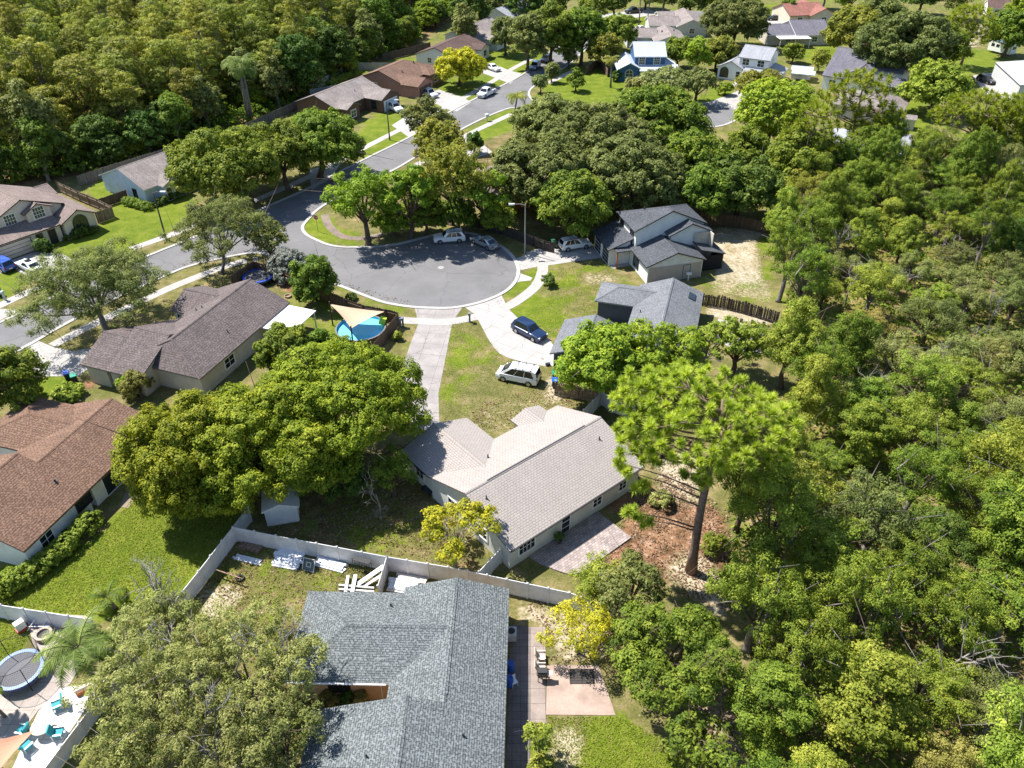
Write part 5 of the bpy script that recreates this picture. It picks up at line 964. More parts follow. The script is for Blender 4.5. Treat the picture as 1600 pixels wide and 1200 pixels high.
plank_pile('white vinyl panels left of the basketball board, stack nearer the long fence', px7(440, 360), px7(630, 395), 3, .34, .12, M_WHITEPL, 2, 3); plank_pile('white vinyl planks left of the basketball board, stack farther from the long fence', px7(420, 420), px7(612, 455), 3, .34, .12, M_WHITEPL, 2, 4); plank_pile('white vinyl planks lying right of the basketball board', px7(712, 420), px7(908, 475), 4, .24, .14, M_WHITEPL, 2, 5)
plank_pile('white vinyl planks stacked right of the fence stub above the blue-grey roof', px7(1195, 575), px7(1400, 612), 5, .26, .15, M_WHITEPL, 2, 6); plank_pile('beige beam lying along the fence above the blue-grey roof', px7(1250, 522), px7(1472, 565), 2, .3, .2, PL((0.55, 0.5, 0.45)), 1, 7, 'beam', 'beam_pile', 'beam')
x, y = G(612, 893); t = thing('cardboard_box', 'small tan cardboard box resting on the beige beam by the fence', 'box', (x - .45, y + .15, .22), .2); m = MB(); m.box((0, 0, .15), (.5, .4, .3)); m.build('carton', PL((0.5, 0.33, 0.2)), t); m = MB(); m.face([(-.25, -.2, .302), (.25, -.2, .302), (.25, -.38, .42), (-.25, -.38, .42)]); m.build('flap', PL((0.5, 0.33, 0.2)), t)
def slab(name, label, cat, a, b_, za, zb, wd, mat, th=.06, part=None):
    A = Vector((*G(a[0], a[1], za), za)); B = Vector((*G(b_[0], b_[1], zb), zb)); d = B - A; s_ = d.cross(Vector((0, 0, 1))).normalized() * wd / 2; n_ = s_.cross(d).normalized() * th / 2; m = MB(); P = [A - s_, A + s_, B + s_, B - s_]
    P = [p - Vector((A.x, A.y, 0)) for p in P]; top = [p + n_ for p in P]; bo = [p - n_ for p in P]; m.face(top); m.face(bo[::-1]); [m.face([top[i], bo[i], bo[(i + 1) % 4], top[(i + 1) % 4]]) for i in range(4)]
    o = m.build(name, mat); o.location = (A.x, A.y, 0); return tag(o, label, cat)
slab('loose_fence_panel', 'white vinyl panel leaning on the fence stub, upper of two', 'panel', px7(990, 575), px7(1162, 455), .1, 1.5, .45, M_WHITEPL); slab('loose_fence_panel', 'white vinyl panel leaning on the fence stub, lower of two', 'panel', px7(1025, 592), px7(1150, 515), .05, 1.1, .3, M_WHITEPL)
slab('vinyl_board', 'white vinyl board on rails above the blue-grey roof, left of a pair', 'board', px7(905, 640), px7(925, 515), .3, .3, .24, M_WHITEPL); slab('vinyl_board', 'white vinyl board on rails above the blue-grey roof, right of a pair', 'board', px7(950, 640), px7(975, 510), .34, .34, .3, M_WHITEPL)
slab('vinyl_rail', 'white rail under the two vinyl boards, upper of a pair', 'rail', px7(862, 580), px7(1100, 600), .15, .15, .14, M_WHITEPL, .12); slab('vinyl_rail', 'white rail under the two vinyl boards, lower of a pair', 'rail', px7(862, 608), px7(1100, 625), .15, .15, .14, M_WHITEPL, .12)
# basketball board lying against the stacks
A = px7(612, 478); x, y = G(*A); t = thing('basketball_board', 'clear basketball backboard with white outline propped by the fence', 'backboard', (x, y, 0), -0.25); tilt = Matrix.Rotation(-0.6, 3, 'X'); up_ = tilt @ Vector((0, 0, 1)); nn_ = tilt @ Vector((0, -1, 0))
def brd(m, u, v, w_, h_, k=0.0): c = Vector((u, 0, 0)) + up_ * v + nn_ * k; X = Vector((w_ / 2, 0, 0)); m.face([c - X - up_ * h_ / 2, c + X - up_ * h_ / 2, c + X + up_ * h_ / 2, c - X + up_ * h_ / 2])
m = MB(); brd(m, .55, .55, 1.1, 1.1); pn = m.build('panel', PL((0.10, 0.12, 0.12), 0.15), t)
m = MB(); [brd(m, *a, .012) for a in ((.55, .03, 1.1, .05), (.55, 1.07, 1.1, .05), (.03, .55, .05, 1.1), (1.07, .55, .05, 1.1), (.55, .38, .42, .05), (.55, .75, .42, .05), (.36, .56, .05, .4), (.74, .56, .05, .4))]; m.build('white_outline', PW, pn)
# black metal rack, railing, tyre, spool
x, y = G(*px7(955, 480)); t = thing('metal_rack', 'black metal rack of bars standing against the long vinyl fence', 'rack', (x, y, 0), -0.3)
for k in range(9): m = MB(); m.tube([(k * .22, 0, 0), (k * .22, .25, 1.2)], .025, 5); m.build('bar', M_BLACKTRIM, t)
for z in (.25, .75, 1.15): m = MB(); m.tube([(-.1, z * .21, z), (1.9, z * .21, z)], .03, 5); m.build('rail', M_BLACKTRIM, t)
m = MB(); m.box((.9, .25, 1.3), (1.5, .5, .05)); m.build('shelf', M_BLACKTRIM, t)
A, B = G(*px7(52, 525)), G(*px7(212, 580)); d = Vector(B) - Vector(A); t = thing('garden_railing', 'short brown garden railing standing on the lawn inside the slanting vinyl fence', 'railing', (*A, 0), math.atan2(d.y, d.x)); L_ = d.length
for k in range(6): m = MB(); m.tube([(L_ * k / 5, 0, 0), (L_ * k / 5, 0, .85)], .03, 5); m.build('baluster', M_TIMBER, t)
m = MB(); m.box((L_ / 2, 0, .87), (L_, .09, .05)); m.build('handrail', M_TIMBER, t)
x, y = G(*px7(198, 540)); o = MB(); o.lathe([(.2, .08), (.24, .0), (.34, .0), (.36, .1), (.34, .2), (.24, .2), (.2, .12)], n=24); o = o.build('tyre', M_TYRE); o.location = (x, y, .01); tag(o, 'black tyre lying by the brown garden railing', 'tyre')
# beside the nearest house: barrels, chair, grill, mat
for i, (px, lab) in enumerate((((797.5, 1047), 'blue plastic barrel against the right wall of the nearest house, farther one'), ((796, 1070), 'blue plastic barrel against the right wall of the nearest house, nearer one'))):
    x, y = G(*px); t = thing('barrel', lab, 'barrel', (x, y, 0)); m = MB(); m.lathe([(0, 0), (.27, 0), (.3, .25), (.27, .3), (.3, .35), (.3, .6), (.27, .65), (.3, .7), (.27, .92), (0, .93)], n=20); m.build('drum', M_BINBLUE, t); m = MB(); m.lathe([(.05, .97), (.06, .93)], (.12, 0, 0), 8); m.build('bung', M_DARK, t)
x, y = G(803, 1070); t = thing('plastic_chair', 'white plastic chair by the blue barrels beside the nearest house', 'chair', (x, y, 0), .5); m = MB(); m.box((0, 0, .43), (.45, .45, .04)); m.build('seat', PW, t); m = MB(); m.box((0, .22, .68), (.45, .04, .48)); m.build('backrest', PW, t); [(lambda m: (m.tube([(a, b, 0), (a * .9, b * .9, .43)], .025, 6), m.build('leg', PW, t)))(MB()) for a in (-.22, .22) for b in (-.22, .22)]
x, y = G(799, 996); t = thing('air_conditioner', 'pale air conditioning unit against the right wall of the nearest house', 'unit', (x, y, 0)); m = MB(); m.box((0, 0, .42), (.8, .8, .8)); m.build('casing', PL((0.5, 0.5, 0.5)), t, bevel=.05); m = MB(); m.lathe([(.3, .835), (.05, .84), (0, .84)], n=16); m.build('fan_grille', M_DARK, t)
x, y = G(845, 1030); t = thing('garden_chair', 'tan wooden garden chair at the corner of the pink concrete pad, farther of two', 'chair', (x, y, 0), math.pi / 2)
M_TANW = PL((0.52, 0.44, 0.38), 0.7)
def lounge(t, mat, cush=None):
    m = MB(); m.box((0, 0, .38), (.66, .68, .14 if cush else .05)); m.build('seat', cush or mat, t, bevel=.03 if cush else 0); m = MB(); m.box((0, .36, .7), (.64, .14 if cush else .05, .72), tilt=Matrix.Rotation(-.3, 3, 'X')); m.build('backrest', cush or mat, t)
    for a in (-.33, .33):
        m = MB(); m.box((a, 0, .58), (.09, .72, .04)); m.build('armrest', mat, t)
        for b in (-.3, .3): m = MB(); m.box((a, b, .28), (.06, .06, .57)); m.build('leg', mat, t)
lounge(t, M_TANW)
x, y = G(845, 1049); t = thing('garden_chair', 'tan wooden garden chair at the corner of the pink concrete pad, beside the black grill', 'chair', (x, y, 0), math.pi / 2); lounge(t, M_TANW)
x, y = G(847, 1062); t = thing('barbecue_grill', 'black barbecue grill on the edge of the pink concrete pad', 'grill', (x, y, 0)); m = MB(); m.box((0, 0, .8), (.7, .5, .3)); m.build('firebox', M_BLACKTRIM, t, bevel=.08); m = MB(); m.box((0, .05, 1.02), (.7, .45, .2)); m.build('lid', M_BLACKTRIM, t, bevel=.09); m = MB(); m.box((.55, 0, .85), (.4, .4, .03)); m.build('side_shelf', M_TANW, t); [(lambda m: (m.box((a, b, .33), (.05, .05, .66)), m.build('leg', M_BLACKTRIM, t)))(MB()) for a in (-.3, .3) for b in (-.2, .2)]
x, y = G(909, 1057); t = thing('slatted_mat', 'black slatted mat lying on the pink concrete pad', 'mat', (x, y, 0.03)); [(lambda m: (m.box((0, -.6 + .13 * k, .03), (1.85, .075, .035)), m.build('slat', M_BLACKTRIM, t)))(MB()) for k in range(10)]; [(lambda m: (m.box((a, -.02, .01), (.06, 1.3, .02)), m.build('bearer', M_BLACKTRIM, t)))(MB()) for a in (-.8, 0, .8)]
# the lower left patio
M_TEAL = PL((0.02, 0.27, 0.31), 0.7, 0, .15); M_ALU = PL((0.55, 0.56, 0.57), 0.35, 0.3)
for px, rz, lab in (((92, 1106), math.radians(-60), 'teal cushioned armchair standing alone on the white patio, farthest from the round table'), ((93, 1150), math.radians(100), 'teal cushioned armchair right of the round patio table'), ((44, 1170), math.radians(150), 'teal cushioned armchair below left of the round patio table'), ((38, 1146), math.radians(-100), 'teal cushioned armchair left of the round patio table, by the salmon sail')):
    x, y = G(*px); t = thing('patio_armchair', lab, 'chair', (x, y, .03), rz); lounge(t, M_ALU, M_TEAL)
x, y = G(71, 1143); t = thing('round_table', 'round tan patio table with wheel pattern between the teal chairs', 'table', (x, y, .03)); m = MB(); m.lathe([(0, .74), (.72, .74), (.74, .72), (.72, .7), (0, .7)], n=36); m.build('table_top', PL((0.6, 0.5, 0.4)), t); m = MB(); [m.lathe([(a, .745), (b, .745)], n=36) for a, b in ((.2, .26), (.45, .48))]; [m.box((.34 * math.cos(k * .785), .34 * math.sin(k * .785), .744), (.26, .03, .006), k * .785) for k in range(8)]; m.build('pattern', PL((0.4, 0.32, 0.25)), t); m = MB(); m.lathe([(.3, 0), (.06, .08), (.06, .7)], n=14); m.build('pedestal', M_ALU, t)
x, y = G(70, 995); t = thing('fire_pit', 'round stone fire pit with dark bowl on the tan patio', 'fire pit', (x, y, .03)); m = MB(); m.lathe([(.66, 0), (.66, .4), (.45, .4), (.45, .1)], n=30); m.build('stone_ring', pavermat('pit_stone', (0.4, 0.33, 0.25), (0.55, 0.47, 0.38), .25, .13), t); m = MB(); m.lathe([(.45, .3), (.2, .15), (0, .12)], n=24); m.build('bowl', PL((0.12, 0.11, 0.1)), t)
x, y = G(103, 984); t = thing('climbing_triangle', 'red triangular play frame against the white fence behind the trampoline', 'toy', (x, y, 0), -.3)
for a, b in (((-.5, 0, 0), (0, .2, 1.1)), ((.5, 0, 0), (0, .2, 1.1)), ((-.5, 0, .05), (.5, 0, .05)), ((-.25, .1, .55), (.25, .1, .55))): m = MB(); m.tube([a, b], .04, 6); m.build('bar', PL((0.4, 0.04, 0.03)), t)
x, y = G(35, 984); t = thing('toy_car', 'white and red ride-on toy standing against the fence at the left edge', 'toy', (x, y, 0), .9); m = MB(); m.box((0, 0, .55), (.7, .5, .8)); m.build('shell', PW, t, bevel=.18); m = MB(); m.box((0, 0, .14), (.8, .55, .25)); m.build('base', PL((0.45, 0.08, 0.04)), t, bevel=.08)
x, y = G(58, 984); t = thing('swing_frame', 'fallen blue and white swing frame by the fire pit', 'frame', (x, y, 0), -.2)
for a, b, c_ in (((-1, 0, .1), (1.2, .2, .5), PW), ((-.9, .3, .5), (1.3, -.1, .1), PBLUE), ((-.6, -.3, .1), (-.2, .4, .7), PW), ((.5, -.3, .1), (.8, .4, .6), PBLUE)): m = MB(); m.tube([a, b], .035, 6); m.build('tube', c_, t)
x, y = G(132, 1082); t = thing('planter_box', 'orange wooden planter box in the shade at the patio corner', 'planter', (x, y, 0), .6); m = MB(); m.box((0, 0, .2), (1.0, .3, .4)); m.build('box', PL((0.5, 0.16, 0.03)), t, bevel=.03); m = MB(); m.box((0, 0, .405), (.9, .22, .02)); m.build('soil', PL((0.05, 0.035, 0.025)), t)
x, y = G(480, 456); o = MB(); o.lathe([(.3, 0), (.42, 0), (.45, .25), (.36, .25), (.3, .05), (0, .05)], n=20); o = o.build('garden_pot', PL((0.3, 0.22, 0.16))); o.location = (*G(450, 464), 0); tag(o, 'low round garden pot at the roof corner of the brown-grey house', 'pot')
x, y = G(441, 447); t = thing('spool_table', 'small grey metal table on red mulch by the trampoline with the basketball board', 'table', (x, y, 0)); m = MB(); m.lathe([(0, .5), (.5, .5), (.5, .46), (0, .46)], n=20); m.build('table_top', M_ALU, t); m = MB(); m.tube([(0, 0, 0), (0, 0, .47)], .06, 8); m.build('pedestal', M_ALU, t)
for px, lab in (((1140, 500), 'first'), ((1158, 503), 'second'), ((1175, 505), 'third'), ((1193, 508), 'fourth')):
    x, y = G(*px); m = MB(); m.lathe([(0, 0), (.16, 0), (.2, .4), (.16, .42), (.14, .36), (0, .36)], n=12); o = m.build('plant_pot', M_DARK); o.location = (x, y, 0); tag(o, 'dark plant pot below the broken picket fence, %s of four from the left' % lab, 'pot')
x, y = G(856, 571); t = thing('toolbox', 'small dark box on the pale driveway by the slate garage', 'box', (x, y, 0.015), .3); m = MB(); m.box((0, 0, .15), (.5, .35, .3)); m.build('case', M_BINDARK, t, bevel=.03); m = MB(); m.tube([(-.12, 0, .3), (-.1, 0, .38), (.1, 0, .38), (.12, 0, .3)], .015, 5); m.build('handle', M_ALU, t)
x, y = G(669, 770); t = thing('garden_bench', 'dark blue covered bench against the left gable wall of the beige-roofed house', 'bench', (x, y, 0), math.radians(-50)); m = MB(); m.box((0, 0, .45), (1.3, .6, .1)); m.build('seat', M_BINDARK, t); m = MB(); m.box((0, .3, .75), (1.3, .08, .6)); m.build('backrest', PL((0.02, 0.06, 0.16)), t); [(lambda m: (m.box((a, b, .2), (.07, .07, .4)), m.build('leg', M_BINDARK, t)))(MB()) for a in (-.58, .58) for b in (-.24, .24)]
# ------------------------------------------------------------------ vegetation
RNG = np.random.default_rng(20)
def unit(v): return v / (np.linalg.norm(v, axis=-1, keepdims=True) + 1e-9)
def leaf_quads(c, nrm, ln, wd, rng, axis=None):
    """diamond shaped leaves: centres, normals, lengths, widths"""
    n = len(c); nrm = unit(nrm); t = rng.normal(size=(n, 3)) if axis is None else axis
    t = unit(t - nrm * (t * nrm).sum(-1, keepdims=True)); b = np.cross(nrm, t)
    L, Wd = np.asarray(ln).reshape(-1, 1) / 2, np.asarray(wd).reshape(-1, 1) / 2
    fold = nrm * Wd * 0.35
    V = np.stack([c - t * L, c + b * Wd + fold, c + t * L, c - b * Wd + fold], 1).reshape(-1, 3)
    return V, np.arange(4 * n).reshape(-1, 4)
def leaf_mesh(name, V, F, lv, mats):
    me = bpy.data.meshes.new(name); fast_mesh(me, V, F); a = me.attributes.new('lv', 'FLOAT', 'FACE'); a.data.foreach_set('value', np.clip(lv, 0, 1).astype(np.float32)); me.materials.append(mats); return me
def rand_dirs(n, rng, up=-0.4):
    d = unit(rng.normal(size=(n * 4 + 16, 3))); return d[d[:, 2] > up][:n]
def foliage(lobes, rng, clump=0.75, dens=0.9, per=42, leaf=0.3, asp=0.6, flat=0.8, fill=0.25, up=-0.35):
    """lobes: list of (centre, radii). returns vertices, faces, tone per leaf"""
    C, LV, NO = [], [], []
    lc = np.array([l[0] for l in lobes], float); lr = np.array([l[1] for l in lobes], float)
    cl = []
    for i in range(len(lobes)):
        r = lr[i]; area = 4 * math.pi * (r[0] * r[1] + r[0] * r[2] + r[1] * r[2]) / 3; n = max(5, int(area * dens / (clump * clump * 2.2)))
        d = rand_dirs(n, rng, up); p = lc[i] + d * r * rng.uniform(.82, 1.06, (len(d), 1))
        keep = np.ones(len(p), bool)
        for j in range(len(lobes)):
            if j != i: keep &= (((p - lc[j]) / lr[j]) ** 2).sum(1) > 0.62
        p, d = p[keep], d[keep]; tone = rng.normal(0.0, 0.07)
        for q, e in zip(p, d): cl.append((q, e, tone + rng.normal(0.5, 0.13)))
    for q, e, tone in cl:
        rc = clump * rng.uniform(.65, 1.25); n = int(per * rng.uniform(.7, 1.3)); d = unit(rng.normal(size=(n, 3)) + e * 0.55 + np.array([0, 0, .35]))
        pos = q + d * rc * np.array([1, 1, flat]) * (rng.random((n, 1)) ** .45)
        C.append(pos); NO.append(d + e * .35 + np.array([0, 0, .6]) + rng.normal(size=(n, 3)) * .34); LV.append(tone + rng.normal(0, .17, n))
    C, NO, LV = np.concatenate(C), np.concatenate(NO), np.concatenate(LV)
    if fill:
        k = int(len(C) * fill); li = rng.integers(0, len(lobes), k); d = unit(rng.normal(size=(k, 3))); p = lc[li] + d * lr[li] * rng.uniform(.3, .8, (k, 1)); C = np.concatenate([C, p]); NO = np.concatenate([NO, rng.normal(size=(k, 3))]); LV = np.concatenate([LV, rng.normal(.45, .12, k)])
    n = len(C); s_ = leaf * rng.uniform(.6, 1.35, n); V, F = leaf_quads(C, NO, s_ * 1.25, s_ * 1.25 * asp, rng); return V, F, LV
def limbs(mb, base, fork, ends, r0, rng, twig=0.35):
    base, fork = Vector(base), Vector(fork); mid = base.lerp(fork, .5) + Vector(rng.normal(size=3) * .06 * (fork - base).length); mid.z = (base.z + fork.z) / 2
    mb.tube([base, base + Vector((0, 0, .25)), mid, fork], [r0 * 1.5, r0 * 1.08, r0 * .9, r0 * .72], 8)
    for e in ends:
        e = Vector(e); k = (fork - base) * rng.uniform(.7, 1.0) + base; m1 = k.lerp(e, .5) + Vector(rng.normal(size=3) * .08 * (e - k).length) + Vector((0, 0, .08 * (e - k).length)); r = r0 * rng.uniform(.32, .5)
        mb.tube([k, m1, e], [r, r * .65, r * .25], 6)
        for _ in range(2):
            f = m1.lerp(e, rng.uniform(.1, .8)); g = f + Vector(rng.normal(size=3)) * (e - k).length * twig; mb.tube([f, f.lerp(g, .5) + Vector((0, 0, .1)), g], [r * .35, r * .22, r * .1], 5)
def crown_lobes(kind, R, H, rng):
    """lobes of a crown whose trunk stands at the origin"""
    out = []
    if kind == 'dense':
        zc, rz = H * .54, H * .46
        for d in rand_dirs(int(42 + R * 3), rng, -.5):
            r = R * rng.uniform(.13, .235); k = rng.uniform(.84, 1.06); p = d * np.array([R - r * .8, R - r * .8, rz - r * .5]) * k; out.append((p + [0, 0, zc], (r, r, r * .85)))
        out.append((np.array([0, 0, zc]), (R * .62, R * .62, rz * .64)))
    elif kind == 'oak':
        zc, rz = H * .66, H * .30
        for d in rand_dirs(int(10 + R * 1.6), rng, -.35):
            r = R * rng.uniform(.22, .36); k = rng.uniform(.72, 1.0); p = d * np.array([R - r, R - r, rz - r * .3]) * k; out.append((p + [0, 0, zc], (r * 1.1, r * 1.1, r * .62)))
    elif kind == 'open':
        zc, rz = H * .64, H * .34
        for d in rand_dirs(int(9 + R * 2), rng, -.6):
            r = R * rng.uniform(.16, .28); k = rng.uniform(.6, 1.05); p = d * np.array([R - r, R - r, rz]) * k; out.append((p + [0, 0, zc], (r, r, r * .7)))
    elif kind == 'wispy':
        zc, rz = H * .60, H * .38
        for d in rand_dirs(int(22 + R * 4.5), rng, -.3):
            r = R * rng.uniform(.11, .2); k = rng.uniform(.45, 1.08); p = d * np.array([R - r, R - r, rz]) * k; out.append((p + [0, 0, zc], (r * 1.25, r * 1.25, r * .6)))
    elif kind == 'tall':
        zc, rz = H * .58, H * .42
        for d in rand_dirs(int(10 + H * .7), rng, -.75):
            r = R * rng.uniform(.3, .48); p = d * np.array([R - r * .8, R - r * .8, rz - r * .5]); out.append((p + [0, 0, zc], (r, r, r * .9)))
        out.append((np.array([0, 0, zc]), (R * .55, R * .55, rz * .7)))
    elif kind == 'cypress':
        for k in range(int(10 + H * .7)):
            z = H * (.30 + .70 * (k + .5) / (10 + H * .7)); prof = R * (1 - ((z / H - .45) / .62) ** 2) if z > H * .45 else R * .8; a = rng.uniform(0, 6.28); q = max(prof, .3 * R) * rng.uniform(.35, .75); r = R * rng.uniform(.28, .42)
            out.append((np.array([q * math.cos(a), q * math.sin(a), z - r * .4]), (r, r, r * .62)))
    elif kind == 'bush':
        for d in rand_dirs(int(6 + R * 3), rng, -.1):
            r = R * rng.uniform(.3, .45); p = d * np.array([R - r * .8, R - r * .8, H * .55]) * .9; out.append((p + [0, 0, H * .38], (r, r, H * .32)))
    return out
KINDP = dict(dense=dict(clump=.62, dens=1.0, per=44, leaf=.25, up=-.45), oak=dict(clump=.68, dens=.8, per=36, leaf=.24, flat=.65, fill=.12), open=dict(clump=.6, dens=.75, per=30, leaf=.24, fill=.05), tall=dict(clump=.7, dens=.85, per=38, leaf=.28), cypress=dict(clump=.75, dens=.95, per=30, leaf=.30, asp=.38, flat=.55, fill=.15), wispy=dict(clump=.5, dens=.9, per=46, leaf=.15, asp=.42, fill=.0, up=-.8), bush=dict(clump=.42, dens=1.0, per=34, leaf=.17, fill=.15))
M_BARK = plain('brown_bark', (0.11, 0.08, 0.06), .9, 0, .35, 2.0, .2, .3); M_BARKG = plain('grey_bark', (0.19, 0.17, 0.15), .9, 0, .3, 2.0, .2, .3); M_BARKP = plain('pine_bark', (0.21, 0.145, 0.115), .9, 0, .4, 3.0, .2, .5); M_BARKW = plain('pale_dead_wood', (0.27, 0.25, 0.225), .9, 0, .2, 2.0, .2, .2)
LF = dict(dense=leafmat('leaf_dense', (0.042, 0.064, 0.006), (0.098, 0.122, 0.010), (0.20, 0.21, 0.02)), broad=leafmat('leaf_broad', (0.030, 0.054, 0.008), (0.070, 0.098, 0.012), (0.145, 0.168, 0.022)), oak=leafmat('leaf_oak', (0.038, 0.050, 0.013), (0.082, 0.096, 0.026), (0.15, 0.16, 0.05)), maple=leafmat('leaf_maple', (0.045, 0.078, 0.008), (0.10, 0.138, 0.012), (0.19, 0.22, 0.024)), yellow=leafmat('leaf_yellow', (0.08, 0.095, 0.008), (0.17, 0.168, 0.012), (0.31, 0.27, 0.02), hue=.002), gold=leafmat('leaf_gold', (0.050, 0.062, 0.010), (0.108, 0.117, 0.018), (0.20, 0.188, 0.032), hue=.01), pine=leafmat('needles', (0.050, 0.070, 0.010), (0.120, 0.148, 0.020), (0.215, 0.235, 0.04), .38, .004, 2.75), cypress=leafmat('leaf_cypress', (0.055, 0.064, 0.012), (0.119, 0.130, 0.023), (0.21, 0.208, 0.044), .34, .018, 2.1), pinefar=leafmat('far_needles', (0.04, 0.058, 0.008), (0.10, 0.12, 0.014), (0.19, 0.20, 0.03), .3, .01, 2.3), brush=leafmat('leaf_brush', (0.052, 0.062, 0.016), (0.112, 0.122, 0.034), (0.20, 0.20, 0.075)), lime=leafmat('leaf_lime', (0.048, 0.070, 0.009), (0.106, 0.132, 0.017), (0.20, 0.212, 0.034)), bronze=leafmat('leaf_bronze', (0.06, 0.058, 0.014), (0.12, 0.112, 0.026), (0.19, 0.165, 0.05)), silver=leafmat('leaf_silver', (0.12, 0.13, 0.10), (0.22, 0.235, 0.19), (0.36, 0.36, 0.32), .2, .005, 1.0), palm=leafmat('palm_frond', (0.032, 0.06, 0.012), (0.075, 0.11, 0.022), (0.15, 0.18, 0.05), .2, .01), dark=leafmat('leaf_dark', (0.020, 0.040, 0.008), (0.046, 0.074, 0.012), (0.09, 0.12, 0.025)))
def tree_meshes(kind, R, H, leaf, seed, bark=None, lobes=None, base=None, par=None, trunk_r=None, name='crown'):
    rng = np.random.default_rng(seed); lobes = lobes if lobes is not None else crown_lobes(kind, R, H, rng); p = dict(KINDP.get(kind, KINDP['tall'])); p.update(par or {})
    V, F, lv = foliage(lobes, rng, **p); cm = leaf_mesh(name, V, F, lv, LF[leaf])
    mb = MB(); hi = H * (.34 if kind != 'cypress' else .6); tr = trunk_r or (0.05 * R + .008 * H + .05); b0 = base or (0, 0, 0)
    ends = [l[0] for l in lobes]; ends = [ends[i] for i in rng.permutation(len(ends))[:min(len(ends), 12)]]
    top = (b0[0] * .5 + float(np.mean([e[0] for e in ends])) * .3, b0[1] * .5 + float(np.mean([e[1] for e in ends])) * .3, hi)
    limbs(mb, b0, top, ends, tr, rng)
    return cm, mb, bark or M_BARK
def put(cm, trunk_mesh, label, x, y, rz=0, sc=1.0, sz=None, name='tree', cat='tree', group=None):
    t = thing(name, label, cat, (x, y, 0), rz, group); t.scale = (sc, sc, sz or sc)
    for nm, me in (('crown', cm), ('trunk', trunk_mesh)):
        o = bpy.data.objects.new(nm, me); COL.objects.link(o); o.parent = t
    return t
def mesh_of(mb, mat, name='trunk'):
    o = mb.build(name, mat, smooth=True); me = o.data; bpy.data.objects.remove(o); return me
SEED = [100]
def hero(label, px, rpx, H, kind, leaf, base=None, bark=None, zc=.62, par=None, name='tree', cat='tree', squash=1.0, tr=None):
    """px: where the middle of the crown shows; rpx: its half width in photo pixels; H: height in metres"""
    SEED[0] += 1; z = H * zc; x, y = G(px[0], px[1], z); R = rpx / ppm(px[1], z)
    b_ = None
    if base: q = G(*base); b_ = (q[0] - x, q[1] - y, 0)
    cm, mb, bk = tree_meshes(kind, R, H, leaf, SEED[0], bark, base=b_, par=par, trunk_r=tr); t = put(cm, mesh_of(mb, bk), label, x, y, name=name, cat=cat); return t

# --- big trees one can tell apart
hero('huge round evergreen tree, rightmost of three, touching the beige roof', (531, 628), 136, 11.5, 'dense', 'dense', par=dict(leaf=.185, clump=.6, per=70))
hero('huge round evergreen tree, leftmost of three, touching the rust roof', (290, 700), 104, 10.5, 'dense', 'dense', par=dict(leaf=.185, clump=.6, per=70))
hero('huge round evergreen tree, middle one of three, above the white garden shed', (412, 685), 128, 10.5, 'dense', 'dense', par=dict(leaf=.185, clump=.6, per=70))
hero('lower evergreen tree at the front foot of three huge ones, by the slanting fence', (335, 738), 78, 7.0, 'dense', 'dense', par=dict(leaf=.18, clump=.55, per=64)); hero('lower evergreen tree under three huge ones, right beside the white garden shed', (445, 722), 50, 6.5, 'dense', 'broad', par=dict(leaf=.22, clump=.6))
hero('dark leafy tree growing behind the huge round trees, at the white patio cover', (445, 545), 44, 7, 'dense', 'broad', par=dict(clump=.5))
hero('dark leafy low tree just behind the huge round trees, left of the round pool', (500, 545), 34, 5, 'dense', 'broad', par=dict(clump=.5))
hero('spreading tree with many pale limbs showing, on the verge before the brown-grey roof', (143, 450), 115, 9.5, 'wispy', 'oak', base=(166, 517), bark=M_BARKG, par=dict(clump=.8, leaf=.2, per=74, dens=1.1), tr=.36)
hero('open grey-green tree on the verge left of the pool yard fence', (347, 358), 86, 9, 'wispy', 'oak', base=(348, 428), bark=M_BARKG, par=dict(clump=.66, leaf=.22, per=40), tr=.26)
hero('dark round street tree on the kerb, left of a row of three', (352, 250), 86, 11.5, 'dense', 'broad', base=(392, 318), par=dict(leaf=.32, clump=.8))
hero('dark round street tree on the kerb, middle of a row of three', (432, 232), 58, 10.5, 'dense', 'broad', base=(451, 298), par=dict(leaf=.32, clump=.8))
hero('dark round street tree on the kerb, right of a row of three', (498, 216), 68, 10.5, 'dense', 'broad', base=(500, 278), par=dict(leaf=.32, clump=.8))
hero('fresh green tree on the grass point of the cul-de-sac, trunk on the kerb', (566, 312), 60, 11, 'wispy', 'maple', base=(576, 383), par=dict(leaf=.32, clump=.75))
hero('green tree between the grass point and the parked white car', (640, 308), 48, 12, 'wispy', 'maple', base=(642, 372), par=dict(leaf=.32))
hero('yellow-green tree above the parked white car', (718, 276), 60, 15, 'wispy', 'gold', base=(704, 350), par=dict(leaf=.34, clump=.8))
hero('leafy green tree above the silver sedan', (748, 300), 44, 12, 'wispy', 'maple', base=(752, 350), par=dict(leaf=.32))
hero('leafy low tree around the grey bare tree beside the beige roof', (612, 738), 40, 4.8, 'wispy', 'broad', par=dict(per=60)); hero('dark low bushy tree under the huge evergreens, right of the white garden shed', (535, 745), 36, 4.0, 'dense', 'dark', par=dict(leaf=.2, clump=.5)); hero('tall lime-green tree behind the grey mossy oak at the upper right', (1470, 70), 44, 12, 'dense', 'broad', par=dict(leaf=.36, clump=.85))
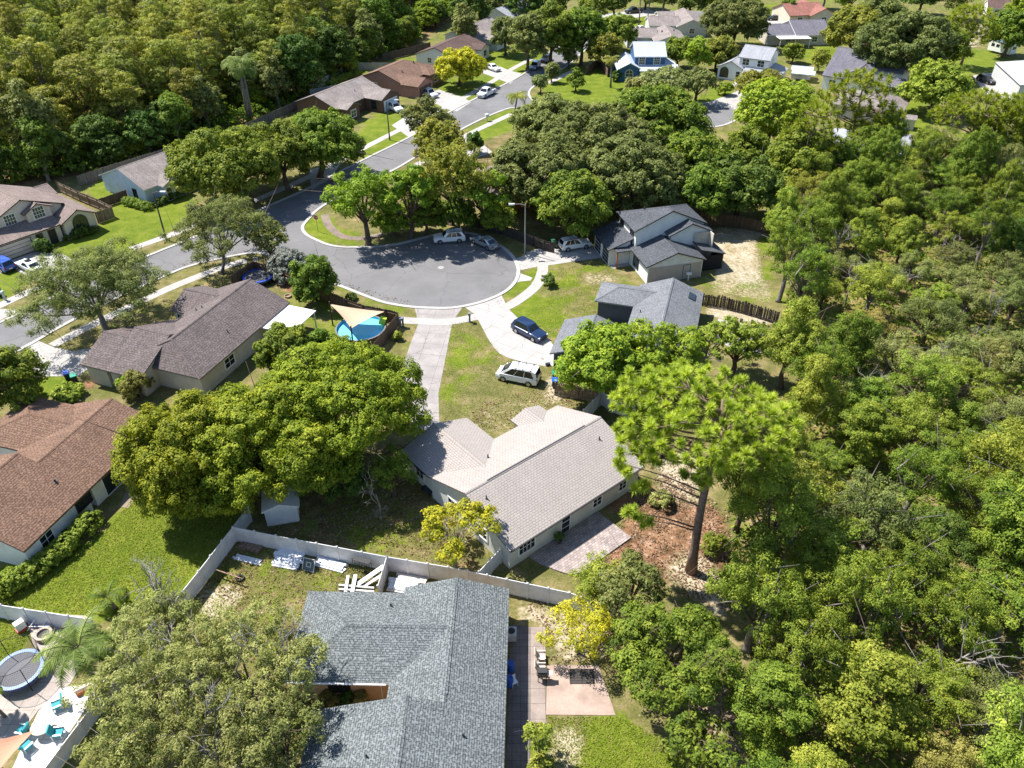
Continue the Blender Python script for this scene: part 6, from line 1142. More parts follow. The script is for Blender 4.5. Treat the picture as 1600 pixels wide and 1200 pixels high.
hero('low green tree between the trunks on the grass point, left of two', (612, 338), 30, 5, 'dense', 'maple', par=dict(leaf=.28)); hero('low green tree between the trunks on the grass point, right of two', (663, 330), 32, 6, 'dense', 'broad', par=dict(leaf=.28)); hero('low leafy tree behind the parked white and silver cars', (715, 332), 30, 5, 'dense', 'broad', par=dict(leaf=.28)); hero('green tree beside the upper pavement, behind the grass point trees', (655, 292), 34, 7, 'dense', 'lime', par=dict(leaf=.3)); hero('dark low tree between the silver sedan and the oaks', (778, 338), 26, 4.5, 'dense', 'broad', par=dict(leaf=.28))
hero('grey-green tree on the far verge left of the upper street', (667, 182), 45, 8, 'open', 'oak', bark=M_BARKG, par=dict(dens=1.1, clump=.8, leaf=.36))
hero('olive tree at the street kerb below the grey-green tree', (685, 218), 40, 8, 'dense', 'gold', par=dict(leaf=.36, clump=.8))
hero('small dark clipped round tree by the upper pavement', (741, 222), 13, 3.6, 'bush', 'dark', par=dict(leaf=.3))
hero('bright yellow street tree on the lawn before the white-walled house', (719, 100), 38, 8, 'dense', 'yellow', base=(718, 134), par=dict(leaf=.4, clump=.9))
for i, (px, r, H, k, l, lab) in enumerate([((825, 55), 30, 13, 'dense', 'oak', 'dark oak at the left end of the oak row at the top of the street'), ((862, 45), 38, 14, 'dense', 'broad', 'tall dark oak in the middle of the oak row at the top of the street'), ((910, 48), 38, 13, 'dense', 'broad', 'dark oak at the right end of the oak row at the top of the street'),
        ((965, 45), 30, 9, 'dense', 'lime', 'yellow-green tree above and left of the blue house'), ((945, 75), 26, 8, 'dense', 'gold', 'gold-green tree at the left corner of the blue house'), ((790, 50), 22, 9, 'dense', 'oak', 'grey-green tree covering the grey house at the top of the street'),
        ((1150, 28), 50, 12, 'dense', 'oak', 'big grey-green oak behind the white house with misty roof'), ((1062, 78), 24, 7, 'dense', 'broad', 'dark green tree right of the taupe-roofed house'), ((1092, 84), 20, 8, 'tall', 'maple', 'upright fresh green tree, left of the olive one, beyond the oaks'), ((1122, 80), 27, 7.5, 'dense', 'gold', 'olive feathery tree left of the white house with misty roof'),
        ((1190, 132), 36, 7, 'dense', 'gold', 'gold-olive tree before the white house with misty roof'), ((1240, 82), 16, 4, 'bush', 'broad', 'green bush by the white patio cover at upper right'), ((1282, 92), 12, 5, 'tall', 'lime', 'clipped lime-green conifer left of the steep slate roof'),
        ((1334, 44), 42, 12, 'dense', 'gold', 'tree with golden autumn top, right of the slate-purple roof'), ((1415, 66), 72, 15, 'dense', 'oak', 'large grey oak with hanging moss, right of the steep slate roof'), ((1375, 25), 40, 12, 'dense', 'oak', 'grey-green oak at the top edge between golden tree and pine'),
        ((1582, 45), 36, 11, 'dense', 'broad', 'dark tree at the top right edge above the caravan'), ((1465, 130), 52, 10, 'dense', 'lime', 'lime-green tree left of the metal barn'), ((845, 128), 12, 4, 'open', 'oak', 'small thin tree at the bend of the upper street, nearer of two'), ((862, 112), 11, 4, 'open', 'oak', 'small thin tree at the bend of the upper street, farther of two'),
        ((888, 88), 13, 4.5, 'open', 'oak', 'small thin tree on the corner lawn beyond the street bend'), ((900, 125), 12, 4, 'bush', 'broad', 'green shrub on the lawn left of the blue house'), ((1040, 130), 45, 7.5, 'oak', 'brush', 'pale olive spreading tree before the blue house'), ((1090, 130), 35, 7, 'oak', 'oak', 'grey olive spreading tree right of the pale olive one, beyond the oaks'), ((1000, 140), 30, 6, 'oak', 'brush', 'pale olive low tree on the lawn below the blue house'),
        ((848, 265), 84, 12, 'dense', 'oak', 'big grey live oak at the left front of the oak clump'), ((930, 220), 88, 13, 'dense', 'oak', 'big grey live oak in the middle of the oak clump'), ((1020, 190), 84, 13, 'dense', 'broad', 'big green oak at the right of the oak clump'), ((990, 268), 84, 12, 'dense', 'oak', 'big dark live oak in front of the oak clump, above the white two-storey house'), ((1085, 250), 50, 11, 'dense', 'broad', 'green oak at the right edge of the oak clump'), ((900, 315), 62, 10, 'dense', 'broad', 'low dark oak above the white car by the green bin'), ((860, 195), 60, 11, 'dense', 'oak', 'grey live oak at the upper left of the oak clump'),
        ((1165, 232), 36, 8, 'dense', 'broad', 'dark green tree below the small far turning circle'), ((1212, 170), 56, 13, 'tall', 'maple', 'tall bright green tree right of the small far turning circle'), ((1160, 285), 60, 10, 'dense', 'dark', 'dark tree behind the brown fence of the white two-storey house'), ((1100, 300), 40, 9, 'dense', 'broad', 'green tree behind the ridge of the white two-storey house'), ((1250, 250), 55, 11, 'dense', 'broad', 'dark tree at the top left corner of the right wood')]):
    hero(lab, px, r, H, k, l, par=dict(leaf=.4 if px[1] < 160 else .34, clump=.9 if px[1] < 160 else .8))
hero('leafy tree covering the slate-walled house, largest of its trees', (942, 562), 74, 8.5, 'dense', 'maple', bark=M_BARKG, par=dict(leaf=.26)); hero('leafy tree right of the one covering the slate-walled house', (1035, 545), 72, 8.5, 'wispy', 'maple', bark=M_BARKG, par=dict(leaf=.26, dens=.85)); hero('olive tree behind the top of the tall pine', (1152, 535), 56, 7.5, 'wispy', 'lime', par=dict(leaf=.26)); hero('low green tree under the tall pine crown, by the vinyl fence return', (990, 605), 34, 5.5, 'open', 'oak', par=dict(dens=1.0))
hero('small yellow tree between the beige roof and the long vinyl fence', (712, 828), 66, 6.2, 'open', 'yellow', base=(713, 889), bark=M_BARKG, par=dict(dens=1.0, per=36, leaf=.2, clump=.5), tr=.12)
hero('bright yellow-green tree by the tan garden chairs', (906, 985), 60, 4.5, 'wispy', 'yellow', bark=M_BARKG, par=dict(dens=1.0, per=44), tr=.1); hero('thin yellow-green tree straddling the right end of the long vinyl fence', (935, 912), 50, 5, 'wispy', 'lime', base=(955, 985), bark=M_BARK, par=dict(dens=.9), tr=.12)
hero('large dark leafy tree at the right of the pink concrete pad', (1052, 1030), 104, 8.5, 'oak', 'broad', par=dict(leaf=.16, clump=.5, per=56, dens=1.0, fill=.2)); hero('green tree below the large dark tree near the bottom edge', (1100, 1170), 60, 7, 'oak', 'broad', par=dict(leaf=.2, clump=.5)); hero('leafy tree at the edge of the wood above the large dark tree', (985, 925), 58, 7, 'oak', 'oak', par=dict(leaf=.22, clump=.5))
FEA = dict(leaf=.15, clump=.46, per=46, dens=.78, asp=.42, flat=.8, fill=.0, up=-.8)
hero('big grey-green oak with bare twigs at the bottom left, right of two', (385, 1040), 128, 9, 'wispy', 'brush', bark=M_BARKG, par=FEA, tr=.24); hero('big grey-green oak with bare twigs at the bottom left, left of two', (230, 1090), 120, 8.5, 'wispy', 'brush', bark=M_BARKG, par=FEA, tr=.22); hero('wide grey-green oak at the bottom edge between two bigger oaks', (330, 1170), 120, 7.5, 'wispy', 'brush', bark=M_BARKG, par=FEA, tr=.2); hero('dark green tree at the bottom edge, left of the nearest roof', (440, 1150), 72, 7, 'wispy', 'oak', par=FEA)
hero('grey-green tree at the bottom edge below the low white fence', (190, 1185), 70, 6, 'wispy', 'brush', bark=M_BARKG, par=dict(leaf=.15, clump=.42, per=40, dens=1.15, asp=.42, flat=.8, fill=.05)); hero('olive tree above the left oak, beside the slanting vinyl fence', (250, 985), 70, 6.5, 'wispy', 'brush', bark=M_BARKG, par=dict(leaf=.15, clump=.42, per=40, dens=1.15, asp=.42, flat=.8, fill=.05))
hero('dark bushy tree at the left edge above the rust roof', (20, 588), 46, 8.5, 'dense', 'broad', par=dict(leaf=.24)); hero('small dark green tree in the pool yard by the board fence', (488, 432), 34, 6.5, 'dense', 'broad', base=(493, 468), par=dict(leaf=.26, clump=.6)); hero('silvery bush spilling over the board fence by the cul-de-sac mouth', (448, 412), 34, 3.0, 'bush', 'silver', par=dict(leaf=.24)); hero('green bush left of the silvery bush by the board fence', (418, 375), 36, 5.5, 'open', 'oak', par=dict(dens=1.1, leaf=.28))
hero('small red-flowering bush at the corner of the brown-grey house', (215, 600), 26, 3, 'bush', 'bronze', par=dict(leaf=.2)); hero('green bush before the garage of the brown-grey house', (196, 597), 13, 2.6, 'tall', 'maple', par=dict(leaf=.22, clump=.4))
for lab, px, r, H, l in (('round shrub on the front lawn beside the curved pavement', (857, 436), 11, 1.6, 'dark'), ('lime shrub between the two driveways and the rust roof', (35, 610), 24, 2.0, 'lime'), ('lime low shrub by the driveway bins', (105, 612), 24, 1.3, 'lime'), ('small green shrub in the pool yard near the metal table', (466, 458), 9, 1.2, 'maple'), ('low lime shrub outside the corner of the pool fence', (622, 524), 8, .9, 'lime'), ('dark shrub on the kerb of the pool yard side', (548, 464), 8, .7, 'dark'), ('dark shrub by the arched window of the cream house', (126, 362), 16, 1.2, 'dark'), ('round dark shrub by the garage of the cream house', (66, 384), 12, 1.6, 'dark'), ('dark red-tipped shrub in the courtyard of the nearest house, left of three', (512, 1092), 14, 1.0, 'bronze'), ('dark red-tipped shrub in the courtyard of the nearest house, middle of three', (540, 1093), 13, 1.0, 'dark'), ('dark red-tipped shrub in the courtyard of the nearest house, right of three', (568, 1090), 14, 1.1, 'bronze'), ('dark shrub beside the arched window of the blue house', (964, 118), 9, 2, 'dark'), ('round green shrub by the driveway of the white house with misty roof', (1134, 138), 12, 2.4, 'maple'), ('small orange-green bush at the bottom edge by the brown concrete path', (846, 1196), 18, 1.2, 'gold'), ('low green bush under the leaning planks corner', (170, 1010), 22, 2, 'palm')):
    hero(lab, px, r, H, 'bush', l, par=dict(leaf=.18 if px[1] > 400 else .3, clump=.3 if px[1] > 400 else .5), name='shrub', cat='shrub')
hero('thin half-bare tree on the brown concrete path at the bottom edge', (843, 1150), 26, 3.5, 'open', 'lime', base=(842, 1185), bark=M_BARKW, par=dict(dens=.5, per=20, leaf=.16, clump=.3), tr=.06)
def hedge(label, a, b_, wd, hh, leaf, seed, clip=False):
    A, B = Vector(G(a[0], a[1], hh * .6)), Vector(G(b_[0], b_[1], hh * .6)); d = B - A; L = d.length; rng = np.random.default_rng(seed); t = thing('hedge', label, 'hedge', ((A.x + B.x) / 2, (A.y + B.y) / 2, 0), math.atan2(d.y, d.x))
    n = max(3, int(L / (wd * .55))); lob = [(np.array([(-.5 + (k + .5) / n) * L, rng.uniform(-.12, .12) * wd * (not clip), hh * .5]), (wd * .55, wd * .5, hh * (.5 if clip else rng.uniform(.42, .6)))) for k in range(n)]
    V, F, lv = foliage(lob, rng, clump=.32, dens=1.1, per=34, leaf=.16, fill=.1); o = bpy.data.objects.new('crown', leaf_mesh('crown', V, F, lv, LF[leaf])); COL.objects.link(o); o.parent = t
    [(lambda m: (m.tube([(l[0][0], l[0][1], 0), (l[0][0], l[0][1], hh * .6)], .05, 5), m.build('stem', M_BARK, t)))(MB()) for l in lob]
hedge('loose green hedge along the white back wall of the rust-roofed house', (30, 905), (148, 808), 1.7, 1.5, 'lime', 5); hedge('dark overgrown hedge at the left edge below the rust roof', (-30, 930), (25, 905), 2.0, 1.6, 'broad', 6); hedge('clipped hedge by the fence of the pale blue-walled house', (196, 312), (232, 322), 1.6, 1.1, 'broad', 7, True); hedge('dark hedge under the arched window of the cream house', (104, 371), (150, 357), 1.1, .8, 'dark', 8, True); hedge('dark hedge under the porch of the pale blue-walled house', (240, 318), (284, 300), 1.2, 1.0, 'dark', 9, True); hedge('light green row of shrubs in the back yard of the grey-roofed house by the wood', (520, 128), (560, 112), 1.8, 1.6, 'lime', 10)

# --- the tall pine
def at_depth(px, py, Y):
    v = (py - 600) / FPX; t_ = Y / (CT - v * ST); return Vector(((px - 800) / FPX * t_, Y, HCAM + (-ST - v * CT) * t_))
def tufts(cents, outs, rng, ln=.7, wd=.075, per=110):
    """needle tufts: blades that spray outward and upward from each twig end"""
    C, A, NO, LV = [], [], [], []
    for q, o_ in zip(cents, outs):
        n = int(per * rng.uniform(.75, 1.25)); d = unit(rng.normal(size=(n, 3)) + o_ * .5 + np.array([0, 0, .75])); l = ln * rng.uniform(.55, 1.1, (n, 1)) * rng.uniform(.85, 1.2)
        C.append(q + d * l * .52); A.append(d * l); up_ = np.array([-.35, .2, 1.0]) + rng.normal(size=(n, 3)) * .3; NO.append(up_ - d * (up_ * d).sum(1, keepdims=True)); LV.append(rng.normal(.5, .12) + rng.normal(0, .15, n))
    C, A, NO, LV = map(np.concatenate, (C, A, NO, LV)); n = len(C); L = np.linalg.norm(A, axis=1); V, F = leaf_quads(C, NO, L, wd * rng.uniform(.8, 1.25, n), rng, A); return V, F, LV
def pine(label, trunk, blobs, seed, r0=.36, sp=.92, ln=.62, wd=.05, per=220, extra=(), leaf='pine'):
    """trunk: world points; blobs: (centre, R, half height) of the needle masses; extra: single tufts at branch ends"""
    rng = np.random.default_rng(seed); o = Vector((trunk[0].x, trunk[0].y, 0)); tr = [p - o for p in trunk]; mb = MB(); k = len(tr); mb.tube(tr, [r0 * (1.25 if i == 0 else 1 - .7 * i / (k - 1)) for i in range(k)], 10); cents, outs = [], []
    def nearest(p):
        zt = max(tr[1].z, p.z - .35 * math.hypot(p.x, p.y)); best = tr[-1]
        for a, b in zip(tr, tr[1:]):
            if a.z <= zt <= b.z: best = a.lerp(b, (zt - a.z) / (b.z - a.z + 1e-6))
        return best
    for c, R, hz in blobs:
        c = np.array(c) - np.array(o); got = []
        for _ in range(5000):
            d = rand_dirs(1, rng, -.45)[0]; p = c + d * np.array([R, R, hz]) * rng.uniform(.55, 1.04)
            if all(((p - g) ** 2).sum() > (sp * rng.uniform(.8, 1.25)) ** 2 for g in got): got.append(p); outs.append(np.array([d[0], d[1], .25]))
            if len(got) > 4.1 * R * R / (sp * sp): break
        cents += got
        hubs = [got[i] for i in rng.permutation(len(got))[:max(6, len(got) // 7)]]
        for hb in hubs:
            p = Vector(hb); s_ = nearest(p); m1 = s_.lerp(p, .55) + Vector((0, 0, -.05 * (p - s_).length)); mb.tube([s_, m1, p], [.12, .075, .03], 6)
        for g in got:
            hb = min(hubs, key=lambda h_: ((h_ - g) ** 2).sum()); p = Vector(hb); q = Vector(g); m1 = nearest(p).lerp(p, .7); mb.tube([m1, m1.lerp(q, .6) + Vector((0, 0, -.1)), q], [.045, .03, .012], 5)
    for p in extra:
        p = Vector(p) - o; s_ = nearest(p); m1 = s_.lerp(p, .5) + Vector((0, 0, .25)); mb.tube([s_, m1, p], [.075, .05, .02], 6)
        for _ in range(4): cents.append(np.array(p) + rng.normal(size=3) * .4); outs.append(np.array([p.x, p.y, 0]) / (abs(p.x) + abs(p.y) + .1))
    V, F, lv = tufts(cents, outs, rng, ln, wd, per); return put(leaf_mesh('crown', V, F, lv, LF[leaf]), mesh_of(mb, M_BARKP), label, o.x, o.y, name='pine_tree', cat='pine')
Yp = G(1080, 893)[1]; TR = [at_depth(px, py, Yp + k) for px, py, k in ((1080, 893, 0), (1084, 862, 0), (1094, 800, 0), (1106, 745, .1), (1119, 692, .2), (1128, 655, .3), (1130, 625, .4))]; TR[0].z = 0
cc = at_depth(1112, 662, Yp + .3)
pine('tall pine with bare leaning trunk and bright needle clumps, right of the beige roof', TR, [(tuple(cc + Vector((-.9, .6, .3))), 5.6, 2.3), (tuple(cc + Vector((3.2, .2, -.4))), 3.6, 1.6), (tuple(cc + Vector((-3.6, 2.2, .4))), 3.4, 1.5), (tuple(at_depth(1000, 690, Yp + .5)), 2.2, 1.0)], 5, .42, extra=[tuple(at_depth(px, py, Yp + k)) for px, py, k in ((985, 738, .8), (975, 725, .8), (1000, 762, .3), (985, 800, -.2), (1005, 812, -.3), (1075, 738, .4), (1098, 752, -.6), (1160, 716, .4), (1190, 705, .6), (1120, 735, -1.0), (1035, 715, .6))])
def pine_at(label, base, top, seed, R, lean=0.0):
    x, y = G(*base); h = zat(base[0], base[1], top); rng = np.random.default_rng(seed); trunk = [Vector((x + rng.normal(0, .25) * i * .4 + lean * i, y, h * .93 * i / 5)) for i in range(6)]; e = trunk[-1]
    pine(label, trunk, [((e.x, e.y, h * .86), R * .75, h * .12), ((e.x - R * .45, e.y + R * .3, h * .68), R * .6, h * .1), ((e.x + R * .5, e.y - R * .2, h * .62), R * .6, h * .1), ((e.x + R * .1, e.y - R * .5, h * .5), R * .5, h * .08)], seed, .32, sp=1.35, ln=1.0, wd=.13, per=60, leaf='pinefar')
pine_at('tall pine in front of the tan-roofed house at upper right', (1315, 275), 112, 11, 6.5); pine_at('pine at the top right, left of the caravan', (1500, 105), 8, 12, 6.0); pine_at('broad pine at the right edge below the metal barn, left of two', (1500, 275), 145, 13, 7.0); pine_at('broad pine at the right edge below the metal barn, right of two', (1575, 285), 152, 14, 7.0); pine_at('pine at the top left corner of the right wood', (1245, 310), 165, 15, 4.5)

# --- bare and dead trees
def bare(label, base, H, seed, n=9, mat=None, lean=(0, 0), z0=0.0):
    rng = np.random.default_rng(seed); mb = MB()
    def grow(p, d, L, r, lev):
        q = p + d * L; mb.tube([p, p.lerp(q, .5) + Vector(rng.normal(size=3) * L * .06), q], [r, r * .8, r * .6], 6 if lev < 2 else 4, cap=False)
        if lev >= 4: return
        for k in range(rng.integers(2, 4) if lev else n // 2):
            nd = (d + Vector(rng.normal(size=3)) * .55 + Vector((0, 0, .12))).normalized(); grow(p.lerp(q, rng.uniform(.55, 1.0)), nd, L * rng.uniform(.5, .75), r * .58, lev + 1)
    grow(Vector((0, 0, z0)), Vector((lean[0], lean[1], 1)).normalized(), H * .42, .024 * H ** .8, 0); x, y = G(*base); t = thing('dead_tree', label, 'dead tree', (x, y, 0)); mb.build('bare_branches', mat or M_BARKW, t, smooth=True); return t
bare('grey bare tree beside the left corner of the beige roof', (592, 806), 6.5, 3, 7, M_BARKG); bare('pale bare tree top rising among the leaves by the slate-walled house', (1090, 600), 8, 4); bare('pale bare twigs sticking out of the bottom left oaks, nearest the bottom edge', (345, 1235), 11, 5, 11); bare('pale bare twigs sticking out of the bottom left oaks, farthest from the bottom edge', (300, 1105), 11.5, 6, 11); bare('pale bare twigs sticking out of the bottom left oaks, next to the nearest roof', (430, 1120), 10.5, 16, 11); bare('pale bare twigs sticking out of the bottom left oaks, near the white patio', (262, 1135), 10, 17, 11); bare('pale bare twigs sticking out of the bottom left oaks, by the slanting fence', (280, 1020), 10.5, 18, 10); bare('bare grey bush by the vinyl fence at the yellow tree', (700, 850), 4.5, 7)

# --- palms, banana
def frond_mesh(L, rng, droop, wd=.5, nl=26):
    pts = []; p = np.array([0., 0., 0.]); a = rng.uniform(.5, 1.2)
    for k in range(9): pts.append(p.copy()); p = p + np.array([math.cos(a), 0, math.sin(a)]) * L / 8; a -= droop / 8 * (1 + k * .15)
    pts = np.array(pts); V, F = [], []
    for s_ in (1, -1):
        for k in range(nl):
            f = .12 + .88 * k / nl; i = min(int(f * 8), 7); q = pts[i] + (pts[i + 1] - pts[i]) * (f * 8 - i); tg = unit(pts[i + 1] - pts[i]); ll = wd * math.sin(math.pi * min(.95, f * .85 + .12)) * rng.uniform(.85, 1.15); o_ = unit(np.array([0, s_, 0]) * .9 + tg * .5 + np.array([0, 0, -.35 + rng.normal(0, .12)])); e = q + o_ * ll; w_ = tg * .05; V += [q - w_, q + w_, e + w_ * .2, e - w_ * .2]; F.append([len(V) - 4, len(V) - 3, len(V) - 2, len(V) - 1])
    return np.array(V), np.array(F), pts
def palm(label, base, H, L, nf, seed, leaf='palm', wd=.5, tr=.16, name='palm_tree', top=None):
    rng = np.random.default_rng(seed); x, y = G(*base); t = thing(name, label, 'palm', (x, y, 0)); mb = MB(); lx = rng.normal(0, .3)
    mb.tube([(0, 0, 0), (lx * .3, 0, H * .4), (lx, 0, H)], [tr * 1.4, tr, tr * .9], 8); VV, FF, LVv = [], [], []; n0 = 0; st = MB()
    for k in range(nf):
        V, F, pts = frond_mesh(L * rng.uniform(.85, 1.1), rng, rng.uniform(1.2, 2.6), wd); a = k * 2.4 + rng.normal(0, .2); c_, s_ = math.cos(a), math.sin(a); R_ = np.array([[c_, -s_, 0], [s_, c_, 0], [0, 0, 1]]); V = V @ R_.T + [lx, 0, H]; pts = pts @ R_.T + [lx, 0, H]; VV.append(V); FF.append(F + n0); n0 += len(V); LVv.append(np.full(len(F), rng.uniform(.2, .8)) + rng.normal(0, .1, len(F))); st.tube([tuple(p) for p in pts], [.035] * 5 + [.025] * 3 + [.01], 4)
    o = bpy.data.objects.new('fronds', leaf_mesh('fronds', np.concatenate(VV), np.concatenate(FF), np.concatenate(LVv), LF[leaf])); COL.objects.link(o); o.parent = t; mb.build('trunk', M_BARKG, t, smooth=True); st.build('frond_stems', PL((0.16, 0.17, 0.06)), t); return t
palm('tall palm with two-tone trunk against the wood, left of a pair', (389, 189), 11.0, 4.6, 26, 1, wd=1.2, tr=.3); palm('tall palm against the wood, right of a pair', (394, 188), 9.5, 4.0, 22, 2, wd=1.1, tr=.28)
palm('pale yellow-green palm at the corner of the upper street', (803, 188), 4.5, 3.2, 20, 3, 'lime', .9); palm('yellow-green palm before the left corner of the blue house', (954, 137), 6.0, 2.6, 20, 4, 'gold', .8, .18); palm('thin palm at the top edge above the taupe-roofed houses, left of two', (998, 42), 9, 2.6, 18, 5, 'oak', .8); palm('thin palm at the top edge above the taupe-roofed houses, right of two', (1010, 44), 8, 2.6, 18, 6, 'oak', .8)
palm('queen palm with long arching fronds over the lower left patio', (152, 1070), 4.2, 3.5, 34, 7, 'palm', .75, .16); palm('short palm at the left edge by the lower left patio', (8, 1120), 2.6, 1.8, 16, 8, 'lime', .4, .1); palm('banana plant with broad dark leaves on the green lawn by the slanting fence', (180, 950), 1.2, 2.3, 11, 9, 'broad', .42, .14, 'banana_plant'); palm('spiky palm bush beside the blue house window', (978, 124), .4, 1.6, 16, 10, 'bronze', .5, .15, 'palm_bush')
rngp = np.random.default_rng(77); V, F, lv = foliage([(np.array([0, 0, .75]), (.38, .38, .4))], rngp, clump=.2, dens=1.1, per=20, leaf=.12, fill=.1); o = bpy.data.objects.new('crown', leaf_mesh('crown', V, F, lv, LF['dark'])); COL.objects.link(o); o.parent = POTTED

# --- the woods: every tree its own object, copied from a few grown ones
def pool(specs):
    out = []
    for kind, R, H, leaf, seed, par in specs:
        cm, mb, bk = tree_meshes(kind, R, H, leaf, seed, M_BARKG if seed % 2 else M_BARK, par=par); out.append((cm, mesh_of(mb, bk), R, H))
    return out
FAR = dict(leaf=.42, clump=.9, per=30)
MID = dict(leaf=.145, clump=.55, per=78)
WSP = dict(leaf=.135, clump=.5, per=64, dens=1.0, asp=.5, fill=.08, up=-.7)
PO = dict(broad=pool([('wispy', 3.8, 8, 'broad', 301, WSP), ('tall', 3.0, 9, 'broad', 302, MID), ('wispy', 3.4, 10, 'broad', 303, WSP)]), oak=pool([('wispy', 3.9, 8, 'oak', 304, WSP), ('wispy', 3.4, 7, 'oak', 305, WSP)]), lime=pool([('wispy', 3.2, 9, 'lime', 306, WSP), ('wispy', 3.7, 7.5, 'lime', 307, WSP), ('tall', 2.8, 8, 'lime', 308, MID)]), gold=pool([('wispy', 3.2, 8, 'gold', 309, WSP), ('tall', 2.8, 7.5, 'gold', 310, MID)]), brush=pool([('wispy', 3.6, 5.5, 'brush', 311, WSP), ('open', 3.3, 5, 'brush', 312, dict(WSP, dens=1.2)), ('wispy', 3.2, 4.5, 'brush', 313, WSP)]), bronze=pool([('wispy', 3.1, 6, 'bronze', 314, WSP)]),
          dark=pool([('tall', 3.2, 9, 'dark', 315, MID)]), cyp=pool([('cypress', 4.6, 17, 'cypress', 321, FAR), ('cypress', 5.2, 16, 'cypress', 322, FAR), ('cypress', 4.4, 18, 'cypress', 323, FAR), ('cypress', 5.0, 15, 'cypress', 324, FAR)]), edge=pool([('tall', 4.4, 13, 'broad', 331, FAR), ('dense', 5.2, 12, 'dark', 332, FAR), ('tall', 4.0, 14, 'oak', 333, FAR), ('dense', 4.6, 9, 'maple', 334, FAR)]))
def scatter(pxs, zc, dist, seed, n=4000, extra=None):
    poly = W(pxs, zc); rng = random.Random(seed); x0, x1 = min(p[0] for p in poly), max(p[0] for p in poly); y0, y1 = min(p[1] for p in poly), max(p[1] for p in poly); out = []
    def inside(x, y):
        r = False
        for i in range(len(poly)):
            (ax, ay), (bx, by) = poly[i], poly[(i + 1) % len(poly)]
            if (ay > y) != (by > y) and x < (bx - ax) * (y - ay) / (by - ay) + ax: r = not r
        return r
    for _ in range(n):
        x, y = rng.uniform(x0, x1), rng.uniform(y0, y1); dd = dist(x, y) if callable(dist) else dist
        if inside(x, y) and all((x - a) ** 2 + (y - b) ** 2 > dd * dd for a, b in out): out.append((x, y))
    return out
RW = [(1210, 290), (1290, 262), (1420, 225), (1640, 205), (1700, 400), (1700, 1290), (1165, 1290), (1195, 1110), (1165, 1000), (1140, 900), (1140, 800), (1195, 720), (1245, 640), (1235, 560), (1215, 520), (1228, 470), (1222, 380)]
TXT = dict(broad='dark green broadleaf tree packed in the right-hand wood', oak='grey-green oak packed in the right-hand wood', lime='lime-green tree packed in the right-hand wood', gold='olive-gold tree packed in the right-hand wood', brush='pale grey-olive scrub tree in the right-hand wood', bronze='bronze-brown scrub tree in the right-hand wood', dark='very dark tall tree packed in the right-hand wood')
rw = random.Random(8)
from mathutils import noise as mnoise
for i, (x, y) in enumerate(scatter(RW, 5.0, lambda x, y: 4.1 if y < 60 else 4.6, 3, 9000)):
    nv = mnoise.noise(Vector((x * .06, y * .06, 3.3))); n2 = mnoise.noise(Vector((x * .09 + 40, y * .09, 1.7)))
    scrub = 62 < y < 98 and x > 38
    if scrub: k = rw.choices(['brush', 'brush', 'oak', 'bronze', 'lime'], [5, 2, 2, 1.4, 1])[0]
    elif nv > .16: k = rw.choices(['lime', 'gold', 'broad'], [4, .8, 3])[0]
    elif nv < -.2: k = rw.choices(['broad', 'dark', 'lime'], [4, .8, 1.5])[0]
    else: k = rw.choices(['broad', 'lime', 'oak', 'gold', 'brush', 'bronze'], [4, 3.2, 1.6, .7, 1, .25])[0]
    cm, tm, R, H = rw.choice(PO[k]); s_ = rw.uniform(.78, 1.2); hz = s_ * rw.uniform(.7, 1.4) * (.85 if scrub else 1.0)
    put(cm, tm, TXT[k], x, y, rw.uniform(0, 6.28), s_, hz, 'woodland_tree', 'tree', k + ' trees of the right-hand wood')
for i, (px, H) in enumerate([((1320, 480), 6), ((1400, 470), 5), ((1480, 430), 6), ((1540, 520), 5.5), ((1500, 560), 5), ((1440, 600), 6), ((1350, 640), 6), ((1300, 420), 7), ((1590, 400), 8), ((1580, 930), 4.5), ((1430, 905), 6), ((1250, 900), 6), ((1370, 1010), 7), ((1470, 1080), 7)]):
    t = bare('pale bare snag poking out of the right-hand wood', px, H * 1.25, 40 + i); t['group'] = 'bare snags in the right-hand wood'
LW = [(-260, 358), (0, 296), (120, 278), (262, 236), (385, 198), (488, 150), (590, 96), (660, 64), (720, 20), (740, -40), (-700, -60), (-500, 200)]
PALM_XY = G(392, 188); Rl = random.Random(5); edgeline = [Vector(G(*p)) for p in [(-260, 362), (0, 300), (120, 283), (262, 240), (385, 202), (488, 154), (590, 99), (660, 67), (720, 21)]]
def edist(x, y):
    p = Vector((x, y)); best = 1e9
    for a, b in zip(edgeline, edgeline[1:]):
        t = max(0, min(1, (p - a).dot(b - a) / (b - a).length_squared)); best = min(best, (p - a.lerp(b, t)).length)
    return best
pts = [(edist(x, y), x, y) for x, y in scatter(LW, 0.0, lambda x, y: 5.2 if y < 190 else 6.4, 4, 24000) if abs(x) < .62 * y + 10 and y < 325 and not (abs(x - PALM_XY[0] - (y - PALM_XY[1]) * PALM_XY[0] / PALM_XY[1]) < 6.0 and PALM_XY[1] - 14 < y < PALM_XY[1] + 5)]
pts = sorted([p for p in pts if p[0] > 2.5], key=lambda p: math.hypot(p[1], p[2])); cyps = []
for e, x, y in pts:
    if e < 12 and Rl.random() < .7:
        cm, tm, R, H = Rl.choice(PO['edge']); s_ = Rl.uniform(.7, 1.1); put(cm, tm, 'dark leafy tree at the house-side edge of the upper left wood', x, y, Rl.uniform(0, 6.28), s_, s_ * Rl.uniform(.85, 1.15), 'woodland_tree', 'tree', 'edge trees of the upper left wood')
    else: cyps.append((x, y, Rl.randrange(4), Rl.uniform(0, 6.28), Rl.uniform(.8, 1.12), Rl.uniform(.85, 1.15)))
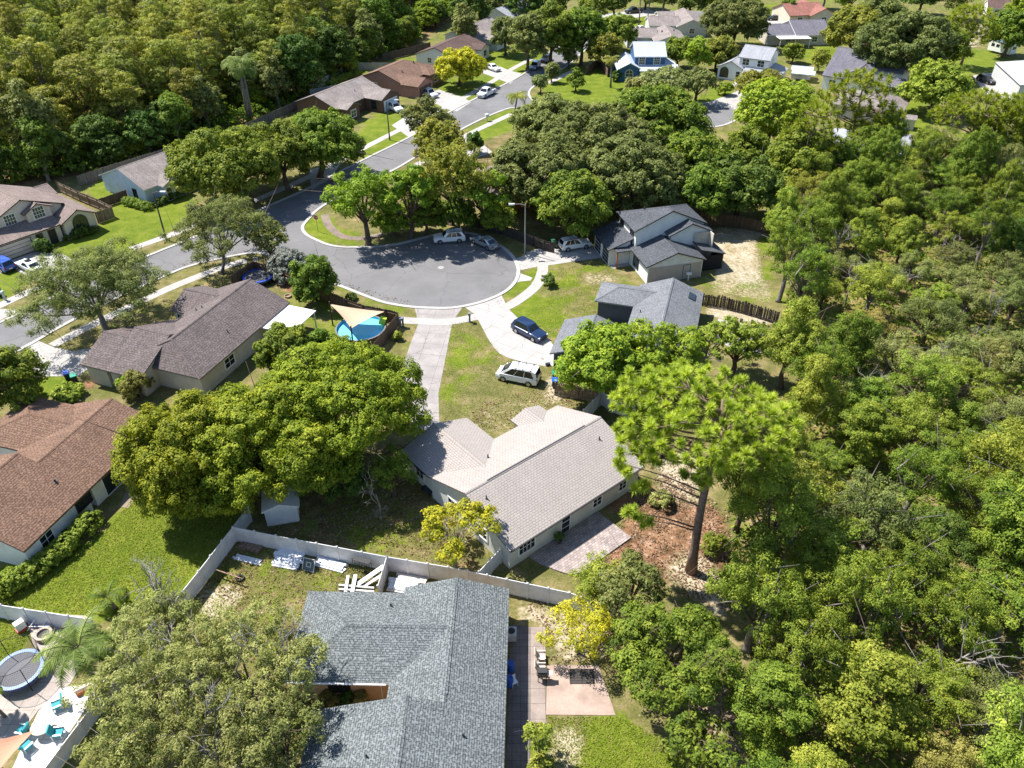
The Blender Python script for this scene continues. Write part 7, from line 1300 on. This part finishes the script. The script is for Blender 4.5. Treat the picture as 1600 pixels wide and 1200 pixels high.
for x, y, k, rz, s_, hz in cyps[:290]: put(PO['cyp'][k][0], PO['cyp'][k][1], 'yellow-olive feathery cypress standing in the upper left wood', x, y, rz, s_, s_ * hz, 'cypress_tree', 'tree', 'cypresses of the upper left wood')
if len(cyps) > 290:                     # the farthest rows, one object
    VV, FF, LL, n0 = [], [], [], 0; src = []
    for cm, tm, R, H in PO['cyp']:
        v = np.empty(len(cm.vertices) * 3, np.float32); cm.vertices.foreach_get('co', v); l = np.empty(len(cm.polygons), np.float32); cm.attributes['lv'].data.foreach_get('value', l); src.append((v.reshape(-1, 3), l))
    for x, y, k, rz, s_, hz in cyps[290:]:
        v, l = src[k]; pick = np.arange(len(l))[::2]; q = v.reshape(-1, 4, 3)[pick].reshape(-1, 3); c_, sn = math.cos(rz) * s_, math.sin(rz) * s_; q = np.stack([q[:, 0] * c_ - q[:, 1] * sn + x, q[:, 0] * sn + q[:, 1] * c_ + y, q[:, 2] * s_ * hz], 1); VV.append(q); LL.append(l[pick])
    VV = np.concatenate(VV); o = bpy.data.objects.new('far_wood', leaf_mesh('far_wood', VV, np.arange(len(VV)).reshape(-1, 4), np.concatenate(LL), LF['cypress'])); COL.objects.link(o); tag(o, 'far rows of cypress crowns reading as one mass at the top left', 'wood', kind='stuff')
print('cypresses', len(cyps), 'edge', len(pts) - len(cyps))
ed = []
for _ in range(6000):
    i = Rl.randrange(len(edgeline) - 1); a, b = edgeline[i], edgeline[i + 1]; n = Vector((-(b - a).y, (b - a).x)).normalized(); p = a.lerp(b, Rl.random()) + n * Rl.uniform(2.2, 9)
    if abs(p.x) < .66 * p.y + 6 and (p - Vector(PALM_XY)).length > 7 and 2.0 < edist(p.x, p.y) and all((p - q).length > 4.2 for q in ed): ed.append(p)
for p in ed:
    cm, tm, R, H = PO['edge'][Rl.randrange(4)]; s_ = Rl.uniform(.45, .8); put(cm, tm, 'low leafy tree behind the fences at the foot of the upper left wood', p.x, p.y, Rl.uniform(0, 6.28), s_, s_ * Rl.uniform(.7, 1.0), 'understory_tree', 'tree', 'low trees at the foot of the upper left wood')
# far trees at the top edge, between the far houses
for i, (px, kk, s_) in enumerate([((930, 12), 'edge', 1), ((1080, 2), 'edge', 1), ((1040, -5), 'edge', 1.1), ((1120, -8), 'edge', 1.1), ((880, 2), 'edge', 1), ((820, 8), 'edge', 1.1), ((775, 5), 'edge', .9), ((1170, -6), 'edge', .8), ((1330, -2), 'edge', 1), ((1440, -4), 'edge', 1.1), ((1500, 2), 'edge', 1), ((1600, 8), 'edge', 1.0), ((1235, 3), 'edge', .55), ((960, 2), 'edge', .9), ((1290, -12), 'edge', 1), ((1010, -12), 'edge', 1.1), ((1560, -12), 'edge', 1.0), ((735, 22), 'edge', 1.1), ((722, 45), 'edge', .9)]):
    cm, tm, R, H = PO[kk][i % 4]; x, y = G(px[0], px[1], 5); put(cm, tm, 'far leafy tree among the houses at the top edge of the view', x, y, i * 1.3, s_, s_ * .85, 'far_tree', 'tree', 'far trees along the top edge')
# undergrowth: leaves no one could count on the floor of the woods
def undergrowth(name, label, polys, n, seed, hmax, leaf, size):
    rng = np.random.default_rng(seed); P = []
    for pl in polys:
        pw = W(pl); pw = np.array(pw); x0, y0 = pw.min(0); x1, y1 = pw.max(0); c = np.stack([rng.uniform(x0, x1, n), rng.uniform(y0, y1, n)], 1); r = np.zeros(n, bool)
        for i in range(len(pw)):
            (ax, ay), (bx, by) = pw[i], pw[(i + 1) % len(pw)]
            if ay == by: continue
            r ^= ((ay > c[:, 1]) != (by > c[:, 1])) & (c[:, 0] < (bx - ax) * (c[:, 1] - ay) / (by - ay) + ax)
        P.append(c[r & (np.abs(c[:, 0]) < c[:, 1] * .72 + 12)])
    P = np.concatenate(P); hgt = hmax * np.clip(.5 + .5 * np.sin(P[:, 0] * 1.1 + np.sin(P[:, 1] * .7) * 2) * np.cos(P[:, 1] * .9 + np.sin(P[:, 0] * .5)), .05, 1); C = np.concatenate([P, (hgt * rng.uniform(.2, 1, len(P)) ** .5)[:, None]], 1); NO = rng.normal(size=C.shape) * .7 + [0, 0, .8]; s_ = size * rng.uniform(.6, 1.4, len(C)); V, F = leaf_quads(C, NO, s_ * 1.3, s_ * .8, rng); o = bpy.data.objects.new(name, leaf_mesh(name, V, F, rng.normal(.45, .2, len(C)), LF[leaf])); COL.objects.link(o); tag(o, label, 'undergrowth', kind='stuff')
undergrowth('undergrowth', 'tangled low undergrowth on the floor of the right-hand wood', [RW], 90000, 1, 2.0, 'broad', .34); undergrowth('undergrowth', 'shaded undergrowth along the upper left wood behind the fences', [[(-260, 358), (0, 296), (120, 278), (262, 236), (385, 198), (488, 150), (590, 96), (660, 64), (640, 20), (560, 20), (400, 60), (200, 100), (0, 130), (-200, 150)]], 260000, 2, 3.4, 'broad', .46)

# grass blades and fallen leaves on the near ground
def litter(name, label, cat, polys, dens, seed, mat, ln, wd, hgt, up, clumpy=0.0):
    rng = np.random.default_rng(seed); P = []
    for pl, k in polys:
        pw = np.array(W(pl)); x0, y0 = pw.min(0); x1, y1 = pw.max(0); n = int((x1 - x0) * (y1 - y0) * dens * k); c = np.stack([rng.uniform(x0, x1, n), rng.uniform(y0, y1, n)], 1); r = np.zeros(n, bool)
        for i in range(len(pw)):
            (ax, ay), (bx, by) = pw[i], pw[(i + 1) % len(pw)]
            if ay == by: continue
            r ^= ((ay > c[:, 1]) != (by > c[:, 1])) & (c[:, 0] < (bx - ax) * (c[:, 1] - ay) / (by - ay) + ax)
        if clumpy: r &= (np.sin(c[:, 0] * 2.1 + np.sin(c[:, 1] * 1.3) * 2) * np.sin(c[:, 1] * 1.9 + np.sin(c[:, 0] * .8) * 2) + rng.normal(0, .5, n)) > clumpy - .5
        P.append(c[r])
    P = np.concatenate(P); n = len(P); C = np.concatenate([P, rng.uniform(.02, hgt, (n, 1))], 1); NO = rng.normal(size=(n, 3)) + [0, 0, up]; s_ = rng.uniform(.6, 1.4, n); V, F = leaf_quads(C, NO, ln * s_, wd * s_, rng); o = bpy.data.objects.new(name, leaf_mesh(name, V, F, rng.normal(.5, .2, n), mat)); COL.objects.link(o); tag(o, label, cat, kind='stuff')
LAWN_N = [([(150, 850), (210, 775), (330, 760), (370, 815), (250, 955), (140, 962), (-60, 940), (-40, 900)], 1.0), ([(704, 508), (742, 495), (760, 528), (792, 560), (870, 578), (915, 610), (915, 635), (870, 640), (780, 676), (692, 658), (690, 600)], .2), ([(855, 1120), (970, 1120), (1080, 1180), (1080, 1230), (858, 1220)], 1.0), ([(822, 492), (852, 468), (866, 440), (870, 420), (940, 408), (957, 422), (935, 490), (885, 500), (868, 538), (848, 512)], .25), ([(366, 850), (430, 855), (600, 880), (590, 925), (480, 930), (300, 960)], .5), ([(-50, 960), (35, 965), (42, 1000), (10, 1050), (-50, 1050)], 1.0), ([(500, 800), (560, 770), (680, 800), (690, 860), (560, 850)], .6)]
litter('grass_blades', 'short sunlit grass blades on the nearer lawns', 'grass', LAWN_N, 130, 11, leafmat('grass_blade', (0.055, 0.078, 0.008), (0.115, 0.14, 0.014), (0.25, 0.225, 0.075), .35, .0, 1.5), .15, .05, .06, 1.6)
litter('fallen_leaves', 'tan fallen leaves scattered over bare ground and dry lawns', 'leaf litter', [([(900, 880), (960, 830), (1000, 760), (1050, 740), (1140, 800), (1150, 960), (1060, 930), (960, 890)], 1.0), ([(1010, 720), (1080, 690), (1120, 740), (1080, 790), (1030, 770)], .6), ([(750, 630), (870, 600), (920, 640), (860, 650), (780, 676), (720, 665)], .35), ([(385, 800), (420, 740), (650, 690), (730, 800), (745, 890), (600, 865), (420, 835)], .7), ([(366, 850), (600, 880), (590, 925), (480, 930), (480, 1120), (100, 1250), (290, 930)], .4), ([(800, 930), (960, 965), (960, 1038), (856, 1035), (852, 980)], .5), ([(1060, 1080), (1200, 1040), (1220, 1160), (1150, 1250), (1080, 1190)], .8), ([(575, 389), (640, 384), (735, 367), (784, 389), (770, 400), (700, 380), (600, 396)], .25), ([(121, 495), (255, 431), (310, 411), (300, 404), (250, 424), (115, 488)], .2), ([(640, 480), (576, 464), (519, 441), (530, 438), (580, 455), (642, 471)], .15)], 60, 12, leafmat('fallen_leaf', (0.07, 0.04, 0.02), (0.22, 0.13, 0.075), (0.5, 0.38, 0.27), .1, .0, 1.0), .2, .12, .04, 1.6, .25)
for lab, px, r, H, l in (('small scrub bush at the left of the pine trunk', (985, 872), 15, .9, 'oak'), ('dry scrub bush behind the pine trunk', (1035, 780), 18, 1.2, 'brush'), ('green scrub bush at the right of the pine trunk', (1118, 850), 20, 1.6, 'broad'), ('low scrub bush by the far corner of the beige roof', (1005, 700), 16, 1.2, 'oak'), ('low yellow-green bush at the near corner of the paver patio', (930, 905), 22, 1.2, 'lime')):
    hero(lab, px, r, H, 'bush', l, par=dict(leaf=.16, clump=.28, fill=0), name='shrub', cat='shrub')
